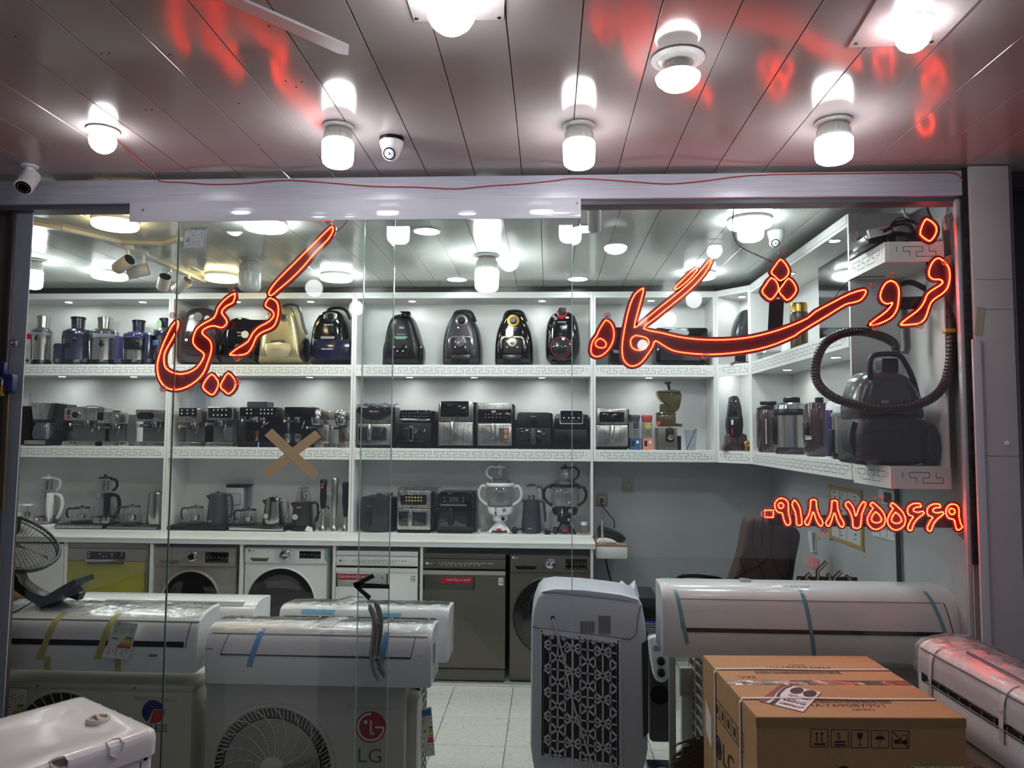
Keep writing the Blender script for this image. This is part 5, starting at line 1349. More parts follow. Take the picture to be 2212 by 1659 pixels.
# ================================================================= OUTSIDE FOREGROUND
KRA = M('carton_brown', (176, 140, 98), .75, noise=.05, nscale=60)
zb_ = .935
A_ = atZ(1634, 1549, zb_); B_ = atZ(2085, 1551, zb_); C_ = atZ(1895, 1418, zb_); D_ = atZ(1532, 1415, zb_)
ux = (B_ - A_).normalized(); Wd = (B_ - A_).length; uy = Vector((-ux.y, ux.x, 0)); Dp = .64
off = (D_ - A_).dot(ux)
A_ = A_ + ux * (off * .0)
def bx(u, v, z): q = A_ + ux * u + uy * v; return (q.x, q.y, z)
box_ = thing('cardboard_box', 'large brown appliance carton tied with white straps, bottom right foreground', 'box', (A_.x + .3, A_.y + .3, 0))
def cb(u0, u1, v0, v1, z0, z1):
    return MB().add([bx(u, v, z) for u in (u0, u1) for v in (v0, v1) for z in (z0, z1)], [(0, 1, 3, 2), (4, 6, 7, 5), (0, 4, 5, 1), (2, 3, 7, 6), (0, 2, 6, 4), (1, 5, 7, 3)])
part('carton_body', cb(0, Wd, 0, Dp, 0, zb_ - .004), KRA, box_)
part('top_flap', cb(.001, Wd - .001, .001, Dp * .5 - .0025, zb_ - .004, zb_), KRA, box_)
part('top_flap', cb(.001, Wd - .001, Dp * .5 + .0025, Dp - .001, zb_ - .004, zb_), KRA, box_)
part('side_fold', cb(-.002, Wd + .002, -.002, .001, zb_ - .03, zb_ - .002), M('carton_fold', (150, 118, 80), .8), box_)
part('clear_tape', cb(.0, Wd, Dp * .5 - .025, Dp * .5 + .025, zb_ + .0002, zb_ + .0008), clearmat('clear_tape_film', (236, 228, 214), 1.5, .12, 2.0), box_)
STR = M('white_strap', (206, 204, 200), .45)
for v in (.155, .46):
    r = .0045
    pts = [bx(-.003, v, .02), bx(-.004, v, .5), bx(-.004, v, zb_ - .01), bx(.005, v, zb_ + .003), bx(.2, v + .004, zb_ + .004), bx(Wd * .6, v - .003, zb_ + .003), bx(Wd - .005, v, zb_ + .003), bx(Wd + .004, v, zb_ - .01), bx(Wd + .004, v, .02)]
    mb = MB(); rings = []
    for i, p in enumerate(pts):
        p = Vector(p); w = uy * .0065
        a = Vector(pts[max(i - 1, 0)]); b = Vector(pts[min(i + 1, len(pts) - 1)]); tt = (b - a).normalized(); n_ = tt.cross(uy).normalized() * .0012
        rings.append([tuple(p + w + n_), tuple(p - w + n_), tuple(p - w - n_), tuple(p + w - n_)])
    part('strap', mb.loft(rings), STR, box_, smooth=0)
CI = M('carton_ink', (36, 30, 28), .7)
def bt(u, v): return bx(u, v, zb_ + .0006)
def qtop(mb, u0, u1, v0, v1): mb.add([bt(u0, v0), bt(u1, v0), bt(u1, v1), bt(u0, v1)], [(0, 1, 2, 3)])
mb = MB(); rnd = random.Random(2)
for (u0, u1, v0, v1) in ((.20, .49, .120, .148), (.14, .45, .415, .445)):
    u = u0
    while u < u1:
        w = rnd.choice((.0015, .0025, .004)); qtop(mb, u, u + w, v0, v1); u += w + rnd.choice((.0015, .0025, .0035))
text(mb, 'MAY69087901', bt(.19, .088), ux, uy, .026, .26); text(mb, '(XW)', bt(.33, .052), ux, uy, .022, .07)
text(mb, 'MAY69087901', bt(.44, .50), -ux, -uy, .024, .24); text(mb, '(XW)', bt(.36, .53), -ux, -uy, .018, .06)
text(mb, 'EAC', bt(.12, .39), -ux, -uy, .03, .06)
part('top_print', mb, CI, box_, kind='stuff', smooth=0)
# front symbols
def fp(px, py):
    # front face: plane through A_ along ux
    d = ray(px, py); n_ = uy; t_ = (A_ - Vector((0, 0, CZ))).dot(n_) / d.dot(n_); q = Vector((0, 0, CZ)) + d * t_
    return ((q - A_).dot(ux), q.z)
def fbx(u, z, o=.0022): q = A_ + ux * u - uy * o; return (q.x, q.y, z)
mb = MB()
def fq(x0, y0, x1, y1): (a, b), (c, d) = fp(x0, y0), fp(x1, y1); mb.add([fbx(a, b), fbx(c, b), fbx(c, d), fbx(a, d)], [(0, 1, 2, 3)])
def fpoly(pts): mb.add([fbx(*fp(*p)) for p in pts], [tuple(range(len(pts)))])
def fline(x0, y0, x1, y1, w=1.2):
    dx, dy = x1 - x0, y1 - y0; l = math.hypot(dx, dy); nx, ny = -dy / l * w / 2, dx / l * w / 2
    fpoly([(x0 + nx, y0 + ny), (x1 + nx, y1 + ny), (x1 - nx, y1 - ny), (x0 - nx, y0 - ny)])
for i, x in enumerate((1751, 1795, 1838, 1882, 1926)):
    y = 1575 + i * .8
    for q in ((x, y, x + 37, y), (x, y + 38, x + 37, y + 38), (x, y, x, y + 38), (x + 37, y, x + 37, y + 38)): fline(*q, 1.3)
for x in (1764, 1775): fpoly([(x - 3.5, 1586), (x, 1580), (x + 3.5, 1586)]); fq(x - 1.1, 1585, x + 1.1, 1603)
fq(1758, 1605, 1782, 1609)
mb5 = text(MB(), '5', fbx(*fp(1808, 1596)), ux, (0, 0, 1), (fp(1808, 1583)[1] - fp(1808, 1596)[1]), None)
fq(1802, 1600, 1826, 1604); fq(1802, 1607, 1826, 1611)
fpoly([(1851, 1583), (1863, 1583), (1862, 1593), (1857, 1597), (1852, 1593)]); fq(1856.3, 1596, 1857.7, 1608); fq(1852, 1607.5, 1862, 1609)
fpoly([(1889, 1597), (1892, 1591), (1900, 1588), (1908, 1591), (1912, 1597)]); fq(1900, 1596, 1901.3, 1609); fline(1896, 1610, 1900.5, 1610)
for x, y in ((1893, 1584), (1898, 1582), (1903, 1581), (1908, 1583)): fline(x, y, x - 1.5, y + 3)
fq(1931, 1597, 1942, 1606); fline(1943, 1594, 1943, 1607); fpoly([(1946, 1601), (1958, 1597), (1961, 1606), (1946, 1607)]); fline(1948, 1588, 1958, 1588); fline(1948, 1588, 1945, 1598); fline(1958, 1588, 1959, 1598); fline(1926, 1578, 1963, 1616, 1.8)
fpoly([(1822 + 18 * math.cos(a * PI / 10), 1672 - 18 * math.sin(a * PI / 10)) for a in range(21)])
part('symbols', mb, CI, box_, kind='stuff', smooth=0); part('numeral', mb5, CI, box_, smooth=0)
fs_ = MB(); (a, b), (c, d) = fp(1966, 1655), fp(2083, 1700); fs_.add([fbx(a, b), fbx(c, b), fbx(c, d), fbx(a, d)], [(0, 1, 2, 3)]); part('label_sticker', fs_, PAP, box_, smooth=0)
(a, b) = fp(1968, 1668); part('label_text', text(MB(), 'F4V5VYP0W', fbx(a, b, .003), ux, (0, 0, 1), .016, .15), CI, box_, smooth=0)
# left side print
def lb(v, z, o=.0015): q = A_ - ux * o + uy * v; return (q.x, q.y, z)
def lp(px, py):
    d = ray(px, py); t_ = (A_ - Vector((0, 0, CZ))).dot(ux) / d.dot(ux); q = Vector((0, 0, CZ)) + d * t_
    return ((q - A_).dot(uy), q.z)
mb = MB()
text(mb, 'LG', lb(.37, .63), -uy, (0, 0, 1), .075, .13)
text(mb, "Life's Good", lb(.36, .57), -uy, (0, 0, 1), .024, .15)
text(mb, 'WASHING', lb(.50, .45), -uy, (0, 0, 1), .06, .40)
text(mb, 'MACHINE', lb(.50, .36), -uy, (0, 0, 1), .06, .40)
cv_, cz_ = .43, .665
def lring(r0, r1, a0=0, a1=360, n=24):
    for i in range(n):
        p, q = math.radians(a0 + (a1 - a0) * i / n), math.radians(a0 + (a1 - a0) * (i + 1) / n)
        mb.add([lb(cv_ + r * math.cos(a), cz_ + r * math.sin(a)) for r, a in ((r0, p), (r1, p), (r1, q), (r0, q))], [(0, 1, 2, 3)])
lring(.032, .042); lring(.001, .027)
for i in range(5):
    v = .47 - i * .07; z = .83
    for (v0, v1, z0, z1) in ((v, v - .06, z, z + .003), (v, v - .06, z - .06, z - .057), (v, v - .003, z - .06, z), (v - .057, v - .06, z - .06, z), (v - .02, v - .04, z - .045, z - .015)):
        mb.add([lb(v0, z0), lb(v1, z0), lb(v1, z1), lb(v0, z1)], [(0, 1, 2, 3)])
part('side_print', mb, CI, box_, kind='stuff', smooth=0)
part('white_label', MB().add([lb(.60, .78), lb(.52, .74), lb(.52, .62), lb(.60, .66)], [(0, 1, 2, 3)]), PAP, box_, smooth=0)
# flyer
fy = thing('flyer', 'white and maroon printed flyer lying slanted under the strap on the carton', 'flyer', tuple(atZ(1700, 1510, zb_)))
Q = [atZ(x, y, zb_ + .002) for x, y in ((1639, 1514), (1689, 1477), (1774, 1496), (1735, 1538))]
def fl(u, v, z=0): q = (Q[0] * (1 - u) + Q[3] * u) * (1 - v) + (Q[1] * (1 - u) + Q[2] * u) * v; return (q.x, q.y, zb_ + .003 + z)
part('paper', MB().loft([[fl(0, 0), fl(1, 0), fl(1, 1), fl(0, 1)], [fl(0, 0, -.0008), fl(1, 0, -.0008), fl(1, 1, -.0008), fl(0, 1, -.0008)]]), M('flyer_white', (226, 224, 226), .35), fy)
part('maroon_corner', MB().add([fl(*q, .0004) for q in ((0, 0), (.16, 0), (.20, .25), (.14, .5), (.13, .8), (.2, 1), (0, 1))], [tuple(range(7))]), M('flyer_maroon', (120, 26, 40), .4), fy, smooth=0)
part('dark_swoosh', MB().add([fl(*q, .0005) for q in ((.24, 0), (.36, 0), (.36, .25), (.24, .5), (.22, .8), (.3, 1), (.22, 1), (.15, .8), (.17, .5), (.26, .22))], [tuple(range(10))]), INK, fy, smooth=0)
mb = MB()
for cx_, r_ in ((.48, .15), (.8, .15)):
    mb.add([fl(cx_ + r_ * math.cos(a * PI / 12), .82 + .17 * math.sin(a * PI / 12), .0006) for a in range(24)], [tuple(range(24))])
rnd = random.Random(8)
for v in (.56, .50, .36, .30, .26, .14, .09):
    u = .42
    while u < .93: w = rnd.uniform(.02, .09); mb.add([fl(u, v, .0006), fl(min(u + w, .95), v, .0006), fl(min(u + w, .95), v + rnd.uniform(.015, .05), .0006), fl(u, v + .03, .0006)], [(0, 1, 2, 3)]); u += w + rnd.uniform(.01, .03)
part('flyer_print', mb, INK, fy, smooth=0)
# ---- wrapped air conditioner at far right, running away to the lower right
zT_ = .83
a = atZ(1962, 1372, 1.06); 
wr = thing('indoor_air_conditioner', 'white air conditioner in cloudy plastic wrap, slanting across the bottom right corner', 'air conditioner', (1.55, 2.5, .75))
# axis from the far left end to the near right end
e0 = Vector((1.44, 3.03, 0)); ax_ = Vector((.03, -1, 0)).normalized(); pn = Vector((1, .03, 0)).normalized()
def wp(s_, d, z): q = e0 + ax_ * s_ + pn * d; return (q.x, q.y, z)
prof = [(.02, .75), (.004, .80), (0, .87), (.0, .93), (.003, .975), (.018, 1.008), (.06, 1.026), (.13, 1.034), (.19, 1.03), (.22, 1.02)]
prof = sm(prof, 4, False)
def wring(s_, k):
    c = (.11, .9); pr = [(c[0] + (d - c[0]) * k, c[1] + (z - c[1]) * k) for d, z in prof]
    return [wp(s_, d, z) for d, z in pr] + [wp(s_, pr[-1][0], .75)]
part('shell', MB().loft([wring(-.005, .9), wring(0, .96), wring(.02, 1), wring(1.0, 1), wring(1.02, .9)]), AMZ, wr, smooth=50)
def wz(z): 
    for (a_, b_), (c_, d_) in zip(prof, prof[1:]):
        if b_ <= z <= d_: return a_ + (c_ - a_) * (z - b_) / (d_ - b_)
    return 0
mb = MB(); mb.add([wp(.04, wz(.873) - .003, .873), wp(.97, wz(.873) - .003, .873), wp(.97, wz(.905) - .003, .905), wp(.04, wz(.905) - .003, .905)] + [wp(.04, .02, .873), wp(.97, .02, .873), wp(.97, .02, .905), wp(.04, .02, .905)], [(0, 1, 2, 3), (4, 5, 6, 7), (0, 1, 5, 4), (2, 3, 7, 6), (0, 3, 7, 4), (1, 2, 6, 5)])
part('outlet_slot', mb, SLOT, wr)
mb = MB()
for i in range(14): mb.tube([wp(.1 + i * .065, -.006, .876), wp(.1 + i * .065, -.007, .897)], .0022, 5)
mb.tube([wp(.08, -.009, .882), wp(.97, -.009, .882)], .002, 5)
part('louver_links', mb, GRY, wr)
mb = MB(); mb.tube([wp(.03, .002, .993), wp(.98, .002, .993)], .003, 5); part('panel_seam', mb, SEAM, wr)
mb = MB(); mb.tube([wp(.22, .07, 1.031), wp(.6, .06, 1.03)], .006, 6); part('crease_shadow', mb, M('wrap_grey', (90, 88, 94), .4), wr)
mb = MB(); text(mb, 'Smart', wp(.06, .05, 1.04), ax_, pn, .03, .10); text(mb, 'inverter A++', wp(.10, .12, 1.042), ax_, pn, .05, .30)
part('lettering', mb, GRI, wr)
for s0 in (.10, .52):
    vs = []; 
    for i, (d, z) in enumerate(prof[6:24]): vs += [wp(s0 - .012 + .001 * i, d - .006, z + .002), wp(s0 + .012 + .001 * i, d - .006, z + .002)]
    part('tape_strip', MB().add(vs, [(2 * i, 2 * i + 1, 2 * i + 3, 2 * i + 2) for i in range(17)]), M('cloudy_tape', (200, 196, 196), .35), wr)
rnd = random.Random(11); vs = []; nx = 60; pr2 = prof[10:]; m_ = len(pr2)
for i in range(nx + 1):
    for d, z in pr2:
        k = .003 + rnd.random() ** 2 * .007; vs.append(wp(-.01 + 1.02 * i / nx + rnd.uniform(-.005, .005), d - k * (.8 if z < 1.0 else 0), z + (k if z > .99 else 0)))
part('plastic_wrap', MB().add(vs, [(i * m_ + j, i * m_ + j + 1, (i + 1) * m_ + j + 1, (i + 1) * m_ + j) for i in range(nx) for j in range(m_ - 1)]), clearmat('cloudy_film', (248, 244, 244), 1.45, .18, 2.0, opaque=.16, tint2=(226, 222, 224)), wr, smooth=60)
# its outdoor unit underneath
ou = thing('outdoor_unit', 'cream outdoor unit with round grille under the wrapped air conditioner, right corner', 'outdoor unit', (e0.x + .2, e0.y - .5, 0))
def cb2(s0, s1, d0, d1, z0, z1): return MB().add([wp(s, d, z) for s in (s0, s1) for d in (d0, d1) for z in (z0, z1)], [(0, 1, 3, 2), (4, 6, 7, 5), (0, 4, 5, 1), (2, 3, 7, 6), (0, 2, 6, 4), (1, 5, 7, 3)])
part('body', cb2(.05, 1.0, .05, .34, .03, .735), OUT, ou); part('lid', cb2(.045, 1.005, .045, .345, .735, .748), OUT, ou)
rings = []
mb = MB()
for r in [.24 * q / 12 for q in range(3, 13)]:
    mb.tube([wp(.42 + r * math.cos(j * PI / 18), .04, .46 + r * math.sin(j * PI / 18)) for j in range(36)], .0035, 5, True)
for k in range(10):
    an = 2 * PI * k / 10; mb.tube([wp(.42 + r * math.cos(an), .04, .46 + r * math.sin(an)) for r in (.05, .24)], .004, 5)
part('fan_grille', mb, OUT, ou, kind='stuff')
part('foot', cb2(.15, .22, .06, .38, 0, .03), BLK, ou); part('foot', cb2(.8, .87, .06, .38, 0, .03), BLK, ou)
# ---- white top loader at lower left
zw = .86
c1 = atZ(346, 1572, zw); c2 = atZ(180, 1499, zw); c0 = atZ(-120, 1590, zw)
vx_ = (c2 - c1); Lb = vx_.length; vx_.normalize(); vy_ = Vector((vx_.y, -vx_.x, 0))   # vx_: right edge going back; vy_
if vy_.x > 0: vy_ = -vy_
def mp(a_, b_, z): q = c1 + vx_ * a_ + vy_ * b_; return (q.x, q.y, z)
mw = thing('top_loading_washer', 'scuffed white machine with a round twist cap on its lid, bottom left corner', 'washing machine', mp(Lb / 2, .35, 0))
def mring(i_, z, L2=.78):
    pts = rr(i_, i_, Lb - i_, L2 - i_, max(.035 - i_, .012), 5); return [mp(a_, b_, z) for a_, b_ in pts]
part('cabinet', MB().loft([mring(.012, .02), mring(.010, zw - .075)]), AMZ, mw)
part('lid', MB().loft([mring(.0, zw - .078), mring(-.002, zw - .03), mring(.002, zw - .012), mring(.012, zw - .002), mring(.03, zw), mring(.09, zw - .001), mring(.11, zw - .005), mring(.2, zw - .004)]), AMZ, mw, smooth=60)
cc_ = atZ(212, 1556, zw); 
cp = part('twist_cap', MB().lathe([(.036, -.004), (.037, .006), (.033, .011), (.028, .010), (.027, .002), (0, .002)], cc_.x, cc_.y, 40, zw), M('cream_cap', (206, 200, 190), .4), mw)
gr = MB().box(cc_.x - .031, cc_.x + .031, cc_.y - .005, cc_.y + .005, zw + .002, zw + .013, .003); gr.rot((cc_.x, cc_.y, zw), 2.35, 'Z'); part('cap_grip', gr, M('cream_cap'), mw)
for i, b_ in enumerate((.14, .30, .46)):
    mb = MB(); 
    for sx in (0,): mb.tube([mp(-.004 if True else 0, b_ - .022, zw - .006), mp(-.006, b_ - .02, zw - .03), mp(-.007, b_, zw - .045), mp(-.006, b_ + .02, zw - .03), mp(-.004, b_ + .022, zw - .006), mp(.02, b_ + .02, zw + .001), mp(.03, b_, zw + .001), mp(.02, b_ - .02, zw + .001)], .003, 6, True)
    part('edge_rib', mb, AMZ, mw)
for a_ in (Lb * .35, Lb * .55, Lb * .75):
    part('edge_notch', MB().sphere(mp(a_, .009, zw - .012), .011, 10, 8, (1, 1, .6)), AMZ, mw)
for b_, z in ((.04, zw - .085), (.17, zw - .10)): part('screw', MB().sphere(mp(.008, b_, z), .006, 8, 6), BLK, mw)
part('corner_gap', MB().tube([mp(.009, .055, zw - .09), mp(.009, .055, .4)], .0015, 5), INK, mw)
part('rust_stain', MB().add([mp(-.003, .275, zw - .02), mp(-.003, .30, zw - .014), mp(.01, .325, zw + .0015), mp(.022, .31, zw + .0015), mp(.008, .28, zw + .0012)], [(0, 1, 2, 3, 4)]), M('rust_brown', (96, 80, 68), .8, noise=.4), mw, smooth=0)
part('vent_mark', MB().add([mp(.0085, .15, zw - .13), mp(.0085, .26, zw - .15), mp(.0085, .25, zw - .17), mp(.0085, .16, zw - .15)], [(0, 1, 2, 3)]), INK, mw, smooth=0)
# ---- fan lying upside down on the left unit
Yf_ = 3.62
f = Fr(Yf_, cx=80)
FB = M('fan_black_green', (9, 13, 12), .35, spec=.3)
fn_ = thing('desk_fan', 'black fan tipped over on the wrapped air conditioner at left', 'fan', (f.x(110), Yf_, f.z(1303)))
mb = MB(); hc = Vector((f.x(16), Yf_, f.z(1163))); fa_x = Vector((.87, 0, -.49)).normalized(); fa_z = Vector((.05, .99, .09)).normalized(); fa_y = fa_x.cross(fa_z).normalized()
Rf = 114 * f.k
def fr3(x, y, z): return tuple(hc + fa_x * x + fa_y * y + fa_z * z)
part('grille_rim', MB().tube([fr3(Rf * math.cos(j * PI / 24), 0, Rf * math.sin(j * PI / 24)) for j in range(48)], .0085, 8, True), FB, fn_)
part('guard_rim', MB().tube([fr3(Rf * .98 * math.cos(j * PI / 24), -.02, Rf * .98 * math.sin(j * PI / 24)) for j in range(48)], .004, 8, True), FB, fn_)
mb = MB()
for j in range(72):
    a_ = 2 * PI * j / 72
    for sg_ in (-1, 1):
        pts = [fr3(Rf * q * math.cos(a_ + .4 * q), sg_ * .07 * (1 - q ** 3), Rf * q * math.sin(a_ + .4 * q)) for q in (.2, .5, .75, .9, 1)]
        mb.tube(pts, .0013, 3)
part('grille_wires', mb, FB, fn_, kind='stuff')
for k in range(3):
    a_ = k * 2 * PI / 3 + .3; vs = []
    for i in range(7):
        q = .15 + .72 * i / 6; w = .55 * math.sin(PI * (i / 6) * .8 + .3)
        vs += [fr3(Rf * q * math.cos(a_ - w * .5), .02, Rf * q * math.sin(a_ - w * .5)), fr3(Rf * q * math.cos(a_ + w * .5), -.02, Rf * q * math.sin(a_ + w * .5))]
    part('blade', MB().add(vs, [(2 * i, 2 * i + 1, 2 * i + 3, 2 * i + 2) for i in range(6)]), M('fan_blade_smoke', (52, 30, 52), .25, alpha=.85), fn_)
part('motor', MB().tube([fr3(0, -.05, 0), fr3(0, -.02, 0), fr3(0, .08, 0), fr3(0, .15, 0)], .05, 18, rs=[.03, .05, .052, .03]), FB, fn_)
part('neck', MB().prism(f.P(sm([(-20, 1236), (10, 1226), (48, 1225), (62, 1238), (70, 1252), (100, 1272), (128, 1282), (134, 1296), (124, 1303), (105, 1300), (60, 1272), (22, 1250), (-20, 1252)], 3)), Yf_ - .035, Yf_ + .035, .012), FB, fn_)
part('base_foot', MB().prism(f.P([(122, 1282), (150, 1264), (190, 1240), (196, 1240), (199, 1250), (176, 1266), (150, 1284), (132, 1300), (122, 1302)]), Yf_ - .07, Yf_ + .07, .01), FB, fn_)
part('base_socket', MB().prism(f.P([(158, 1272), (180, 1262), (194, 1274), (188, 1289), (172, 1284), (160, 1282)]), Yf_ - .025, Yf_ + .025, .008), FB, fn_)
part('power_cord', MB().tube(sm([(f.x(100), Yf_ - .04, f.z(1290)), (f.x(80), Yf_ - .1, f.z(1306)), (f.x(45), Yf_ - .14, f.z(1316)), (f.x(10), Yf_ - .15, f.z(1321)), (f.x(-30), Yf_ - .15, f.z(1322))], 4, False), .004, 7), M('navy_cord', (24, 26, 60), .4), fn_)
# carton at left behind
f = Fr(4.7, cx=45)
cb_ = thing('cardboard_box', 'small brown carton with french lettering behind the fan at far left', 'box', (f.x(45), 4.7, 0))
part('carton_body', f.box(MB(), -40, 1271, 77, 1560, 4.7, 4.82), KRA, cb_)
part('flap', f.pr(MB(), [(18, 1264), (48, 1256), (48, 1260), (18, 1271)], 4.70, 4.74), KRA, cb_)
mb = MB(); f.tx(mb, 'LAVE-VAISSELLE', 21, 1292, 7, 4.698, 45); part('lettering', mb, CI, cb_); mb = MB(); f.tx(mb, 'QUE', 50, 1302, 6, 4.698, 16); part('lettering', mb, CI, cb_)
# padlock and lock on the left post
f = Fr(YG - .06, cx=15)
pk = thing('padlock', 'brass and blue padlock hanging on the left door frame', 'padlock', (f.x(10), YG - .06, f.z(855)))
NAV = M('navy_plastic', (24, 34, 92), .4)
part('blue_body', f.rp(MB(), 2, 808, 27, 849, 5, YG - .075, YG - .045, .004), NAV, pk)
part('blue_body', f.rp(MB(), -6, 782, 6, 808, 2, YG - .07, YG - .05, .003), NAV, pk)
part('brass_block', f.rp(MB(), -10, 834, 10, 856, 2, YG - .09, YG - .066, .003), M('brass', (170, 134, 60), .3, .9), pk)
part('shackle', MB().tube(sm([(f.x(-8), YG - .078, f.z(834)), (f.x(-7), YG - .078, f.z(822)), (f.x(0), YG - .078, f.z(815)), (f.x(6), YG - .078, f.z(822)), (f.x(6), YG - .078, f.z(834))], 4, False), .0045, 8), CHR, pk)
part('hasp', f.box(MB(), 6, 848, 14, 1100, YG - .06, YG - .052), M('brass_dull', (110, 92, 60), .4, .7), pk)
lk = thing('door_lock', 'round chrome lock fixed to the glass edge at far left', 'lock', (f.x(8), YG - .03, f.z(748)))
part('rosette', MB().lathe([(9 * f.k, 0), (9 * f.k, -.006), (7 * f.k, -.010), (0, -.010)], f.x(8), f.z(738), 28, YG - .024, 'y'), CHR, lk)
part('cylinder', MB().lathe([(3.4 * f.k, 0), (3.4 * f.k, -.02), (0, -.021)], f.x(8), f.z(738), 18, YG - .03, 'y'), STL, lk)
# dark appliance beyond the pillar
Yz = 3.3
f = Fr(Yz, cx=2200)
bz = thing('standing_heater', 'tall black ribbed cabinet beyond the white pillar with a white triangular sticker', 'heater', (f.x(2240), Yz, 0))
part('body', f.rp(MB(), 2187, 1140, 2330, 1700, 12, Yz, Yz + .12, .01), M('cabinet_maroon_black', (34, 20, 24), .3), bz)
for i in range(9): part('louver', f.rp(MB(), 2203, 1318 + i * 13, 2330, 1324 + i * 13, 3, Yz - .006, Yz + .002), M('cabinet_maroon_black'), bz)
part('warning_sticker', f.pr(MB(), [(2195, 1330), (2205, 1356), (2186, 1349)], Yz - .008, Yz - .0065), PAP, bz)

# ================================================================= RIGHT SIDE OF THE ROOM
# television on the right shelf, standing against the wall
xt = XR + .12
def px_(px, py): q = atX(px, py, xt); return (q.y, q.z)
tv = thing('television', 'flat black television standing on the right shelf with a lamp reflected in it', 'television', (xt, atX(1805, 700, xt).y, zS1t))
y0_, z0_ = px_(1770, 728); y1_, z1_ = px_(1860, 660)
y1_ = yM + .03; ztv = px_(1770, 577)[1]
part('bezel', MB().box(xt, xt + .03, y1_, y0_, zS1t + .012, ztv, .004), BLK, tv)
part('screen', MB().box(xt - .002, xt + .001, y1_ + .008, y0_ - .008, zS1t + .03, ztv - .008), M('tv_screen', (14, 14, 17), .04, coat=1), tv)
for y_ in (y1_ + .08, y0_ - .08): part('stand_foot', MB().box(xt - .05, xt + .08, y_, y_ + .02, zS1t, zS1t + .013, .003), BLK, tv)
# thermos gold
def shelfobj(px, py, x): 
    q = atX(px, py, x); return q
yth = atX(1727, 748, XR + .09).y
k = yth / FPX * 1.05
th = thing('thermos_flask', 'gold and brown thermos flask on the right shelf beside the television', 'flask', (XR + .09, yth, zS1t))
GLD = M('gold_metal', (176, 140, 66), .25, .95); BRN = M('bronze_metal', (116, 96, 78), .28, .9)
X_, R_ = XR + .09, 17 * k
zz = lambda py: zS1t + (748 - py) * k
part('body', MB().lathe([(R_ * .95, 0), (R_, .01), (R_, zz(693) - zS1t), (R_ * .98, zz(690) - zS1t)], X_, yth, 30, zS1t), BRN, th)
part('collar', MB().lathe([(R_ * 1.04, zz(690) - zS1t), (R_ * 1.06, zz(684) - zS1t), (R_ * 1.06, zz(672) - zS1t), (R_, zz(670) - zS1t)], X_, yth, 30, zS1t), M('brown_band', (60, 46, 44), .35), th)
part('cup_lid', MB().lathe([(R_ * .98, zz(670) - zS1t), (R_ * .98, zz(656) - zS1t), (R_ * .9, zz(651) - zS1t), (0, zz(650) - zS1t)], X_, yth, 30, zS1t), GLD, th)
part('base_ring', MB().lathe([(R_ * 1.03, 0), (R_ * 1.03, .018)], X_, yth, 30, zS1t), M('brown_band'), th)
# glass baking dish + white item
q = Vector((XR + .12, 5.0, zS1t))
fd = thing('food_container', 'shallow clear food container on the right shelf near the corner', 'container', (q.x, q.y, zS1t))
y_ = atX(1655, 780, XR + .10).y
part('bowl', MB().lathe([(.05, 0), (.085, .004), (.10, .05), (.105, .055), (.10, .05)], XR + .12, y_ - .05, 28, zS1t), clearmat('frosted_glass', (214, 220, 222), 1.5, .05, 2, opaque=.35), fd)
part('lid', MB().lathe([(.106, .055), (.1, .068), (.03, .075), (0, .075)], XR + .12, y_ - .05, 28, zS1t), clearmat('frosted_glass', (214, 220, 222)), fd)
wm_ = thing('food_chopper', 'small white appliance behind the clear container on the right shelf', 'kitchen appliance', (XR + .17, y_ - .28, zS1t))
part('body', MB().lathe([(.05, 0), (.055, .06), (.045, .10), (.03, .135), (.012, .145), (0, .146)], XR + .18, y_ - .28, 24, zS1t), WHT, wm_)
part('spout', MB().tube([(XR + .15, y_ - .28, zS1t + .11), (XR + .12, y_ - .27, zS1t + .125)], .008, 8), BLK, wm_)
# second shelf right: cookers
def cyl(name, label, cat, pxc, hw, ytop, ybot, parts, xoff=.11, grp=None, yc=None, zS=None):
    zS = zS2t if zS is None else zS
    Xc = XR + xoff; yc = yc or atX(pxc, ybot, Xc).y; k = math.hypot(yc, 0) / FPX * 1.02
    t = thing(name, label, cat, (Xc, yc, zS), grp)
    for nm, pr, mat in parts:
        part(nm, MB().lathe([(w * hw * k, (ybot - y) * k) for w, y in pr], Xc, yc, 36, zS), mat, t)
    return t, Xc, yc, k
MRN = M('maroon_gloss', (52, 34, 40), .18, coat=.6)
B0 = 985
t, X_, y_, k = cyl('multicooker', 'dark brown multicooker with a recipe sticker, first on the right cooker shelf', 'cooker', 1672, 34, 880, 980,
    [('body', [(.9, 980), (1, 970), (1, 900), (.96, 892)], MRN), ('lid', [(.97, 892), (.97, 888), (.7, 884), (.2, 882), (0, 882)], BLK)])
part('lid_handle', MB().box(X_ - .09, X_ + .02, y_ - .02, y_ + .02, zS2t + 98 * k, zS2t + 106 * k, .006), BLK, t)
ly = y_ - .085; lx = X_ - .07
part('recipe_sticker', MB().xprism([(ly - .03, zS2t + .06), (ly + .02, zS2t + .06), (ly + .02, zS2t + .235), (ly - .03, zS2t + .235)], lx - .004, lx - .002).rot((lx, ly, 0), -.5, 'Z'), PAP, t)
mb = MB(); text(mb, 'COOK', (lx - .005, ly + .018, zS2t + .21), (0, -1, 0), (0, 0, 1), .014, .034); mb.rot((lx, ly, 0), -.5, 'Z'); part('lettering', mb, INK, t)
part('sticker_picture', MB().xprism([(ly - .029, zS2t + .12), (ly + .019, zS2t + .12), (ly + .019, zS2t + .175), (ly - .029, zS2t + .175)], lx - .0052, lx - .0042).rot((lx, ly, 0), -.5, 'Z'), M('indigo_print', (62, 52, 120), .5), t)
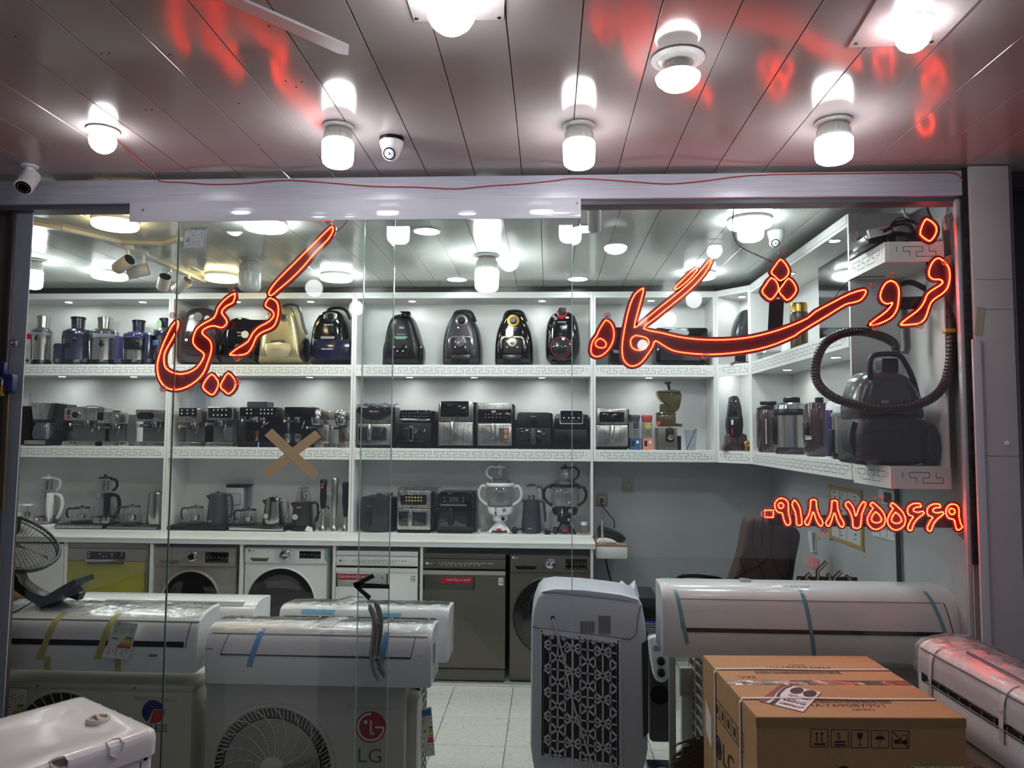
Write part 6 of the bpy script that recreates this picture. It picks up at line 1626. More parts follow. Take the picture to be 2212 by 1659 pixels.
t, X_, y_, k = cyl('pressure_cooker', 'steel pressure cooker with black lid handle and dark base, on the right shelf', 'cooker', 1712, 36, 880, 986,
    [('base', [(.92, 986), (1, 980), (1, 972)], MRN), ('pot', [(.97, 972), (.97, 905)], STL), ('rim', [(1.04, 906), (1.06, 900), (1.0, 893)], BLK), ('lid', [(.98, 893), (.92, 885), (.7, 880), (0, 878)], CHR)])
part('lid_handle', MB().box(X_ - .05, X_ + .05, y_ - .03, y_ + .03, zS2t + 106 * k, zS2t + 118 * k, .012), BLK, t)
part('control_panel', MB().box(X_ - 38 * k - .012, X_ - 20 * k, y_ - .03, y_ + .05, zS2t + .06, zS2t + 80 * k, .012), BLK, t)
t, X_, y_, k = cyl('multicooker', 'glossy maroon brown multicooker between the steel cooker and the blue flask', 'cooker', 1772, 32, 880, 992,
    [('body', [(.8, 992), (.95, 985), (1, 970), (1, 895), (.96, 890)], MRN), ('lid', [(.98, 890), (.95, 884), (.5, 880), (0, 879)], MRN)], xoff=.12)
part('steam_cap', MB().box(X_ - .02, X_ + .02, y_ - .02, y_ + .02, zS2t + 112 * k, zS2t + 122 * k, .004), BLK, t)
part('display', MB().box(X_ - 32 * k - .002, X_ - 20 * k, y_ - .05, y_ + .03, zS2t + .09, zS2t + .20, .01), GBK, t)
part('knob', MB().lathe([(.014, -.035), (.014, 0)], y_ - .055, zS2t + .11, 16, X_ - 32 * k + .02, 'x'), CHR, t)
NVY = M('indigo_enamel', (44, 36, 104), .2, .4)
t, X_, y_, k = cyl('vacuum_jug', 'indigo vacuum jug with a white lid and handle on the right cooker shelf', 'jug', 1808, 21, 880, 997,
    [('base', [(1.0, 997), (1.0, 992)], WHT), ('body', [(.98, 992), (.98, 903), (.92, 896)], NVY), ('lid', [(.94, 897), (.9, 885), (.7, 879), (0, 877)], WHT)], xoff=.07)
part('handle', MB().tube(sm([(X_ - .0, y_ - 19 * k, zS2t + 105 * k), (X_ - .01, y_ - 30 * k, zS2t + 95 * k), (X_ - .01, y_ - 30 * k, zS2t + 60 * k), (X_ - .005, y_ - 22 * k, zS2t + 48 * k)], 4, False), .011, 10), WHT, t)
t, X_, y_, k = cyl('rice_cooker', 'steel cooker cut off by the cabinet side, next to the indigo jug', 'cooker', 1826, 25, 880, 1003,
    [('base', [(.9, 1003), (1, 996), (1, 990)], BLK), ('pot', [(.97, 990), (.97, 915)], STL), ('rim', [(1.05, 915), (1.05, 909), (.9, 906)], GRY), ('lid', [(.88, 906), (.85, 893), (.5, 889), (0, 888)], WHT)], xoff=.08)
part('control_panel', MB().box(X_ - 27 * k - .005, X_ - 15 * k, y_ - .02, y_ + .06, zS2t + .03, zS2t + .16, .01), BLK, t)
# corner: handheld vacuum on dock, upright grey one above, elephant
f = Fr(5.70, zS2t, 974, 1588)
t = thing('handheld_vacuum', 'dark handheld vacuum standing in its charging dock in the corner cabinet', 'vacuum cleaner', (f.x(1588), 5.70, zS2t))
part('dock', f.pr(MB(), [(1561, 974), (1562, 965), (1567, 958), (1568, 942), (1574, 936), (1605, 936), (1611, 940), (1613, 958), (1618, 967), (1618, 974)], 5.66, 5.74, .008), MRN, t)
part('body', f.pr(MB(), sm([(1576, 946), (1570, 925), (1570, 912), (1574, 900), (1600, 900), (1604, 912), (1603, 930), (1598, 945)], 3), 5.655, 5.73, .015), BLK, t)
part('dust_bowl', f.pr(MB(), [(1571, 902), (1574, 880), (1577, 858), (1582, 855), (1592, 855), (1596, 860), (1601, 880), (1603, 902)], 5.665, 5.725, .008), clearmat('smoke_bowl', (90, 96, 104), 1.45, .05, 1.5, opaque=.3, tint2=(60, 62, 66)), t)
part('switch', f.rp(MB(), 1577, 907, 1581, 918, 1, 5.645, 5.66), WHT, t); part('lettering', f.rp(MB(), 1578, 925, 1580, 940, .5, 5.648, 5.66), RIN, t)
f = Fr(5.68, zS2t, 976, 1611)
t = thing('elephant_figurine', 'tiny golden elephant figurine beside the handheld vacuum dock', 'figurine', (f.x(1611), 5.62, zS2t))
mb = MB().tube([(f.x(1605.5), 5.62, f.z(960)), (f.x(1611), 5.62, f.z(960)), (f.x(1617), 5.62, f.z(962))], .02, 12, rs=[.02, .028, .018])
part('torso', mb, GLD, t, smooth=60)
part('head', MB().sphere((f.x(1606), 5.605, f.z(959)), .018, 12, 9), GLD, t)
part('trunk', MB().tube([(f.x(1604), 5.59, f.z(960)), (f.x(1603.5), 5.583, f.z(968)), (f.x(1604), 5.585, f.z(974))], .005, 8), GLD, t)
for px, yy in ((1607, 5.605), (1607, 5.635), (1615, 5.605), (1615, 5.635)): part('leg', MB().tube([(f.x(px), yy, f.z(964)), (f.x(px), yy, zS2t)], .008, 8), GLD, t)
f = Fr(5.68, zS1t, 785, 1603)
t = thing('cordless_vacuum', 'glossy grey upright cordless vacuum on the upper corner shelf behind the red sign', 'vacuum cleaner', (f.x(1603), 5.68, zS1t))
part('stand', f.pr(MB(), [(1574, 786), (1584, 780), (1617, 780), (1619, 786)], 5.62, 5.74, .004), MRN, t)
part('stem', f.box(MB(), 1588, 740, 1610, 781, 5.66, 5.70, .005), BLK, t)
part('body', f.pr(MB(), sm([(1584, 735), (1583, 715), (1590, 690), (1600, 672), (1612, 667), (1619, 672), (1620, 700), (1619, 740), (1600, 742)], 3), 5.63, 5.72, .025), M('graphite_gloss', (70, 72, 76), .15, .5), t)
# ovens on bay 3 upper shelf
YO = YU + .04
f = Fr(YO, zS1t, 787, 1420)
def toaster(label, x0, x1, yt, win):
    t = thing('countertop_oven', label, 'oven', (f.x((x0 + x1) / 2), YO, zS1t))
    part('body', f.rp(MB(), x0, yt, x1, 782, 5, YO, YO + .22, .008), GBK, t)
    part('door_window', f.rp(MB(), *win, 3, YO - .006, YO + .001), M('oven_window', (30, 26, 28), .1, coat=1), t)
    for px in (x0 + 10, x1 - 10): part('foot', f.box(MB(), px - 4, 781, px + 4, 787, YO + .02, YO + .2), BLK, t)
    return t
t = toaster('black countertop oven behind the small loop letter of the right sign', 1318, 1372, 705, (1324, 712, 1352, 760))
t = toaster('wide black countertop oven behind the long stroke of the right sign', 1417, 1530, 705, (1426, 735, 1520, 776))
part('top_window', f.pr(MB(), ell(1466, 716, 23, 9), YO - .004, YO + .001), M('oven_glass_white', (150, 156, 158), .1), t)
mb = MB(); f.tx(mb, 'maier', 1468, 710, 3, YO - .005); part('lettering', mb, WIN, t)
# hose vacuum (large AEG on the end shelf)
Ye = yE + .06
f = Fr(Ye, zE2, 1004, 1935)
VG = M('vacuum_graphite', (52, 50, 55), .38, noise=.04); VD = M('vacuum_dark_grey', (34, 32, 36), .45)  # VD: darker grey of the handle, hose socket, wheels and wand
t = thing('vacuum_cleaner', 'very large dark grey canister vacuum with looped hose on the right end shelf', 'vacuum cleaner', (f.x(1935), Ye, zE2))
low = sm([(1855, 1000), (1849, 975), (1848, 940), (1853, 915), (1862, 895), (1900, 880), (1960, 880), (2005, 893), (2025, 912), (2034, 950), (2030, 985), (2010, 1003), (1930, 1004)], 3)
part('tub', MB().pillow(f.P(low), Ye, Ye + .16, 6, .28, .6).prism(f.P(low), Ye + .16, Ye + .2), VG, t, smooth=50)
up = sm([(1857, 905), (1853, 875), (1859, 845), (1871, 815), (1888, 798), (1912, 791), (1950, 791), (1975, 800), (1996, 822), (2010, 855), (2018, 888), (2015, 905), (1990, 920), (1880, 920)], 3)
part('hood', MB().pillow(f.P(up), Ye + .01, Ye + .13, 6, .28, .5).prism(f.P(up), Ye + .13, Ye + .18), M('vacuum_hood', (66, 64, 70), .24, coat=.3), t, smooth=50)
part('handle', MB().tube(sm([(f.x(1889), Ye + .02, f.z(812)), (f.x(1887), Ye + .01, f.z(780)), (f.x(1893), Ye + .01, f.z(765)), (f.x(1915), Ye + .01, f.z(760)), (f.x(1950), Ye + .01, f.z(762)), (f.x(1968), Ye + .02, f.z(782)), (f.x(1985), Ye + .03, f.z(815)), (f.x(2003), Ye + .06, f.z(860))], 4, False), .012, 10), VD, t)
part('hose_socket', f.rp(MB(), 1917, 768, 1955, 800, 4, Ye + .03, Ye + .09, .006), VD, t)
part('wheel', MB().loft([[(f.x(a), Ye + y_, f.z(b)) for a, b in ell(cx_, 957, rx_, ry_, 28)] for cx_, rx_, ry_, y_ in ((2012, 19, 40, -.005), (2013, 22, 46, .005), (2016, 22, 47, .04), (2018, 20, 44, .12))]), VD, t)
part('wheel_cap', f.pr(MB(), ell(2015, 956, 14, 34, 28), Ye - .009, Ye + .002, .002), VG, t)
part('wheel', f.pr(MB(), sm([(1850, 915), (1857, 908), (1856, 950), (1868, 985), (1884, 1003), (1866, 1000), (1850, 975), (1845, 945)], 2), Ye + .04, Ye + .14), VD, t)
mb = MB(); f.tx(mb, 'AEG', 1907, 868, 5.5, Ye - .002, 15); f.tx(mb, 'ANIMAL CARE', 1905, 875, 2, Ye - .002, 17)
part('lettering', mb, WIN, t)
mb = MB()
mb.strip([f.p(*q) for q in ((1859, 938), (1884, 931), (1950, 930), (1950, 905), (1958, 898))], .0016, Ye - .001, .003); mb.strip([f.p(*q) for q in ((1884, 931), (1882, 912), (1876, 898))], .0016, Ye - .001, .003); mb.strip([f.p(*q) for q in ((1950, 930), (1982, 940))], .0016, Ye - .001, .003)
part('panel_seam', mb, INK, t)
mb = MB()
for i in range(26):
    for j in range(12): 
        x, z = f.p(1880 + i * 3.4 + (j % 2) * 1.7, 948 + j * 3.8); mb.add([(x - .0012, Ye - .003, z), (x, Ye - .003, z + .0016), (x + .0012, Ye - .003, z), (x, Ye - .003, z - .0016)], [(0, 1, 2, 3)])
part('vent_holes', mb, INK, t, kind='stuff', smooth=0)
# hose: ribbed
Yh = YG + .10
fh = Fr(Yh, cx=1900)
hp = [(1935, 768, 3.40), (1930, 742, 3.38), (1905, 727, 3.37), (1860, 716, 3.36), (1815, 722, 3.36), (1780, 745, 3.36), (1763, 785, 3.36), (1766, 825, 3.36), (1795, 855, 3.36), (1840, 872, 3.36), (1900, 881, 3.36), (1960, 878, 3.36), (2010, 862, 3.34), (2040, 830, 3.32), (2053, 780, 3.315), (2055, 720, 3.32), (2048, 680, 3.36), (2036, 657, 3.40), (2022, 650, 3.42)]
HP = sm([tuple(atY(*p)) for p in hp], 14, False)
rs = [.0215 if i % 2 else .0185 for i in range(len(HP))]
part('hose', MB().tube(HP, .02, 12, rs=rs), M('hose_black', (24, 22, 24), .4), t, smooth=30)
q = atY(2054, 714, 3.30)
part('yellow_tag', MB().box(q.x - .024, q.x + .02, 3.295, 3.33, q.z - .008, q.z + .008, .002), M('yellow_tag', (206, 164, 40), .5), t)
# wand parts behind
mb = MB().tube(sm([tuple(atY(*p)) for p in ((2030, 652, 3.47), (2000, 625, 3.48), (1965, 610, 3.48), (1935, 622, 3.48), (1928, 650, 3.48), (1945, 660, 3.48))], 5, False), .013, 10); part('wand_handle', mb, VD, t)
mb = MB().tube([tuple(atY(*p)) for p in ((1948, 655, 3.50), (1955, 700, 3.50), (1958, 752, 3.50), (1954, 762, 3.50))], .02, 12); part('wand_tube', mb, GRY, t)
# things on the top end shelf
f = Fr(yE + .1, zE1, 513, 1930)
t = thing('video_recorder', 'black slotted video recorder box on the high end shelf under coiled cables', 'recorder', (f.x(1930), yE + .1, zE1))
part('case', f.box(MB(), 1865, 490, 1975, 511, yE + .05, yE + .22, .003), BLK, t)
mb = MB()
for i in range(14): f.box(mb, 1925 + i * 3.4, 493, 1926.6 + i * 3.4, 507, yE + .048, yE + .051)
part('vent_slots', mb, GRI, t, kind='stuff')
q0 = atY(1840, 540, yM + .0)
t = thing('network_switch', 'black box with a row of lit ports at the left end of the high shelf', 'network box', (XR + .02, yM - .12, zE1))
part('case', MB().box(XR - .01, XR + .13, yM - .20, yM - .02, zE1 + .001, zE1 + .05, .003), BLK, t)
mb = MB()
for i in range(3):
    for j in range(2): mb.box(XR - .012, XR - .0095, yM - .16 + i * .02, yM - .15 + i * .02, zE1 + .012 + j * .016, zE1 + .022 + j * .016)
part('ports', mb, M('port_light', (230, 225, 190), .5), t)
t = thing('led_driver', 'silver metal power supply with red print on top of the recorder', 'power supply', (f.x(1888), yE + .12, f.z(490)))
part('case', f.pr(MB(), [(1861, 484), (1921, 473), (1923, 489), (1865, 502)], yE + .03, yE + .048, .001), M('silver_case', (206, 208, 208), .25, .5), t)
mb = MB(); f.tx(mb, 'CE', 1888, 493, 4, yE + .0285); marks(mb, Fr(yE + .029, zE1, 513, 1930), 1896, 1912, 484, 4, 0, 2.5, 3.4); part('print', mb, GRI, t)
part('red_print', f.pr(MB(), [(1887, 482), (1900, 480), (1900, 484), (1887, 486)], yE + .0285, yE + .0292), RIN, t)
for i, (lab, pts, mat, r) in enumerate((
    ('thick black coiled cable on the video recorder on the high end shelf', [(1922, 495), (1935, 480), (1965, 478), (1985, 490), (1970, 505), (1935, 502), (1918, 512), (1925, 524), (1955, 522), (1972, 505), (1960, 485), (1930, 488), (1910, 500)], BLK, .006),
    ('thin black loop of cable above the recorder on the high end shelf', [(1930, 500), (1925, 485), (1945, 470), (1980, 482), (1990, 500), (1960, 512)], BLK, .003),
    ('white cable hanging from the ceiling behind the dot of the right sign', [(1962, 425), (1952, 445), (1956, 465), (1970, 480), (1985, 495)], M('white_cable', (190, 192, 192), .4), .006),
    ('black twisted cable joint hanging above the dot of the right sign', [(1998, 425), (2002, 445), (2006, 460), (2015, 480), (2018, 505)], BLK, .006),
    ('grey looped cable at the left end of the high shelf', [(1842, 520), (1836, 512), (1845, 498), (1856, 508), (1850, 518), (1862, 512)], M('grey_cable', (130, 126, 120), .5), .004))):
    Yw = yE + (.10 if i > 1 else .02)
    single('cable', MB().tube(sm([tuple(atY(p[0], p[1], Yw + .01 * math.sin(j * 1.3))) for j, p in enumerate(pts)], 5, False), r, 8), mat, lab, 'cable')
single('crumpled_paper', MB().add([tuple(atY(*p)) for p in ((2030, 560, YG + .06), (2056, 550, YG + .05), (2055, 560, YG + .08), (2058, 575, YG + .06), (2036, 572, YG + .05), (2050, 568, YG + .09))], [(0, 1, 2), (0, 2, 5), (2, 3, 5), (5, 3, 4), (0, 5, 4)]), M('foil_bright', (220, 222, 222), .2, .6), 'crumpled silver wrapper behind the upper end of the right sign', 'wrapper')
# wall items
def wallx(px, py, x=XW): return atX(px, py, x)
def wq(name, t, pts, d, mat, x=XW, o=0):
    P = [wallx(a, b, x - d - o) for a, b in pts]
    return part(name, MB().loft([[(x - d - o, p.y, p.z) for p in P], [(x - o, p.y, p.z) for p in P]]), mat, t)
wb = thing('whiteboard', 'small whiteboard with gold frame and handwriting, behind the phone number sign', 'whiteboard', tuple(wallx(1830, 1170)))
wq('frame', wb, sm([(1791, 1056), (1794, 1051), (1850, 1061), (1860, 1070), (1863, 1180), (1858, 1187), (1796, 1163), (1791, 1158)], 2), .012, M('gold_frame', (176, 148, 72), .4))
wq('board', wb, [(1795, 1056), (1850, 1066), (1857, 1074), (1859, 1180), (1797, 1157)], .006, M('board_white', (206, 208, 210), .2), XW, .010)
mb = MB(); rnd = random.Random(3)
for px, py in [(1802 + i * 15, 1064 + j * 9 + i * 3) for i in range(4) for j in range(11)]:
    if rnd.random() < .7 and px < 1850:
        pts = [wallx(px + rnd.uniform(-4, 4), py + rnd.uniform(-2.5, 2.5), XW - .018) for _ in range(4)]
        mb.tube([(XW - .0175, p.y, p.z) for p in pts], .0016, 4)
part('handwriting', mb, M('blue_black_marker', (52, 56, 84), .6), wb)
mb = MB()
for x in (1813, 1829): a_, b_ = wallx(x, 1060, XW - .017), wallx(x, 1165, XW - .017); mb.tube([(XW - .0172, a_.y, a_.z), (XW - .0172, b_.y, b_.z)], .001, 4)
part('ruled_lines', mb, GRI, wb)
t = thing('picture_frame', 'small white framed picture of people high on the wall behind the phone sign', 'picture', tuple(wallx(1915, 1090)))
wq('frame', t, [(1897, 1055), (1930, 1062), (1930, 1092), (1897, 1086)], .012, WHT); wq('picture', t, [(1909, 1062), (1925, 1065), (1925, 1088), (1909, 1085)], .002, M('dark_photo', (70, 46, 44), .4, noise=.5, nscale=60), XW, .0125)
t = thing('switch_plate', 'white triple switch plate under the phone number sign', 'switch', tuple(wallx(1910, 1168)))
wq('plate', t, [(1884, 1140), (1933, 1150), (1933, 1170), (1884, 1156)], .010, WHT)
for a_ in (1888, 1903, 1918): wq('rocker', t, [(a_, 1143), (a_ + 12, 1145.5), (a_ + 12, 1161), (a_, 1157)], .004, WHT, XW, .010)
pipe = MB(); a_ = wallx(1939, 1150, XW - .02); b_ = wallx(1942, 1262, XW - .02)
single('cable', MB().tube([(XW - .018, a_.y, a_.z + .4), (XW - .018, a_.y, b_.z - .5)], .012, 10), BLK, 'thick straight black cable running down the right wall under the shelf end', 'cable')
t = thing('thermometer', 'long narrow white wall holder beside the brown chair', 'wall holder', tuple(wallx(1752, 1165)))
wq('case', t, [(1744, 1146), (1756, 1148), (1760, 1193), (1750, 1192)], .02, WHT); wq('slot', t, [(1753, 1150), (1756, 1151), (1758, 1190), (1756, 1190)], .004, GRY, XW, .02)
for lab, pts, c in (('orange sticky note on the right wall beside the chair', [(1744, 1200), (1757, 1204), (1756, 1230), (1742, 1224)], (226, 150, 130)), ('pink sticky note beside the orange one on the right wall', [(1757, 1205), (1768, 1208), (1768, 1232), (1756, 1228)], (216, 120, 160)), ('yellow scrap of note near the top of the wall holder', [(1760, 1152), (1770, 1160), (1769, 1166), (1763, 1160)], (200, 190, 90))):
    P = [wallx(a, b, XW - .004) for a, b in pts]
    single('sticky_note', MB().loft([[(XW - .005, p.y, p.z) for p in P], [(XW - .003, p.y, p.z) for p in P]]), M('note_%d' % c[0], c, .6), lab, 'note')
# office chair
Yc_ = 4.75
f = Fr(Yc_, cx=1650)
CB_ = M('brown_suede', (62, 44, 38), .75, noise=.12, nscale=14)
ch = thing('office_chair', 'high backed dark brown tufted office chair behind the very large air conditioner', 'chair', (f.x(1650), Yc_ + .2, 0))
bp_ = [(1566, 1290), (1575, 1252), (1592, 1205), (1600, 1170), (1608, 1128), (1614, 1118), (1626, 1116), (1680, 1127), (1702, 1140), (1708, 1170), (1706, 1215), (1695, 1260), (1690, 1290)]
part('back_cushion', MB().pillow(f.P(sm(bp_, 2)), Yc_, Yc_ + .10, 6, .18, .7), CB_, ch, smooth=60)
bk = [(1668, 1290), (1684, 1240), (1692, 1180), (1696, 1140), (1708, 1135), (1722, 1140), (1731, 1155), (1727, 1180), (1720, 1210), (1712, 1260), (1706, 1290)]
part('back_shell', MB().prism(f.P(sm(bk, 2)), Yc_ + .04, Yc_ + .16, .02), M('brown_shell', (44, 32, 30), .5), ch)
mb = MB()
for pts in ([(1626, 1118), (1622, 1150), (1623, 1185)], [(1645, 1120), (1642, 1150), (1641, 1185)], [(1664, 1124), (1662, 1155), (1660, 1193)], [(1593, 1203), (1612, 1187)], [(1623, 1187), (1635, 1215), (1648, 1252)], [(1660, 1195), (1635, 1217), (1600, 1235), (1572, 1252)], [(1594, 1203), (1607, 1237)], [(1662, 1195), (1672, 1225), (1690, 1245)]):
    mb.tube([(f.x(a), Yc_ - .001, f.z(b)) for a, b in sm(pts, 3, False)], .0028, 5)
part('tuft_seam', mb, INK, ch)
part('seat', MB().box(f.x(1560), f.x(1710), Yc_ - .45, Yc_ + .05, .45, .55, .04), CB_, ch)
part('pillar', MB().lathe([(.03, .1), (.03, .45)], f.x(1640), Yc_ - .2, 16), BLK, ch)
for k in range(5):
    a_ = k * 2 * PI / 5; part('base_leg', MB().tube([(f.x(1640), Yc_ - .2, .11), (f.x(1640) + .3 * math.cos(a_), Yc_ - .2 + .3 * math.sin(a_), .06)], .02, 8), BLK, ch)
    part('caster', MB().sphere((f.x(1640) + .3 * math.cos(a_), Yc_ - .2 + .3 * math.sin(a_), .03), .03, 10, 8), BLK, ch)
fA = Fr(Yc_ - .35, cx=1510); arm = sm([(1461, 1290), (1461, 1254), (1466, 1243), (1490, 1239), (1530, 1242), (1551, 1247), (1555, 1256), (1555, 1290)], 4, False)
part('armrest', MB().tube([(fA.x(a), Yc_ - .35, fA.z(b)) for a, b in arm], .014, 8), BLK, ch)
# name board on the desk
Yd_ = 4.3
f = Fr(Yd_, cx=1780)
ds = thing('name_board', 'dark name board with gold script letters rising above the very large air conditioner', 'sign', (f.x(1780), Yd_, f.z(1300)))
part('board', f.rp(MB(), 1716, 1242, 1845, 1300, 3, Yd_, Yd_ + .008), BLK, ds)
GLS2 = M('pale_gold', (170, 146, 100), .3, .5)
for pts in ([(1779, 1210), (1768, 1222), (1760, 1230), (1760, 1245), (1755, 1254), (1748, 1255)], [(1745, 1236), (1738, 1240), (1734, 1246), (1742, 1250), (1732, 1256)], [(1781, 1236), (1785, 1245), (1780, 1256)], [(1810, 1230), (1800, 1240), (1794, 1246), (1797, 1256)], [(1786, 1246), (1789, 1256)], [(1820, 1240), (1826, 1244), (1824, 1256)], [(1829, 1244), (1830, 1256)], [(1720, 1246), (1718, 1256)], [(1769, 1248), (1771, 1256)]):
    P = sm([(f.x(a), Yd_ - .006, f.z(b)) for a, b in pts], 3, False)
    part('gold_letter', MB().tube(P, .006, 6), GLS2, ds); part('letter_backing', MB().tube([(a, b + .006, c) for a, b, c in P], .011, 6), BLK, ds)
dk = thing('desk', 'dark desk hidden mostly behind the very large air conditioner', 'desk', (f.x(1750), Yd_ + .2, 0))
part('desk_top', MB().box(f.x(1714), XW - .03, Yd_ - .05, Yd_ + .35, f.z(1300) - .03, f.z(1300), .004), MRN, dk)
for px in (1716, 1850): part('desk_leg', MB().box(f.x(px), f.x(px) + .04, Yd_, Yd_ + .3, 0, f.z(1300) - .03), MRN, dk)
# small side cabinet shelf right of the counter with steamer etc
Yn = 5.45
f = Fr(Yn, cx=1320)
t = thing('wall_shelf', 'short white wall shelf with brown edge band right of the counter', 'shelf', (f.x(1320), Yn, f.z(1204)))
part('shelf_body', f.box(MB(), 1288, 1178, 1354, 1204, Yn, Yn + .55, .002), LAM, t)
part('edge_band', f.box(MB(), 1288, 1175, 1354, 1178.5, Yn - .001, Yn + .5), M('oak_edge', (140, 112, 80), .6), t)
zsh = f.z(1175)
f2 = Fr(Yn + .12, zsh, 1168, 1320)
t = thing('handheld_steamer', 'black handheld appliance lying on the small wall shelf', 'appliance', (f2.x(1322), Yn + .15, zsh))
part('body', f2.pr(MB(), sm([(1292, 1160), (1291, 1145), (1294, 1134), (1310, 1138), (1338, 1148), (1350, 1156), (1352, 1163), (1340, 1164), (1310, 1162)], 2), Yn + .12, Yn + .22, .015), BLK, t)
part('rest', f2.box(MB(), 1296, 1160, 1340, 1168, Yn + .13, Yn + .2), BLK, t)
t = thing('desk_lamp_base', 'cream and grey plastic appliance with upright fin on the small wall shelf', 'appliance', (f2.x(1305), Yn + .05, zsh))
part('base', f2.pr(MB(), sm([(1291, 1168), (1290, 1160), (1300, 1156), (1320, 1159), (1332, 1166), (1330, 1168)], 2), Yn + .02, Yn + .10, .01), M('cream_plastic', (208, 204, 190), .4), t)
part('fin', f2.pr(MB(), [(1297, 1168), (1298, 1120), (1300, 1118), (1303, 1168)], Yn + .04, Yn + .06), M('pale_grey_fin', (160, 164, 166), .4), t)
part('grey_toe', f2.rp(MB(), 1309, 1163, 1330, 1169, 3, Yn + .01, Yn + .05), GRY, t)
# sockets
f = Fr(YB + .02, cx=1300)
t = thing('wall_socket', 'grimy wall socket with a black plug in it, right of the black samovar', 'socket', (f.x(1298), YB, f.z(1094)))
part('plate', f.rp(MB(), 1287, 1065, 1312, 1092, 3, YB + .006, YB + .02, .003), M('grimy_plate', (120, 104, 92), .5, noise=.2), t)
part('socket_face', f.rp(MB(), 1291, 1070, 1308, 1088, 2, YB - .004, YB + .007, .003), M('grimy_face', (150, 138, 126), .5), t)
part('plug', MB().lathe([(.018, 0), (.018, -.02), (.010, -.035), (0, -.036)], f.x(1299), f.z(1079), 18, YB - .004, 'y'), BLK, t)
part('plug_cord', MB().tube(sm([tuple(atY(*p)) for p in ((1299, 1080, YB - .03), (1301, 1092, YB - .03), (1315, 1110, YB - .05), (1326, 1125, Yn + .3), (1327, 1140, Yn + .2))], 4, False), .005, 7), BLK, t)
t = thing('wall_socket', 'unused wall plate wrapped in clear film on the bare grey wall', 'socket', (f.x(1355), YB, f.z(1060)))
part('plate', f.rp(MB(), 1345, 1030, 1367, 1061, 2, YB + .006, YB + .02, .002), M('beige_plate', (150, 144, 130), .4, noise=.3, nscale=60), t)
single('plastic_sheet', MB().add(*(lambda nx, nz: ([tuple(Vector(atY(1287 + (1600 - 1287) * i / nx, 1010 + 285 * j / nz, YB - .02)) + Vector((0, random.uniform(-.012, .012) - .02 * math.sin(i * .9 + j * .35), 0))) for i in range(nx + 1) for j in range(nz + 1)], [(i * (nz + 1) + j, i * (nz + 1) + j + 1, (i + 1) * (nz + 1) + j + 1, (i + 1) * (nz + 1) + j) for i in range(nx) for j in range(nz)]))(16, 10)), clearmat('wall_film', (250, 251, 251), 1.4, .12, 1.6), 'large creased clear plastic sheet covering the bare grey wall', 'plastic sheet')
wire('black cable hanging down beneath the small wall shelf', [(1308, 1204, 5.7), (1314, 1235, 5.75), (1325, 1262, 5.6), (1345, 1278, 5.4)], None, .006, BLK, 'cable', 'cable')
f = Fr(5.0, cx=1360)
single('storage_crate', f.box(MB(), 1288, 1334, 1424, 1600, 4.99, 5.36, .01), M('crate_blue', (30, 56, 150), .6, noise=.25), 'blue covered crate standing between the air cooler and the oil heater', 'crate')
bpy.data.objects['storage_crate'].location.z = 0; bpy.data.objects['storage_crate'].scale.z = f.z(1334) / max(v.co.z for v in bpy.data.objects['storage_crate'].data.vertices)
t = thing('storage_bin', 'black ribbed bin on the blue crate behind the air cooler', 'basket', (f.x(1360), 5.0, f.z(1334)))
part('bin', f.box(MB(), 1290, 1285, 1420, 1333.8, 5.0, 5.35, .01), M('dark_basket', (30, 30, 34), .5), t)
for i in range(5): part('bin_rib', f.box(MB(), 1290, 1306 + i * 5, 1420, 1308 + i * 5, 4.992, 5.001), BLK, t)
zz_ = f.z(1285)
single('carrier_bag', MB().add([(f.x(a), y, f.z(b)) for a, b, y in ((1325, 1285, 5.0), (1330, 1262, 5.02), (1345, 1256, 5.1), (1358, 1266, 5.02), (1373, 1253, 5.08), (1380, 1285, 5.0), (1350, 1287, 4.95), (1340, 1270, 4.95), (1365, 1275, 4.94), (1350, 1285, 5.2))], [(0, 1, 7), (0, 7, 6), (1, 2, 7), (2, 3, 7), (7, 3, 8), (3, 4, 8), (4, 5, 8), (7, 8, 6), (8, 5, 6), (0, 6, 9), (6, 5, 9), (5, 4, 9), (4, 3, 9), (3, 2, 9), (2, 1, 9), (1, 0, 9)]), M('bag_white', (196, 200, 214), .4), 'white plastic bag with blue print on the basket behind the air cooler', 'bag')
t = thing('power_strip', 'dark plugs and adaptors in front of the grey wall below the wall shelf', 'adaptor', (f.x(1310), 5.1, zz_))
part('adaptor', f.rp(MB(), 1291, 1263, 1318, 1285, 4, 5.1, 5.2, .01), BLK, t); part('adaptor', f.rp(MB(), 1316, 1270, 1336, 1285, 4, 5.12, 5.2, .01), BLK, t)
# ================================================================= PRODUCTS ON THE SHELVES
YF = YU + .03
R1 = Fr(YF, zS1t, 787, 800); R2 = Fr(YF, zS2t, 968, 800); R3 = Fr(YF, zCT + .006, 1150, 800)
def T(nm, lab, cat, f, px, grp=None, d=.1): return thing(nm, lab, cat, (f.x(px), f.Y + d, f.z0), grp)
def fr_at(base, px, py): return Fr(base.Y, base.z0, py, px)
def pp(t, nm, f, pts, a, b, mat, bev=.004, k=0, lab=None): return part(nm, f.pr(MB(), sm(pts, k) if k else pts, f.Y + a, f.Y + b, bev), mat, t, lab)
def pr_(t, nm, f, x0, y0, x1, y1, r, a, b, mat, bev=.003): return part(nm, f.rp(MB(), x0, y0, x1, y1, r, f.Y + a, f.Y + b, bev), mat, t)
def pl(t, nm, f, cx, prof, mat, yc=.10, n=28): return part(nm, f.la(MB(), cx, prof, f.Y + yc, n), mat, t)
def pt_(t, nm, f, pts, r, mat, y=.1, k=4, n=8): return part(nm, f.tb(MB(), pts, r, n, f.Y + y, False, k), mat, t)
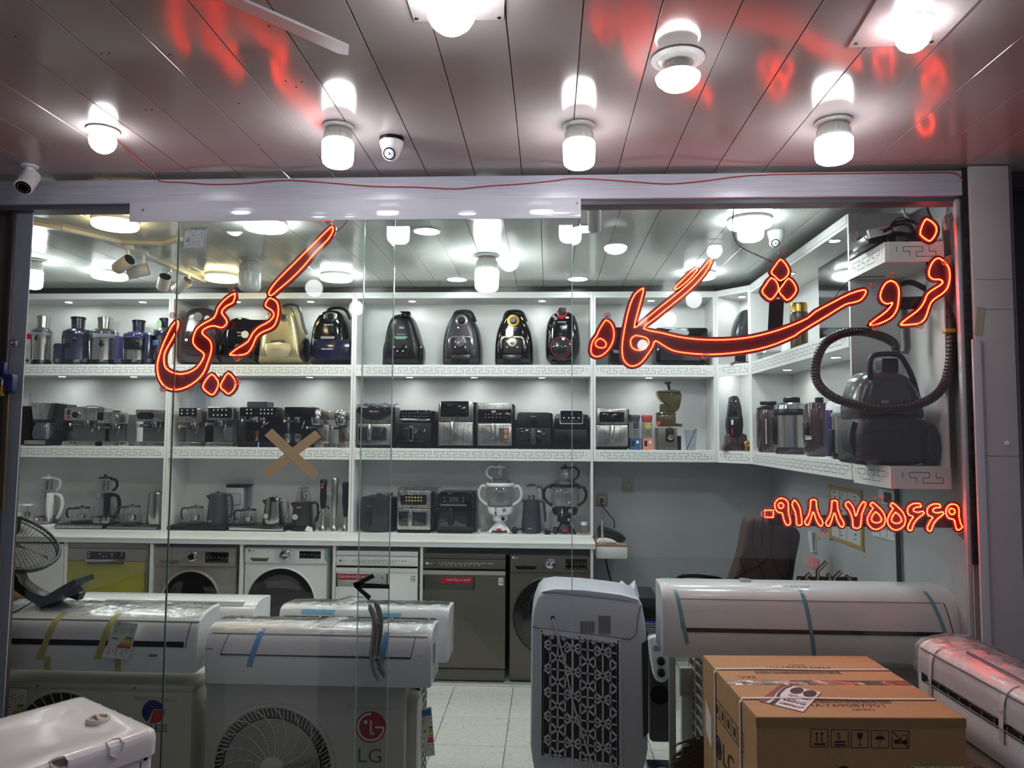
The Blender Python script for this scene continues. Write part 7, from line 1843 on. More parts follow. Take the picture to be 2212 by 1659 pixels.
def pd(t, nm, f, cx, cy, r, a, b, mat): return part(nm, f.disc(MB(), cx, cy, r, f.Y + a, f.Y + b), mat, t)
def tx(t, f, rows, y, mat):
    mb = MB()
    for body, px, py, h, w in rows: f.tx(mb, body, px, py, h, f.Y + y, w)
    part('lettering', mb, mat, t)
def icons(t, f, x0, y0, x1, y1, nx, ny, y, mat=None, s=1.4):
    mb = MB()
    for i in range(nx):
        for j in range(ny):
            X = x0 + (x1 - x0) * i / max(nx - 1, 1); Y = y0 + (y1 - y0) * j / max(ny - 1, 1)
            f.box(mb, X - s, Y - s, X + s, Y + s * .6, f.Y + y - .0008, f.Y + y)
    part('icons', mb, mat or WIN, t)
NVB = M('navy_plastic_gloss', (34, 36, 60), .22, coat=.4); CLR = clearmat('clear_plastic', (222, 228, 236), 1.45, .03, 1.5, opaque=.06)
VIO = clearmat('violet_plastic', (150, 150, 200), 1.45, .05, 1.5, opaque=.2, tint2=(120, 120, 180))
# ---- juicers
def juicer(lab, cx, w, yt, bodymat, lidmat, tubemat, ysp, ylid, tw=None, band=None, jug=None):
    f = fr_at(R1, cx, 782); t = T('juicer', lab, 'juicer', f, cx, 'juicers on the top left shelf', .11)
    tw = tw or w * .38
    pl(t, 'base', f, cx, [(w * 1.02, 782), (w * 1.04, 776), (w * .98, 770)], BLK, .12)
    pl(t, 'body', f, cx, [(w * .95, 770), (w * .95, ysp + 8), (w, ysp)], bodymat, .12)
    pl(t, 'bowl', f, cx, [(w * 1.06, ysp), (w * 1.1, ysp - 4), (w * 1.06, ylid)], lidmat, .12)
    pl(t, 'lid', f, cx, [(w * 1.02, ylid), (w * .85, ylid - 5), (tw, ylid - 8)], STL if bodymat is STL and lidmat is not VIO else lidmat, .12)
    pl(t, 'feed_tube', f, cx, [(tw * .92, ylid - 8), (tw, yt + 3)], tubemat, .12)
    pl(t, 'pusher', f, cx, [(tw * 1.06, yt + 4), (tw * 1.08, yt), (tw * .95, yt - 1), (0, yt - 1)], BLK if tubemat is not STL else STL, .12)
    pt_(t, 'spout', f, [(cx + w * .3, ysp + 6, f.Y + .02), (cx + w * .55, ysp + 9, f.Y - .01), (cx + w * .62, ysp + 12, f.Y - .015)], 3, BLK, 0)
    for s in (-1, 1): pt_(t, 'clamp_arm', f, [(cx + s * w * 1.0, 768, f.Y + .1), (cx + s * w * 1.1, ysp - 2, f.Y + .1), (cx + s * w * .95, ylid - 4, f.Y + .1)], 1.8, STL if bodymat is STL else BLK, 0)
    pd(t, 'knob', f, cx - w * .98, 772, 4.2, .02, .05, STL)
    return t, f
t, f = juicer('steel centrifugal juicer at the far left, partly behind the white post', 67, 19, 673, STL, CLR, STL, 716, 706, 12)
part('red_tag', f.disc(MB(), 60, 721, 6.5, f.Y - .004, f.Y - .002), RIN, t)
t, f = juicer('dark navy juicer, second from the left on the top shelf', 145, 27, 675, NVB, NVB, NVB, 718, 708, 14)
pd(t, 'dial', f, 141, 740, 6, .01, .04, BLK); pr_(t, 'waste_bin', f, 108, 735, 126, 780, 4, .03, .16, NVB)
t, f = juicer('brushed steel juicer with clear collar, between the two dark juicers', 204, 27, 676, STL, CLR, STL, 722, 708, 14)
pd(t, 'dial', f, 213, 737, 4, .014, .04, BLK)
t, f = juicer('steel juicer with violet transparent collar and black front panel', 279, 27, 682, STL, VIO, NVB, 724, 714, 13)
pr_(t, 'front_panel', f, 263, 722, 304, 748, 4, .012, .05, BLK); pr_(t, 'waste_bin', f, 240, 718, 250, 778, 3, .03, .12, VIO)
t, f = juicer('steel and black juicer with green round sticker, nearest the cabinet divider', 340, 22, 678, STL, NVB, NVB, 717, 706, 14)
part('green_sticker', f.pr(MB(), ell(336, 693, 6, 10), f.Y + .03, f.Y + .032), M('green_white_label', (160, 196, 160), .5), t); pr_(t, 'blue_label', f, 323, 727, 336, 739, 1, .036, .06, M('blue_label', (40, 76, 130), .4)); pr_(t, 'waste_bin', f, 306, 715, 318, 780, 3, .03, .12, NVB)
# ---- vacuum cleaners
def vac(lab, outline, mat, cx, d=.20, f=None):
    f = f or fr_at(R1, cx, 787); t = T('vacuum_cleaner', lab, 'vacuum cleaner', f, cx, None, .1)
    P = Fr(f.Y + .13, f.z0, f.by, cx).P(sm(outline, 3, False)); part('body', MB().pillow(P, f.Y + .01, f.Y + .13, 7, .25, .45).prism(P, f.Y + .13, f.Y + d), mat, t, smooth=55)
    return t, f
def wheelx(t, f, px, py, ry, side, r=None):
    x = f.x(px); k = ry * f.k
    part('wheel', MB().lathe([(k * .9, 0), (k, side * .008), (k, side * .022), (k * .8, side * .03), (0, side * .03)], f.Y + .10, f.z(py), 28, x, 'x'), BLK, t)
def handle(t, f, pts, r, mat, y=.09): return pt_(t, 'handle', f, pts, r, mat, y, 4)
PMR = M('plum_gloss', (50, 34, 40), .2, coat=.4)
t, f = vac('plum and black vacuum cleaner partly behind the left red sign', [(391, 781), (392, 730), (400, 690), (412, 668), (430, 662), (455, 664), (470, 680), (480, 720), (484, 782)], PMR, 437)
wheelx(t, f, 470, 755, 26, 1); pr_(t, 'front_panel', f, 398, 712, 462, 745, 8, .0, .03, MRN); pd(t, 'socket', f, 424, 683, 10, .0, .03, BLK); tx(t, f, [('PHILIPS', 414, 702, 2.6, 14)], -.001, WIN)
pd(t, 'paper_badge', f, 444, 686, 6, .0, .006, M('badge_cream', (200, 196, 180), .5)); pd(t, 'button_light', f, 401, 733, 3, -.004, .004, WIN); pd(t, 'orange_button', f, 415, 729, 4, -.004, .006, M('dull_orange', (176, 84, 60), .4))
t, f = vac('glossy black vacuum behind the dark strip of the left red sign', [(485, 783), (486, 720), (495, 695), (512, 684), (535, 684), (550, 700), (560, 730), (562, 784)], GBK, 525)
pd(t, 'cream_emblem', f, 527, 721, 8, .0, .008, M('badge_cream')); tx(t, f, [('2200W', 510, 718, 2.4, 12), ('ECO', 512, 725, 2.2, 9)], -.002, WIN); pr_(t, 'control_ring', f, 505, 741, 520, 756, 7, .0, .01, DGR)
GLM = M('champagne_metallic', (172, 160, 124), .3, .6, noise=.04)
t, f = vac('champagne gold vacuum cleaner with wide hood, behind the left red sign', [(563, 782), (566, 735), (574, 690), (585, 668), (606, 660), (632, 660), (645, 680), (655, 730), (662, 782)], GLM, 612)
wheelx(t, f, 648, 752, 26, 1); handle(t, f, [(596, 668), (606, 655), (630, 655), (640, 668), (648, 700), (656, 718)], 3.2, DGR, .06)
pr_(t, 'vent_slot', f, 583, 732, 613, 745, 5, -.002, .02, DGR); pp(t, 'front_plate', f, [(573, 741), (626, 741), (622, 766), (610, 771), (585, 771), (575, 765)], -.006, .02, M('champagne_light', (186, 178, 150), .3, .5), .004, 2); pd(t, 'socket_ring', f, 609, 683, 9, .0, .03, CHR); pd(t, 'socket', f, 609, 683, 5.5, -.003, .0, BLK); tx(t, f, [('ANEWOI', 589, 756, 3.6, 19)], -.0075, GRI)
t, f = vac('glossy black and navy vacuum cleaner beside the divider, with oval chrome socket', [(673, 783), (674, 745), (679, 705), (690, 680), (705, 668), (730, 668), (745, 685), (754, 715), (757, 784)], GBK, 716)
handle(t, f, [(692, 678), (702, 662), (722, 659), (738, 665), (748, 684)], 3.4, BLK); pp(t, 'socket_ring', f, rr(697, 672, 726, 693, 9), .0, .03, CHR); pd(t, 'socket', f, 712, 682, 7, -.004, .0, BLK)
tx(t, f, [('Panasonic', 699, 701, 3, 19), ('MAX 2000W', 694, 754, 3, 25)], -.002, WIN); pp(t, 'lower_hood', f, [(676, 732), (755, 732), (753, 776), (680, 776)], -.001, .05, M('navy_gloss', (20, 22, 48), .12, coat=.6), .006)
pr_(t, 'label_strip', f, 692, 725, 722, 731, 1, -.008, -.002, GRY)
t, f = vac('black vacuum cleaner with big side wheels and green light strip, leftmost of the middle bay', [(828, 786), (829, 752), (833, 735), (838, 705), (848, 682), (862, 675), (884, 676), (896, 692), (906, 720), (913, 750), (914, 786)], BLK, 871)
wheelx(t, f, 903, 762, 22, 1); wheelx(t, f, 836, 762, 22, -1); pr_(t, 'hose_socket', f, 861, 670, 884, 684, 3, .0, .05, GBK); tx(t, f, [('AEG', 861, 708, 4.4, 11), ('5000 Extreme', 857, 721, 1.6, 18)], -.002, WIN)
pp(t, 'green_strip', f, [(850, 727), (853, 724.5), (877, 724.5), (880, 727), (874, 731), (856, 731)], -.003, .01, M('mint_strip', (104, 140, 120), .4), 0); pd(t, 'power_knob', f, 864, 744, 7, -.014, .02, MBK); icons(t, f, 851, 748, 877, 748, 2, 1, -.002); icons(t, f, 858, 757, 870, 757, 2, 1, -.002)
mb = MB(); mb.strip([f.p(*q) for q in ((831, 733), (846, 737), (852, 760), (858, 766), (878, 766), (886, 738), (898, 733))], .002, f.Y - .001, .004); part('panel_seam', mb, DGR, t)
for nm, cx, mat, ring, lab in (('a', 998, M('charcoal_satin', (34, 35, 38), .32), CHR, 'charcoal vacuum cleaner with loop handle and chrome dial, second in the middle bay'), ('b', 1110, GBK, GLD, 'glossy black vacuum cleaner with loop handle and gold ring, third in the middle bay')):
    t, f = vac(lab, [(cx - 40, 786), (cx - 41, 768), (cx - 40, 735), (cx - 34, 705), (cx - 22, 680), (cx - 15, 672), (cx + 12, 672), (cx + 22, 682), (cx + 35, 705), (cx + 42, 740), (cx + 43, 770), (cx + 41, 786)], mat, cx)
    handle(t, f, [(cx - 24, 688), (cx - 18, 671), (cx - 8, 667), (cx + 8, 667), (cx + 18, 672), (cx + 26, 690)], 3.6, MBK, .07)
    part('dial_collar', f.la(MB(), cx - 2, [(0, 0)], 0) if 0 else MB().lathe([(13 * f.k, 0), (13 * f.k, -.012), (8 * f.k, -.014), (8 * f.k, 0)], f.x(cx - 2), f.z(690), 26, f.Y + .01, 'y'), ring, t)
    pd(t, 'socket', f, cx - 3, 687, 7.5, -.002, .01, BLK)
    tx(t, f, [('BOSCH', cx - 5, 707, 2.8, 12), ('Serie 8', cx - 4, 711.5, 2, 9)], -.003, RIN if nm == 'a' else WIN); pd(t, 'emblem', f, cx - 9, 705.5, 2, -.004, .0, WIN)
    pp(t, 'control_bracket', f, [(cx - 30, 730), (cx - 24, 724), (cx + 17, 724), (cx + 23, 730), (cx + 24, 750), (cx + 20, 752), (cx + 18, 731), (cx + 14, 728), (cx - 20, 728), (cx - 25, 732), (cx - 26, 752), (cx - 30, 750)], -.004, .02, CHR if nm == 'a' else M('pale_chrome', (180, 176, 160), .15, .9), .001)
    pp(t, 'control_panel', f, rr(cx - 22, 729, cx + 16, 762, 4), -.001, .02, MBK, .002)
    part('dial', MB().lathe([(12 * f.k, 0), (12 * f.k, -.006), (10 * f.k, -.008), (9 * f.k, -.003), (5 * f.k, -.003), (5 * f.k, -.018), (0, -.019)], f.x(cx - 4), f.z(737), 28, f.Y - .001, 'y'), ring if nm == 'a' else M('pale_chrome'), t)
    icons(t, f, cx - 15, 748, cx + 7, 748, 3, 1, -.0025); pp(t, 'lower_recess', f, [(cx - 24, 764), (cx + 17, 764), (cx + 15, 780), (cx - 22, 780)], -.001, .02, BLK, .003)
t, f = vac('black bagless vacuum with red collar and clear round dust bowl, rightmost of the middle bay', [(1190, 782), (1180, 770), (1178, 740), (1180, 700), (1190, 678), (1205, 670), (1230, 670), (1245, 685), (1252, 720), (1252, 755), (1240, 784)], GBK, 1214)
pp(t, 'red_collar', f, sm([(1203, 668), (1224, 668), (1224, 678), (1218, 686), (1210, 686), (1204, 679)], 2), -.004, .03, RED, .003); pp(t, 'hose_stub', f, rr(1206, 662, 1223, 678, 4), -.008, .03, MBK)
part('dust_bowl', MB().lathe([(22 * f.k, .01), (21 * f.k, -.006), (14 * f.k, -.02), (0, -.026)], f.x(1212), f.z(748), 32, f.Y, 'y'), M('smoke_dome', (36, 34, 38), .06, coat=1), t)
part('red_ring', MB().lathe([(23 * f.k, .008), (23 * f.k, -.004), (21.6 * f.k, -.006), (21.6 * f.k, .008)], f.x(1212), f.z(748), 36, f.Y, 'y'), RED, t); pd(t, 'button', f, 1200, 685, 4, -.002, .01, GRY); tx(t, f, [('BOSCH', 1210, 705, 2.6, 11), ('Serie 6', 1212, 709, 2, 8)], -.003, WIN); pr_(t, 'silver_latch', f, 1204, 692, 1223, 695, 1, -.003, .01, GRY)
for px in (1196, 1232): pp(t, 'foot', f, [(px - 6, 778), (px + 6, 778), (px + 5, 787), (px - 5, 787)], .03, .15, BLK, 0)

# ---- coffee makers and espresso machines (second shelf)
def espresso(lab, x0, x1, yt, yh, mat, head=None, base=968, sidemat=None, dial=None, panel=None, grp='espresso machines on the second shelf', porta=None, tray=None, tower=(.25, .75)):
    cx = (x0 + x1) / 2; f = fr_at(R2, cx, base); t = T('espresso_machine', lab, 'coffee machine', f, cx, grp, .1)
    w = x1 - x0; sm_ = sidemat or BLK
    pr_(t, 'rear_body', f, x0 + w * .08, yt + 4, x1 - 1, base - 2, 2, .11, .24, sm_, 0)
    hd = pr_(t, 'head', f, x0, yt, x1, yh, 3, .0, .12, mat, .004)
    pr_(t, 'drip_tray', f, x0 - 1, base - 10, x1 + 1, base, 2, -.01, .13, tray or mat, .003)
    mb = MB(); f.box(mb, x0 + 2, base - 10.8, x1 - 2, base - 10, f.Y - .005, f.Y + .11); part('tray_grid', mb, CHR, t)
    pr_(t, 'back_plate', f, x0 + 3, yh, x1 - 3, base - 10, 1, .10, .112, sm_ if mat is not STL else M('steel_dim', (120, 120, 118), .35, .7), 0)
    px = porta or cx
    pl(t, 'group_head', f, px, [(7.5, yh + 7), (8, yh + 2), (9, yh)], CHR, .06)
    pl(t, 'filter_basket', f, px, [(3, yh + 14), (7, yh + 12), (7.5, yh + 7)], CHR, .06)
    pt_(t, 'filter_handle', f, [(px - 4, yh + 10, f.Y + .04), (px - 12, yh + 9, f.Y + .0), (px - 20, yh + 9, f.Y - .03)], 3.4, BLK, 0)
    pt_(t, 'handle_cap', f, [(px - 20, yh + 9, f.Y - .03), (px - 22, yh + 9, f.Y - .036)], 4.2, CHR, 0, 1, 14)
    pt_(t, 'steam_wand', f, [(px + w * .22, yh, f.Y + .05), (px + w * .26, yh + 10, f.Y + .03), (px + w * .2, yh + 24, f.Y + .02)], 1.7, CHR, 0)
    return t, f
f = fr_at(R2, 82, 962); t = T('coffee_maker', 'black and steel drip coffee maker with a glass pot at the far left', 'coffee maker', f, 82)
pp(t, 'water_tank', f, [(102, 868), (128, 872), (122, 930), (104, 930)], .06, .2, clearmat('tank_smoke', (120, 120, 124), 1.45, .04, 1.4, opaque=.3, tint2=(50, 50, 52)), .003)
pr_(t, 'back_column', f, 90, 869, 112, 962, 2, .08, .2, BLK); pp(t, 'filter_cone', f, [(61, 869), (104, 869), (98, 906), (68, 906)], .0, .12, STL, .01); pr_(t, 'cone_base', f, 62, 904, 98, 912, 2, .02, .14, BLK)
pr_(t, 'base', f, 52, 948, 108, 962, 2, -.01, .2, BLK); pr_(t, 'control_strip', f, 54, 950, 100, 959, 2, -.014, -.008, STL)
pl(t, 'glass_pot', f, 84, [(21, 947), (24, 938), (21, 920), (16, 912)], CLR, .06); pt_(t, 'pot_handle', f, [(104, 914), (114, 918), (113, 936), (104, 944)], 2.6, BLK, .03); tx(t, f, [('Clikon', 68, 878, 3, 12)], -.001, GRI)
f = fr_at(R2, 52, 962); t = T('coffee_maker', 'slim black coffee machine mostly hidden behind the white post', 'coffee maker', f, 50); pr_(t, 'body', f, 40, 876, 62, 961, 3, .02, .2, BLK); pp(t, 'tank', f, [(48, 848), (54, 848), (58, 876), (47, 876)], .05, .12, CLR, .002)
t, f = espresso('steel espresso machine with one large black dial and rail on top, left bay', 136, 222, 879, 907, STL, base=962, porta=176, dial=1)
pd(t, 'gauge_rim', f, 161, 894.5, 9.5, -.010, .0, CHR); pd(t, 'gauge', f, 161, 894.5, 7, -.014, -.01, BLK)
for py, m_ in ((886, BLK), (892, BLK), (900, RED)): pd(t, 'button', f, 145, py, 2.8, -.006, .0, m_)
pt_(t, 'cup_rail', f, [(138, 878), (142, 875), (158, 878), (180, 877), (182, 875), (204, 876), (222, 880)], 1, CHR, .02); tx(t, f, [('NOVA', 152, 957, 4, 14)], -.012, INK)
t, f = espresso('steel espresso machine with square buttons and a silver knob, middle of the left bay', 207, 257, 888, 913, STL, base=962, porta=238, sidemat=MRN)
pd(t, 'knob', f, 246, 898.5, 6.5, -.018, .0, CHR)
for py in (893, 898, 903): pr_(t, 'button', f, 212, py - 2, 217, py + 2, 1, -.004, .0, BLK, 0)
t, f = espresso('steel espresso machine with an oval dark window, nearest the divider of the left bay', 290, 354, 882, 908, STL, base=962, porta=324)
pp(t, 'window', f, rr(293, 888, 331, 903, 7), -.004, .0, GBK); tx(t, f, [('maier', 308, 958, 3, 10)], -.012, INK)
t, f = espresso('steel fronted espresso machine with six icon panel, under the left red sign dots', 385, 432, 882, 913, STL, base=965, porta=411)
pr_(t, 'icon_panel', f, 385, 881, 423, 899, 1, -.006, .0, BLK, 0); icons(t, f, 391, 886, 415, 893, 3, 2, -.0068); tx(t, f, [('nivona', 398, 907, 3.4, 13)], -.001, INK)
pp(t, 'bean_hopper', f, [(413, 826), (436, 826), (436, 882), (415, 882)], .05, .12, CLR, .002)
t, f = espresso('espresso machine with a rounded black touch panel framed in steel', 445, 502, 878, 907, STL, base=965, porta=468, sidemat=GBK)
pp(t, 'touch_panel', f, rr(448, 880, 499, 902, 4), -.006, .0, GBK); icons(t, f, 460, 885, 487, 896, 4, 2, -.0068); pr_(t, 'milk_tank', f, 482, 922, 500, 952, 2, .0, .08, CLR)
t, f = espresso('largest black espresso machine with clear hopper and two rows of icons', 515, 598, 879, 900, M('black_satin_metal', (30, 32, 36), .3, .4), base=966, porta=545, tray=BLK)
pp(t, 'touch_panel', f, [(517, 882), (596, 882), (592, 899), (516, 899)], -.006, .0, GBK, 0); icons(t, f, 532, 885, 541, 893, 2, 2, -.0068); icons(t, f, 562, 885, 586, 893, 4, 2, -.0068); pr_(t, 'bean_hopper', f, 529, 867, 573, 879, 1, .02, .16, M('smoke_hopper', (50, 54, 60), .2, alpha=.8), 0)
for px in (540, 562): pl(t, 'brew_head', f, px, [(7, 909), (8, 904), (7, 900)], CHR, .05)
pl(t, 'tamper', f, 550, [(5, 952), (3, 948), (3, 938), (5, 932), (0, 931)], M('walnut', (84, 58, 44), .5), .04); pt_(t, 'lever', f, [(566, 918, f.Y + .02), (576, 914, f.Y - .01), (582, 911, f.Y - .02)], 2.2, CHR, 0); pr_(t, 'blue_tape_tab', f, 558, 955, 561, 966, .5, -.014, -.011, BLT, 0)
t, f = espresso('black espresso machine with two glass cups on its tray, behind the tape cross', 612, 678, 878, 900, GBK, base=966, porta=636)
for px in (620, 641):
    part('glass_cup', f.la(MB(), px, [(5, 955), (8.5, 950), (10, 940), (8, 936), (7, 936)], f.Y + .02), GLS, t)
for cx, lab in ((680, 'chrome ringed espresso machine just right of the tape cross'), (735, 'chrome ringed espresso machine beside the cabinet divider')):
    f = fr_at(R2, cx, 965); t = T('espresso_machine', lab, 'coffee machine', f, cx, 'espresso machines on the second shelf')
    pl(t, 'boiler', f, cx - 4, [(12, 916), (15, 905), (14, 898), (17, 895), (17, 886), (15, 883), (0, 882)], CHR, .08); pr_(t, 'head', f, cx + 4, 884, cx + (38 if cx < 700 else 18), 905, 3, .04, .16, STL)
    pr_(t, 'column', f, cx - 12, 915, cx + (22 if cx < 700 else 14), 955, 2, .1, .16, STL); pl(t, 'base', f, cx, [(21, 965), (21, 957), (18, 955)], STL, .08)
    pt_(t, 'filter_handle', f, [(cx, 922, f.Y + .04), (cx - 10, 922, f.Y), (cx - 16, 922, f.Y - .02)], 3.2, BLK, 0); pt_(t, 'handle_cap', f, [(cx - 16, 922, f.Y - .02), (cx - 18, 922, f.Y - .025)], 4.4, CHR, 0, 1, 14); pt_(t, 'steam_wand', f, [(cx + 16, 912), (cx + 17, 926)], 1.8, CHR, .03)
# ---- air fryers
def fryer(lab, x0, x1, yt, yb, mat, base, ysplit, hx, grp=None, hmat=None, win=None, panel=None, side=None, bev=4, name='air_fryer', depth=.25, sgap=BLK, taper=0, footmat=BLK):
    cx = (x0 + x1) / 2; f = fr_at(base, cx, yb); t = T(name, lab, 'air fryer', f, cx, grp)
    part('rear_body', f.pr(MB(), rr(x0 + 2, yt + 1, x1 + 4, yb - 2, bev), f.Y + .06, f.Y + depth, 0), side or BLK, t)
    part('body', f.pr(MB(), [(x0 + taper, yt + bev), (x0 + taper + bev, yt), (x1 - taper - bev, yt), (x1 - taper, yt + bev), (x1, ysplit), (x0, ysplit)][::-1], f.Y, f.Y + .1, .006), mat, t)
    part('drawer', f.rp(MB(), x0, ysplit + 1.2, x1, yb - 7, 3, f.Y - .004, f.Y + .1, .006), mat, t); part('foot_band', f.rp(MB(), x0 + 1, yb - 8, x1 - 1, yb, 2, f.Y + .004, f.Y + .1), footmat, t)
    if win: part('window', f.rp(MB(), *win, 4, f.Y - .0065, f.Y, .001), M('basket_glass', (18, 17, 19), .08, coat=1), t)
    hy0, hy1, hw = hx[1], hx[2], hx[3]; part('handle', f.rp(MB(), hx[0] - hw, hy0, hx[0] + hw, hy1, hw, f.Y - .035, f.Y - .002, .006), hmat or mat, t)
    if panel: part('display', f.rp(MB(), *panel, 3, f.Y - .006, f.Y + .001, .001), GBK, t)
    return t, f
G2 = 'air fryers on the second shelf'
t, f = fryer('steel air fryer under crumpled film with a curved black panel, behind the glass edges', 771, 845, 877, 968, STL, R2, 914, (799, 915, 951, 5), G2, win=(774, 922, 834, 952))
pp(t, 'curved_panel', f, sm([(773, 879), (843, 879), (842, 895), (825, 906), (800, 907), (780, 900)], 3), -.008, .0, GBK, .002); tx(t, f, [('200C 00:15', 797, 890, 3, 20)], -.0085, WIN)
rnd = random.Random(6); part('film_cover', MB().add([(f.x(768 + 84 * i / 12), f.Y - .012 + .25 * j / 3 + rnd.uniform(-.01, .01), f.z(875 - rnd.uniform(0, 7) + (10 * rnd.random() if j == 0 else 0))) for i in range(13) for j in range(4)], [(i * 4 + j, i * 4 + j + 1, i * 4 + 5 + j, i * 4 + 4 + j) for i in range(12) for j in range(3)]), FLM, t)
t, f = fryer('black air fryer with sloped chrome edged panel and long framed handle', 861, 932, 885, 968, BLK, R2, 911, (889, 919, 953, 5.5), G2, hmat=CHR, win=(867, 924, 919, 954), taper=1)
pr_(t, 'handle_inset', f, 885.5, 921, 892.5, 951, 3, -.038, -.03, GBK); pp(t, 'display', f, [(864, 886), (930, 886), (928, 902), (866, 902)], -.008, .0, GBK, .001); icons(t, f, 870, 892, 922, 899, 9, 2, -.0088, GRI, 1.2); pr_(t, 'chrome_trim', f, 863, 904, 929, 909, 2, -.012, .0, CHR)
t, f = fryer('tall steel air fryer with a deep glossy black screen on top', 946, 1022, 869, 970, STL, R2, 911, (977, 911, 947, 5), G2, panel=(951, 867, 1012, 901))
part('lid_lip', f.box(MB(), 944, 868, 1026, 876, f.Y + .1, f.Y + .26, .004), BLK, t); tx(t, f, [('ROMAX', 973, 908, 3, 14)], -.001, INK)
t, f = fryer('steel and black air fryer with glowing 220 readout and food sticker', 1031, 1106, 871, 970, STL, R2, 914, (1065, 914, 950, 5.5), G2, panel=(1032, 884, 1105, 913))
icons(t, f, 1048, 895, 1080, 902, 5, 2, -.0068, GRI, 1.2); tx(t, f, [('220', 1061, 891, 4.6, 9), ('Tefal', 1064, 876, 2.5, 9)], -.0075, WIN); pr_(t, 'food_sticker', f, 1077, 925, 1099, 950, 1, -.0062, -.0045, M('sticker_dark', (70, 70, 72), .5), 0)
for py in (931, 943): pd(t, 'food_print', f, 1093, py, 5, -.0072, -.0062, M('food_orange', (176, 110, 50), .6))
t, f = fryer('matt black air fryer with round dial and looped handle, second from the right of the middle bay', 1115, 1190, 890, 970, MBK, R2, 922, (1152, 924, 961, 5.5), G2, win=(1120, 926, 1182, 956), hmat=DGR, taper=2)
t['label'] = 'matt black air fryer with a round dial on its front, middle bay'
part('dial', MB().lathe([(7.5 * f.k, 0), (7.5 * f.k, -.016), (0, -.018)], f.x(1152), f.z(909), 24, f.Y, 'y'), BLK, t); tx(t, f, [('PHILIPS', 1147, 900, 1.8, 10)], -.001, WIN)
t, f = fryer('black air fryer with white edged control flap, rightmost of the middle bay', 1197, 1268, 893, 970, BLK, R2, 925, (1222, 928, 950, 4), G2, taper=2)
part('side_panel_grey', f.box(MB(), 1200, 894, 1207, 903, f.Y - .002, f.Y + .02), GRY, t); pp(t, 'panel_frame', f, rr(1209, 885, 1259, 915, 3), -.012, .0, WHT, .002); pp(t, 'display', f, rr(1210, 886, 1258, 913, 3), -.015, -.011, GBK, 0); icons(t, f, 1218, 902, 1250, 902, 4, 1, -.0155); icons(t, f, 1214, 909, 1252, 909, 8, 1, -.0155, GRI, 1)
t, f = fryer('steel air fryer with wide dark window panel, alone left of the bottles', 1287, 1357, 883, 973, STL, R2, 918, (1322, 919, 960, 6), G2, panel=(1295, 891, 1349, 913), hmat=STL)
G3 = 'air fryers on the counter'
f = fr_at(R3, 810, 1153); t = T('air_fryer', 'round matt black fryer with a ring lid on the counter beside the divider', 'air fryer', f, 810, G3)
pl(t, 'body', f, 810, [(37, 1153), (40, 1148), (41, 1090), (40, 1083)], M('plum_black', (18, 18, 21), .35), .13); pl(t, 'lid', f, 810, [(40, 1083), (39, 1079), (20, 1075), (0, 1075)], BLK, .13); pl(t, 'lid_ring', f, 822, [(18, 1076), (19, 1069), (16, 1069)], CHR, .13); tx(t, f, [('MOULINEX', 794, 1097, 3, 12)], -.028, GRY); pr_(t, 'handle', f, 792, 1103, 800, 1142, 4, -.05, -.02, BLK)
t, f = fryer('steel air fryer with icon screen under crumpled film, on the counter', 857, 930, 1062, 1154, STL, R3, 1100, (887, 1102, 1140, 5), G3, win=(861, 1108, 921, 1139), panel=(864, 1071, 921, 1093))
icons(t, f, 877, 1077, 909, 1084, 6, 2, -.0068, M('amber_icons', (190, 170, 120), .5), 1.8); part('film_cover', MB().add([(f.x(855 + 88 * i / 12), f.Y - .014 + .25 * j / 3 + rnd.uniform(-.008, .008), f.z(1060 - rnd.uniform(0, 3) + (15 * rnd.random() if j == 0 else 0))) for i in range(13) for j in range(4)], [(i * 4 + j, i * 4 + j + 1, i * 4 + 5 + j, i * 4 + 4 + j) for i in range(12) for j in range(3)]), FLM, t)
t, f = fryer('glossy black air fryer with smoked window and silver trim line, on the counter', 944, 1022, 1066, 1156, GBK, R3, 1102, (974, 1100, 1140, 6), G3, win=(949, 1109, 1008, 1141), hmat=MBK, bev=7)
pr_(t, 'silver_trim', f, 951, 1093, 1008, 1096, 1, -.006, .0, CHR, 0); icons(t, f, 959, 1079, 1000, 1086, 4, 2, -.002, GRY); pr_(t, 'display', f, 973, 1077, 990, 1087, 1, -.003, .0, DGR, 0)
# ---- bottles, slow juicer, glass
for cx, m1, m2, lab in ((1373, (70, 78, 90), (44, 84, 130), 'slim blender bottle box in blue and dark grey'), (1400, (180, 76, 84), (206, 130, 110), 'slim blender bottle box in pink and red')):
    f = fr_at(R2, cx, 973); t = T('blender_bottle', lab, 'bottle', f, cx, None, .06); c1, c2 = M('cap_%d' % cx, m1, .35), M('foot_%d' % cx, m2, .45)
    pl(t, 'clear_body', f, cx, [(10.5, 948), (11, 910)], CLR, .06); pl(t, 'cap', f, cx, [(10, 913), (12, 904), (12.5, 902), (12, 898), (9, 897)], c1, .06); pl(t, 'cap_top', f, cx, [(10, 897), (10, 895.5), (0, 895.5)], WHT, .06)
    pr_(t, 'carton_foot', f, cx - 11, 947, cx + 11, 973, 1, .0, .11, c2, 0); pr_(t, 'label', f, cx - 5, 930, cx + 5, 942, 1, .002, .006, M('olive_label', (90, 100, 60), .5), 0); pr_(t, 'white_label', f, cx + 2, 953, cx + 7, 959, .5, -.002, .0, WIN, 0); pr_(t, 'dark_label', f, cx - 8, 953, cx - 2, 965, .5, -.002, .0, INK, 0)
    pr_(t, 'picture', f, cx - 5, 914, cx + 6, 927, 1, .002, .004, M('yellow_fruit', (190, 160, 60), .5) if cx == 1400 else DGR, 0)
AMB = clearmat('amber_smoke', (150, 140, 100), 1.45, .05, 1.5, opaque=.35, tint2=(104, 96, 66))
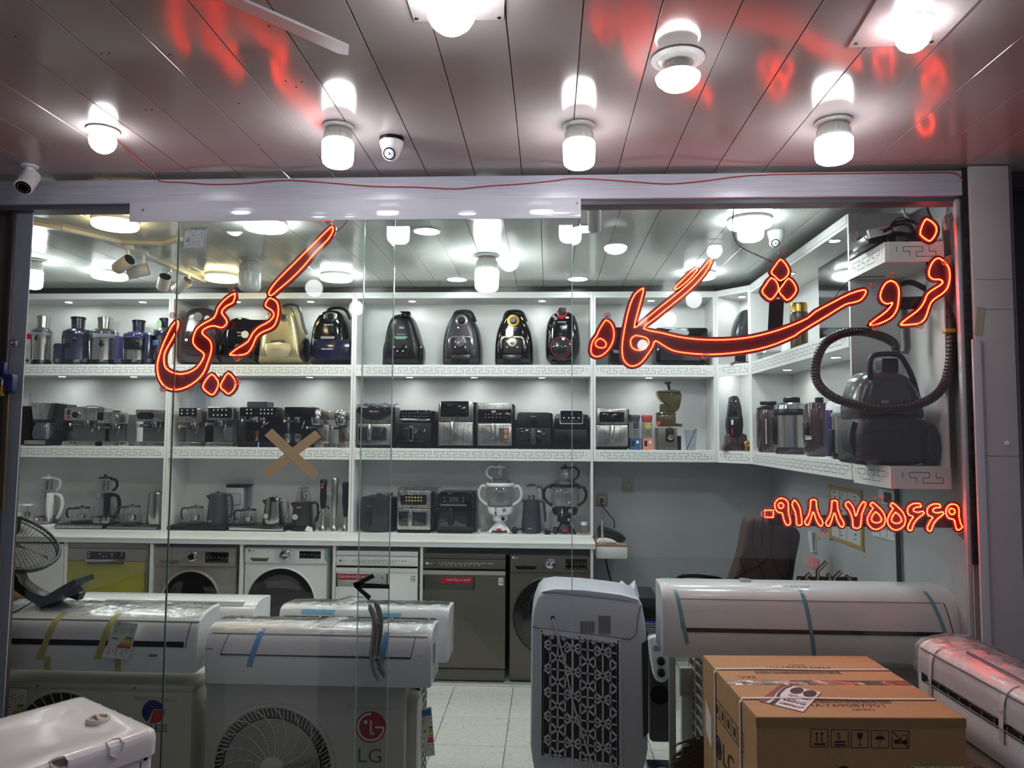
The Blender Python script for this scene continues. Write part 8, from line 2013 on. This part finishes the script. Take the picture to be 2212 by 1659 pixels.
f = fr_at(R2, 1447, 974); t = T('slow_juicer', 'slow juicer with olive bell shaped hopper and silver knob beside the bottles', 'juicer', f, 1447)
pp(t, 'motor_base', f, [(1422, 974), (1421, 926), (1463, 926), (1465, 974)], .0, .15, M('bronze_grey', (104, 98, 90), .35, .4), .01); pp(t, 'front_panel', f, rr(1438, 925, 1456, 957, 6), -.004, .01, BLK, .002)
part('knob', MB().lathe([(6 * f.k, 0), (6 * f.k, -.01), (4.5 * f.k, -.016), (0, -.016)], f.x(1448.5), f.z(946), 24, f.Y - .004, 'y'), CHR, t)
pl(t, 'juice_bowl', f, 1442, [(19, 923), (22, 914), (22, 897), (20, 894)], AMB, .07); pl(t, 'screw_basket', f, 1442, [(14, 920), (14, 900)], M('orange_plastic', (176, 66, 34), .4), .07); pl(t, 'bowl_rim', f, 1442, [(22, 897), (23, 894), (21, 892)], AMB, .07)
pl(t, 'neck', f, 1440, [(12, 893), (12, 876), (9, 873)], AMB, .07); pp(t, 'hopper', f, sm([(1425, 846), (1472, 845), (1472, 875), (1466, 888), (1455, 893), (1446, 890), (1443, 874), (1430, 866)], 3), .02, .13, AMB, .01); pr_(t, 'hopper_lid', f, 1423, 844, 1472, 849, 2, .01, .14, M('dark_amber', (60, 54, 40), .3))
pt_(t, 'pusher', f, [(1451, 846), (1449, 835), (1446, 826)], 3, BLK, .07); pr_(t, 'pusher_grip', f, 1440, 824, 1453, 829, 1, .05, .09, BLK); pt_(t, 'spout', f, [(1430, 916, f.Y + .04), (1422, 916, f.Y)], 5, M('orange_plastic'), 0, 1, 12); pt_(t, 'side_spout', f, [(1460, 919, f.Y + .06), (1476, 920, f.Y + .04)], 3.4, AMB, 0, 1)
f = fr_at(R2, 1498, 974); t = T('plastic_cup', 'clear plastic cup beside the slow juicer', 'cup', f, 1495, None, .05); pl(t, 'cup', f, 1495, [(10, 974), (14, 930), (13, 930)], CLR, .05); t = T('cleaning_brush', 'grey cleaning brush leaning in the clear cup', 'brush', f, 1495, None, .05); pt_(t, 'stick', f, [(1486, 973), (1503, 935)], 1, DGR, .05, 1); pt_(t, 'bristles', f, [(1502, 937), (1507, 927)], 2.6, GRY, .05, 1)
f = fr_at(R2, 1470, 973); t = T('juicer_tool', 'small black cylinder accessory right of the slow juicer', 'accessory', f, 1470, None, .05); pl(t, 'cylinder', f, 1469, [(5, 973), (5, 942), (0, 942)], BLK, .05)

# ---- counter row: tea makers, kettles, blenders
TRY = 'tea sets on the counter'
def tray(t, f, x0, x1, mat, yt, skew=20, edge=None):
    pp(t, 'heating_tray', f, [(x0, f.by), (x0 - 0, yt + 2), (x1, yt + 2), (x1, f.by)], -.02, .22, mat, .003)
def kettle(nm, lab, cat, cx, yb, w0, w1, yt, mat, side=1, hmat=None, base=R3, dial=None, glass=False, grp=None, yb0=None, lid=True):
    f = fr_at(base, cx, yb0 or yb); t = T(nm, lab, cat, f, cx, grp); hmat = hmat or BLK
    pl(t, 'body', f, cx, [(w0 * .96, yb), (w0, yb - 3), ((w0 + w1) / 2 + .5, (yb + yt) / 2), (w1, yt)], mat, .1)
    if lid: pl(t, 'lid', f, cx, [(w1, yt), (w1 * .96, yt - 2), (w1 * .3, yt - 4), (0, yt - 4)], hmat if glass else mat, .1); pl(t, 'lid_knob', f, cx, [(3, yt - 4), (4, yt - 7), (0, yt - 8)], CHR, .1)
    h = yb - yt; s = side
    pt_(t, 'handle', f, [(cx + s * (w1 - 1), yt + 3), (cx + s * (w1 + 9), yt + 2), (cx + s * (w1 + 13), yt + h * .22), (cx + s * (w1 + 13), yt + h * .6), (cx + s * (w1 + 9), yt + h * .75)], 2.7, hmat, .1)
    pp(t, 'spout', f, [(cx - s * (w1 - 2), yt), (cx - s * (w1 + 7), yt + 3), (cx - s * (w1 + 1), yt + 12)], .085, .115, mat, 0)
    return t, f
def teapot(lab, cx, yb, w, yt, side, hm, grp='glass teapots on the counter', z0f=None, inf=True):
    f = fr_at(R3, cx, z0f or yb); t = T('glass_teapot', lab, 'teapot', f, cx, grp)
    pl(t, 'glass_body', f, cx, [(w * .9, yb), (w, yb - 2), (w * .86, yt + 2)], GLS, .08)
    if inf: pl(t, 'infuser', f, cx, [(w * .42, yb - 6), (w * .45, yb - (yb - yt) * .5)], STL, .08); pt_(t, 'plunger_rod', f, [(cx, yb - 12), (cx, yt)], .7, CHR, .08, 1)
    pl(t, 'lid', f, cx, [(w * .88, yt + 2), (w * .8, yt - 1), (w * .2, yt - 2), (0, yt - 2)], hm, .08); pl(t, 'lid_knob', f, cx, [(2.6, yt - 2), (3, yt - 5), (0, yt - 6)], CHR, .08); pl(t, 'base_ring', f, cx, [(w, yb + 2), (w * 1.02, yb), (w * .9, yb - 1)], hm, .08)
    s = side; pt_(t, 'handle', f, [(cx + s * w * .8, yt + 3), (cx + s * (w + 9), yt + 3), (cx + s * (w + 13), yt + (yb - yt) * .45), (cx + s * (w + 9), yb - 7)], 2.1, hm, .08)
    return t
def trayobj(lab, x0, x1, yb, yt, mat, emat=None):
    f = fr_at(R3, (x0 + x1) / 2, yb); t = T('heating_base', lab, 'tray', f, (x0 + x1) / 2); pr_(t, 'tray_body', f, x0, yt, x1, yb, 1.5, -.022, .2, mat); 
    if emat: pr_(t, 'front_trim', f, x0 + 2, yt + 1.5, x1 - 2, yb - 2, 1, -.026, -.02, emat)
    return t
def teamaker(lab, cx, yb, tm, z0, lidm):
    f = fr_at(R3, cx, z0); t = T('tea_maker', lab, 'tea maker', f, cx)
    pl(t, 'base_ring', f, cx, [(25, yb), (25.5, yb - 3), (24, yb - 13)], STL, .1); pl(t, 'glass_kettle', f, cx, [(24, yb - 13), (22, yb - 30), (16.5, yb - 56)], GLS, .1); pl(t, 'steel_band', f, cx, [(17, yb - 55), (16, yb - 66)], STL, .1)
    pl(t, 'glass_teapot', f, cx, [(15, yb - 70), (16, yb - 75), (13, yb - 98)], GLS, .1); pl(t, 'infuser', f, cx, [(8, yb - 72), (8, yb - 92)], STL, .1); pl(t, 'lid', f, cx, [(14, yb - 97), (14, yb - 100), (3, yb - 102), (3, yb - 106), (0, yb - 107)], lidm, .1)
    pt_(t, 'handle', f, [(cx + 14, yb - 62), (cx + 28, yb - 58), (cx + 33, yb - 40), (cx + 28, yb - 18), (cx + 20, yb - 8)], 4, tm, .1); pt_(t, 'upper_handle', f, [(cx + 12, yb - 96), (cx + 24, yb - 93), (cx + 26, yb - 80), (cx + 18, yb - 70)], 3, tm, .1)
    pr_(t, 'handle_column', f, cx + 9, yb - 66, cx + 17, yb - 4, 2, .03, .08, tm)
    return t, f
trayobj('white heating tray under the white tea maker', 40, 110, 1145, 1137, WHT)
t, f = teamaker('white handled two tier glass tea maker at the left end of the counter', 82, 1135, WHT, 1145, WHT); pd(t, 'purple_knob', f, 77, 1126, 5, .006, .03, M('purple_ring', (120, 70, 110), .4)); pd(t, 'purple_knob', f, 77, 1126, 3.2, .003, .008, WHT)
teapot('small glass teapot with white lid half hidden behind the white post', 42, 1128, 14, 1096, -1, WHT, z0f=1145)
trayobj('long silver heating tray with dark ends under the black tea maker', 122, 226, 1145, 1134, BLK, STL)
t, f = teamaker('black handled two tier glass tea maker on the silver tray', 207, 1134, BLK, 1145, BLK)
teapot('glass teapot with black handle at the left of the silver tray', 161, 1131, 20, 1101, -1, BLK, z0f=1145)
trayobj('grey and black curved heating tray beside the left cabinet divider', 232, 343, 1146, 1139, DGR, GRY)
teapot('square handled glass teapot with plunger on the curved grey tray', 272, 1135, 20, 1098, -1, DGR, z0f=1146)
kettle('electric_kettle', 'tall brushed steel kettle beside the left cabinet divider', 'kettle', 324, 1138, 22, 18, 1069, STL, 1, BLK, yb0=1146)
trayobj('flat black heating tray at the left of the second bay', 364, 490, 1148, 1138, MBK)
teapot('glass teapot with thin handle on the flat black tray', 411, 1134, 19, 1100, -1, DGR, z0f=1148)
t, f = kettle('electric_kettle', 'dark slate grey kettle on the flat black tray', 'kettle', 457, 1139, 23, 18, 1072, M('slate_satin', (46, 49, 56), .42), 1, DGR, yb0=1148); tx(t, f, [('Bosch', 446, 1130, 3, 8)], .018, WIN)
f = fr_at(R3, 509, 1149); t = thing('glass_jug_box', 'pale framed appliance with dark top rail standing at the back of the second bay', 'dispenser', (f.x(509), YB - .1, f.z0))
fb = Fr(YB - .12, zCT + .006, 1143, 509); part('case', fb.pr(MB(), [(484, 1143), (482, 1066), (486, 1056), (523, 1056), (523, 1143)], YB - .12, YB - .02, .004), M('pale_case', (188, 192, 196), .35), t); part('window_panel', fb.rp(MB(), 486, 1068, 518, 1094, 1, YB - .123, YB - .119), GRY, t); part('window_glass', fb.rp(MB(), 487.5, 1069.5, 516.5, 1092.5, 1, YB - .1245, YB - .1225), M('pale_panel', (176, 182, 188), .3), t)
part('top_rail', fb.box(MB(), 485, 1049, 534, 1055, YB - .12, YB - .03, .002), BLK, t); part('glass_side', fb.box(MB(), 524, 1055, 533, 1100, YB - .1, YB - .03), CLR, t)
trayobj('oval chrome edged heating tray in the middle of the second bay', 495, 616, 1150, 1138, BLK, CHR)
teapot('glass teapot with steel infuser and arched handle on the oval tray', 527, 1137, 19, 1106, -1, BLK, z0f=1150)
t, f = kettle('electric_kettle', 'polished steel retro kettle with round dial and hanging tag', 'kettle', 580, 1140, 24, 18, 1083, M('polished_steel', (170, 166, 158), .16, 1.0), 1, STL, yb0=1150); pd(t, 'dial', f, 572, 1118, 6.5, .014, .05, DGR); pd(t, 'dial_face', f, 572, 1118, 5.2, .012, .02, M('dial_grey', (170, 170, 166), .5)); pp(t, 'hang_tag', f, [(578, 1076), (592, 1078), (594, 1087), (581, 1086)], 0.015, .02, BLK, 0)
t, f = kettle('electric_kettle', 'dark bronze kettle with white dial and a glass teapot stacked on top', 'kettle', 644, 1147, 23, 20, 1090, M('dark_bronze', (48, 42, 40), .3, .3), 1, BLK, yb0=1152, lid=False); pl(t, 'power_base', f, 644, [(26, 1152), (27, 1150), (26, 1142)], BLK, .1)
pd(t, 'dial', f, 635, 1121, 7.2, .014, .05, CHR); pd(t, 'dial_face', f, 635, 1121, 5.8, .012, .02, M('dial_grey')); pl(t, 'glass_teapot', f, 645, [(18, 1088), (16, 1075), (11, 1060)], GLS, .1); pl(t, 'infuser', f, 645, [(7, 1087), (7, 1064)], STL, .1); pl(t, 'glass_lid', f, 645, [(13, 1060), (8, 1057), (2, 1055), (2, 1052), (0, 1051)], GLS, .1); tx(t, f, [('DELMONTI', 638, 1102, 3, 10)], .02, WIN)
def wand(lab, cx, yt, m1, m2, ymid):
    f = fr_at(R3, cx, 1152); t = T('hand_blender', lab, 'blender', f, cx, 'hand blenders on the counter', .08)
    pl(t, 'grip', f, cx, [(5, ymid + 22), (7.5, ymid), (7, ymid - 20), (8, yt + 4), (6, yt)], m1, .08); pl(t, 'sleeve', f, cx, [(4, ymid + 34), (5.5, ymid + 22)], m2, .08); pl(t, 'shaft', f, cx, [(3, 1142), (3.2, ymid + 30)], STL, .08); pl(t, 'blade_guard', f, cx, [(8.5, 1152), (8, 1147), (3.5, 1140)], STL, .08)
    return t, f
t, f = wand('black hand blender with two orange buttons, left of three', 690, 1039, BLK, GRY, 1082)
for py in (1050, 1056.5): pd(t, 'orange_button', f, 690, py, 2.3, .04, .06, M('button_orange', (214, 96, 56), .4))
wand('steel hand blender standing between the two black ones', 715, 1036, STL, STL, 1090)
wand('dark hand blender nearest the divider, right of three', 739, 1045, BLK, BLK, 1088)
f = fr_at(R3, 665, 1152); t = T('white_tag', 'small white tag and plug lying by the bronze kettle', 'tag', f, 665, None, .0); pp(t, 'card', f, [(659, 1149), (664, 1139), (675, 1143), (676, 1153)], -.01, -.004, WHT, 0); pt_(t, 'cord', f, [(668, 1145, f.Y + .03), (678, 1150, f.Y + .02), (672, 1128, f.Y + .1), (684, 1108, f.Y + .14), (694, 1100, f.Y + .13), (700, 1106, f.Y + .12)], 1.2, BLK, 0)
# samovars
for cx, mat, lab, br in ((1078, WHT, 'white and glass samovar with teapot on top, two curved handles and tap', 1156), (1221, BLK, 'black and glass samovar with teapot on top, two curved handles and tap', 1159)):
    f = fr_at(R3, cx, br); t = T('samovar', lab, 'samovar', f, cx)
    for dx, yy in ((-22, .03), (22, .03), (-16, .18), (16, .18)): pt_(t, 'foot', f, [(cx + dx, br - 1, f.Y + yy), (cx + dx * .8, br - 8, f.Y + yy + (.03 if yy < .1 else -.03)), (cx + dx * .5, br - 14, f.Y + .09)], 3, mat, 0)
    pl(t, 'pedestal', f, cx, [(19, br - 6), (18, br - 12), (12, br - 18), (11, br - 25), (17, br - 27), (17, br - 38), (26, br - 42)], mat, .1)
    pl(t, 'tank_base', f, cx, [(26, br - 42), (29, br - 50), (29, br - 56), (25, br - 57)], mat, .1)
    pl(t, 'glass_globe', f, cx, [(25, br - 57), (30, br - 66), (32, br - 80), (31, br - 92), (26, br - 103)], GLS, .1, 36)
    pl(t, 'upper_rim', f, cx, [(26, br - 102), (33, br - 103), (34, br - 107), (28, br - 110)], mat, .1); pl(t, 'steel_collar', f, cx, [(27, br - 110), (20, br - 117), (14, br - 118)], CHR, .1)
    pl(t, 'teapot_glass', f, cx, [(17, br - 119), (18, br - 124), (16, br - 134), (9, br - 142)], GLS, .1); pl(t, 'infuser', f, cx, [(8, br - 122), (8, br - 140)], CHR, .1); pl(t, 'teapot_lid', f, cx, [(11, br - 142), (9, br - 146), (2, br - 149), (2.5, br - 152), (0, br - 153)], mat, .1)
    s = -1 if mat is WHT else 1
    pt_(t, 'teapot_handle', f, [(cx + s * 10, br - 143), (cx + s * 20, br - 146), (cx + s * 30, br - 137), (cx + s * 28, br - 125), (cx + s * 18, br - 118)], 2.6, mat, .1)
    for s in (-1, 1): pt_(t, 'side_handle', f, [(cx + s * 29, br - 100), (cx + s * 40, br - 102), (cx + s * 47, br - 88), (cx + s * 43, br - 72), (cx + s * 28, br - 60)], 3.2, mat, .1)
    pt_(t, 'tap', f, [(cx - 7, br - 53, f.Y - .0), (cx - 7, br - 50, f.Y - .03), (cx - 7, br - 40, f.Y - .032)], 2.4, CHR, 0); pr_(t, 'tap_lever', f, cx - 9, br - 58, cx - 5, br - 52, 1, -.035, -.025, CHR)
    pd(t, 'temperature_dial', f, cx + 11, br - 52, 4.5, -.01, .0, GRY); pd(t, 'knob', f, cx + 8, br - 32, 3.8, .02, .045, BLK if mat is WHT else GRY); pr_(t, 'red_badge', f, cx - 6, br - 11, cx + 5, br - 7, 2, .015, .03, RIN, 0)
f = fr_at(R3, 1148, 1157); t = T('electric_kettle', 'slate grey kettle with glass teapot on top between the two samovars', 'kettle', f, 1148)
pl(t, 'body', f, 1147, [(21, 1157), (22, 1152), (18, 1085)], M('slate_satin'), .1); pp(t, 'spout', f, [(1131, 1084), (1126, 1085), (1131, 1094)], .09, .11, M('slate_satin'), 0); pt_(t, 'handle', f, [(1164, 1088), (1174, 1092), (1178, 1132)], 3, DGR, .1)
pl(t, 'glass_teapot', f, 1147, [(16, 1083), (15, 1072), (13, 1053)], GLS, .1); pl(t, 'infuser', f, 1147, [(8, 1083), (8, 1074)], STL, .1); pl(t, 'glass_lid', f, 1147, [(14, 1053), (6, 1050), (0, 1049)], DGR, .1); pt_(t, 'upper_handle', f, [(1160, 1056), (1170, 1058), (1173, 1083)], 2.6, DGR, .1); pd(t, 'emblem', f, 1143, 1106, 3.5, .022, .05, DGR); tx(t, f, [('BOSCH', 1140, 1146, 2.4, 9)], .018, WIN)
f = fr_at(R3, 1262, 1160); t = T('spice_jar', 'small glass jar with white lid at the right end of the counter', 'jar', f, 1262, None, .04); pl(t, 'glass', f, 1262, [(8, 1160), (8, 1142), (6, 1139)], GLS, .05); pl(t, 'lid', f, 1262, [(7, 1140), (7, 1133), (0, 1132)], WHT, .05); pr_(t, 'label', f, 1257, 1144, 1267, 1153, 1, -.0, .003, M('brown_spice', (120, 90, 72), .6), 0)
f = fr_at(R3, 1110, 1152); t = T('power_plug', 'round black plug on the counter right of the white samovar', 'plug', f, 1112, None, .03); part('plug_head', MB().sphere((f.x(1111), f.Y + .03, f.z0 + .026), .026, 14, 10), BLK, t); pt_(t, 'cord', f, [(1116, 1144, f.Y + .03), (1124, 1142, f.Y + .05), (1128, 1146, f.Y + .09)], 2, BLK, 0)
f = fr_at(R3, 1182, 1154); t = T('power_plug', 'three pin black plug on the counter left of the black samovar', 'plug', f, 1182, None, .03); pr_(t, 'plug_head', f, 1176, 1146, 1189, 1154, 2, .0, .04, BLK)
for px in (1178, 1182, 1187): pr_(t, 'pin', f, px - 1, 1141, px + 1, 1147, .4, .01, .02, BLK, 0)
pt_(t, 'cord', f, [(1188, 1149, f.Y + .03), (1196, 1150, f.Y + .06), (1198, 1142, f.Y + .1), (1206, 1144, f.Y + .1)], 1.6, BLK, 0)
f = fr_at(R3, 1040, 1152); t = T('power_plug', 'small plug and thin white cord on the counter left of the white samovar', 'plug', f, 1042, None, .03); pr_(t, 'plug_head', f, 1036, 1136, 1045, 1144, 2, .06, .09, GRY); pt_(t, 'cord', f, [(1040, 1142, f.Y + .07), (1032, 1148, f.Y + .05), (1045, 1152, f.Y + .04), (1062, 1146, f.Y + .08)], 1.1, WHT, 0)
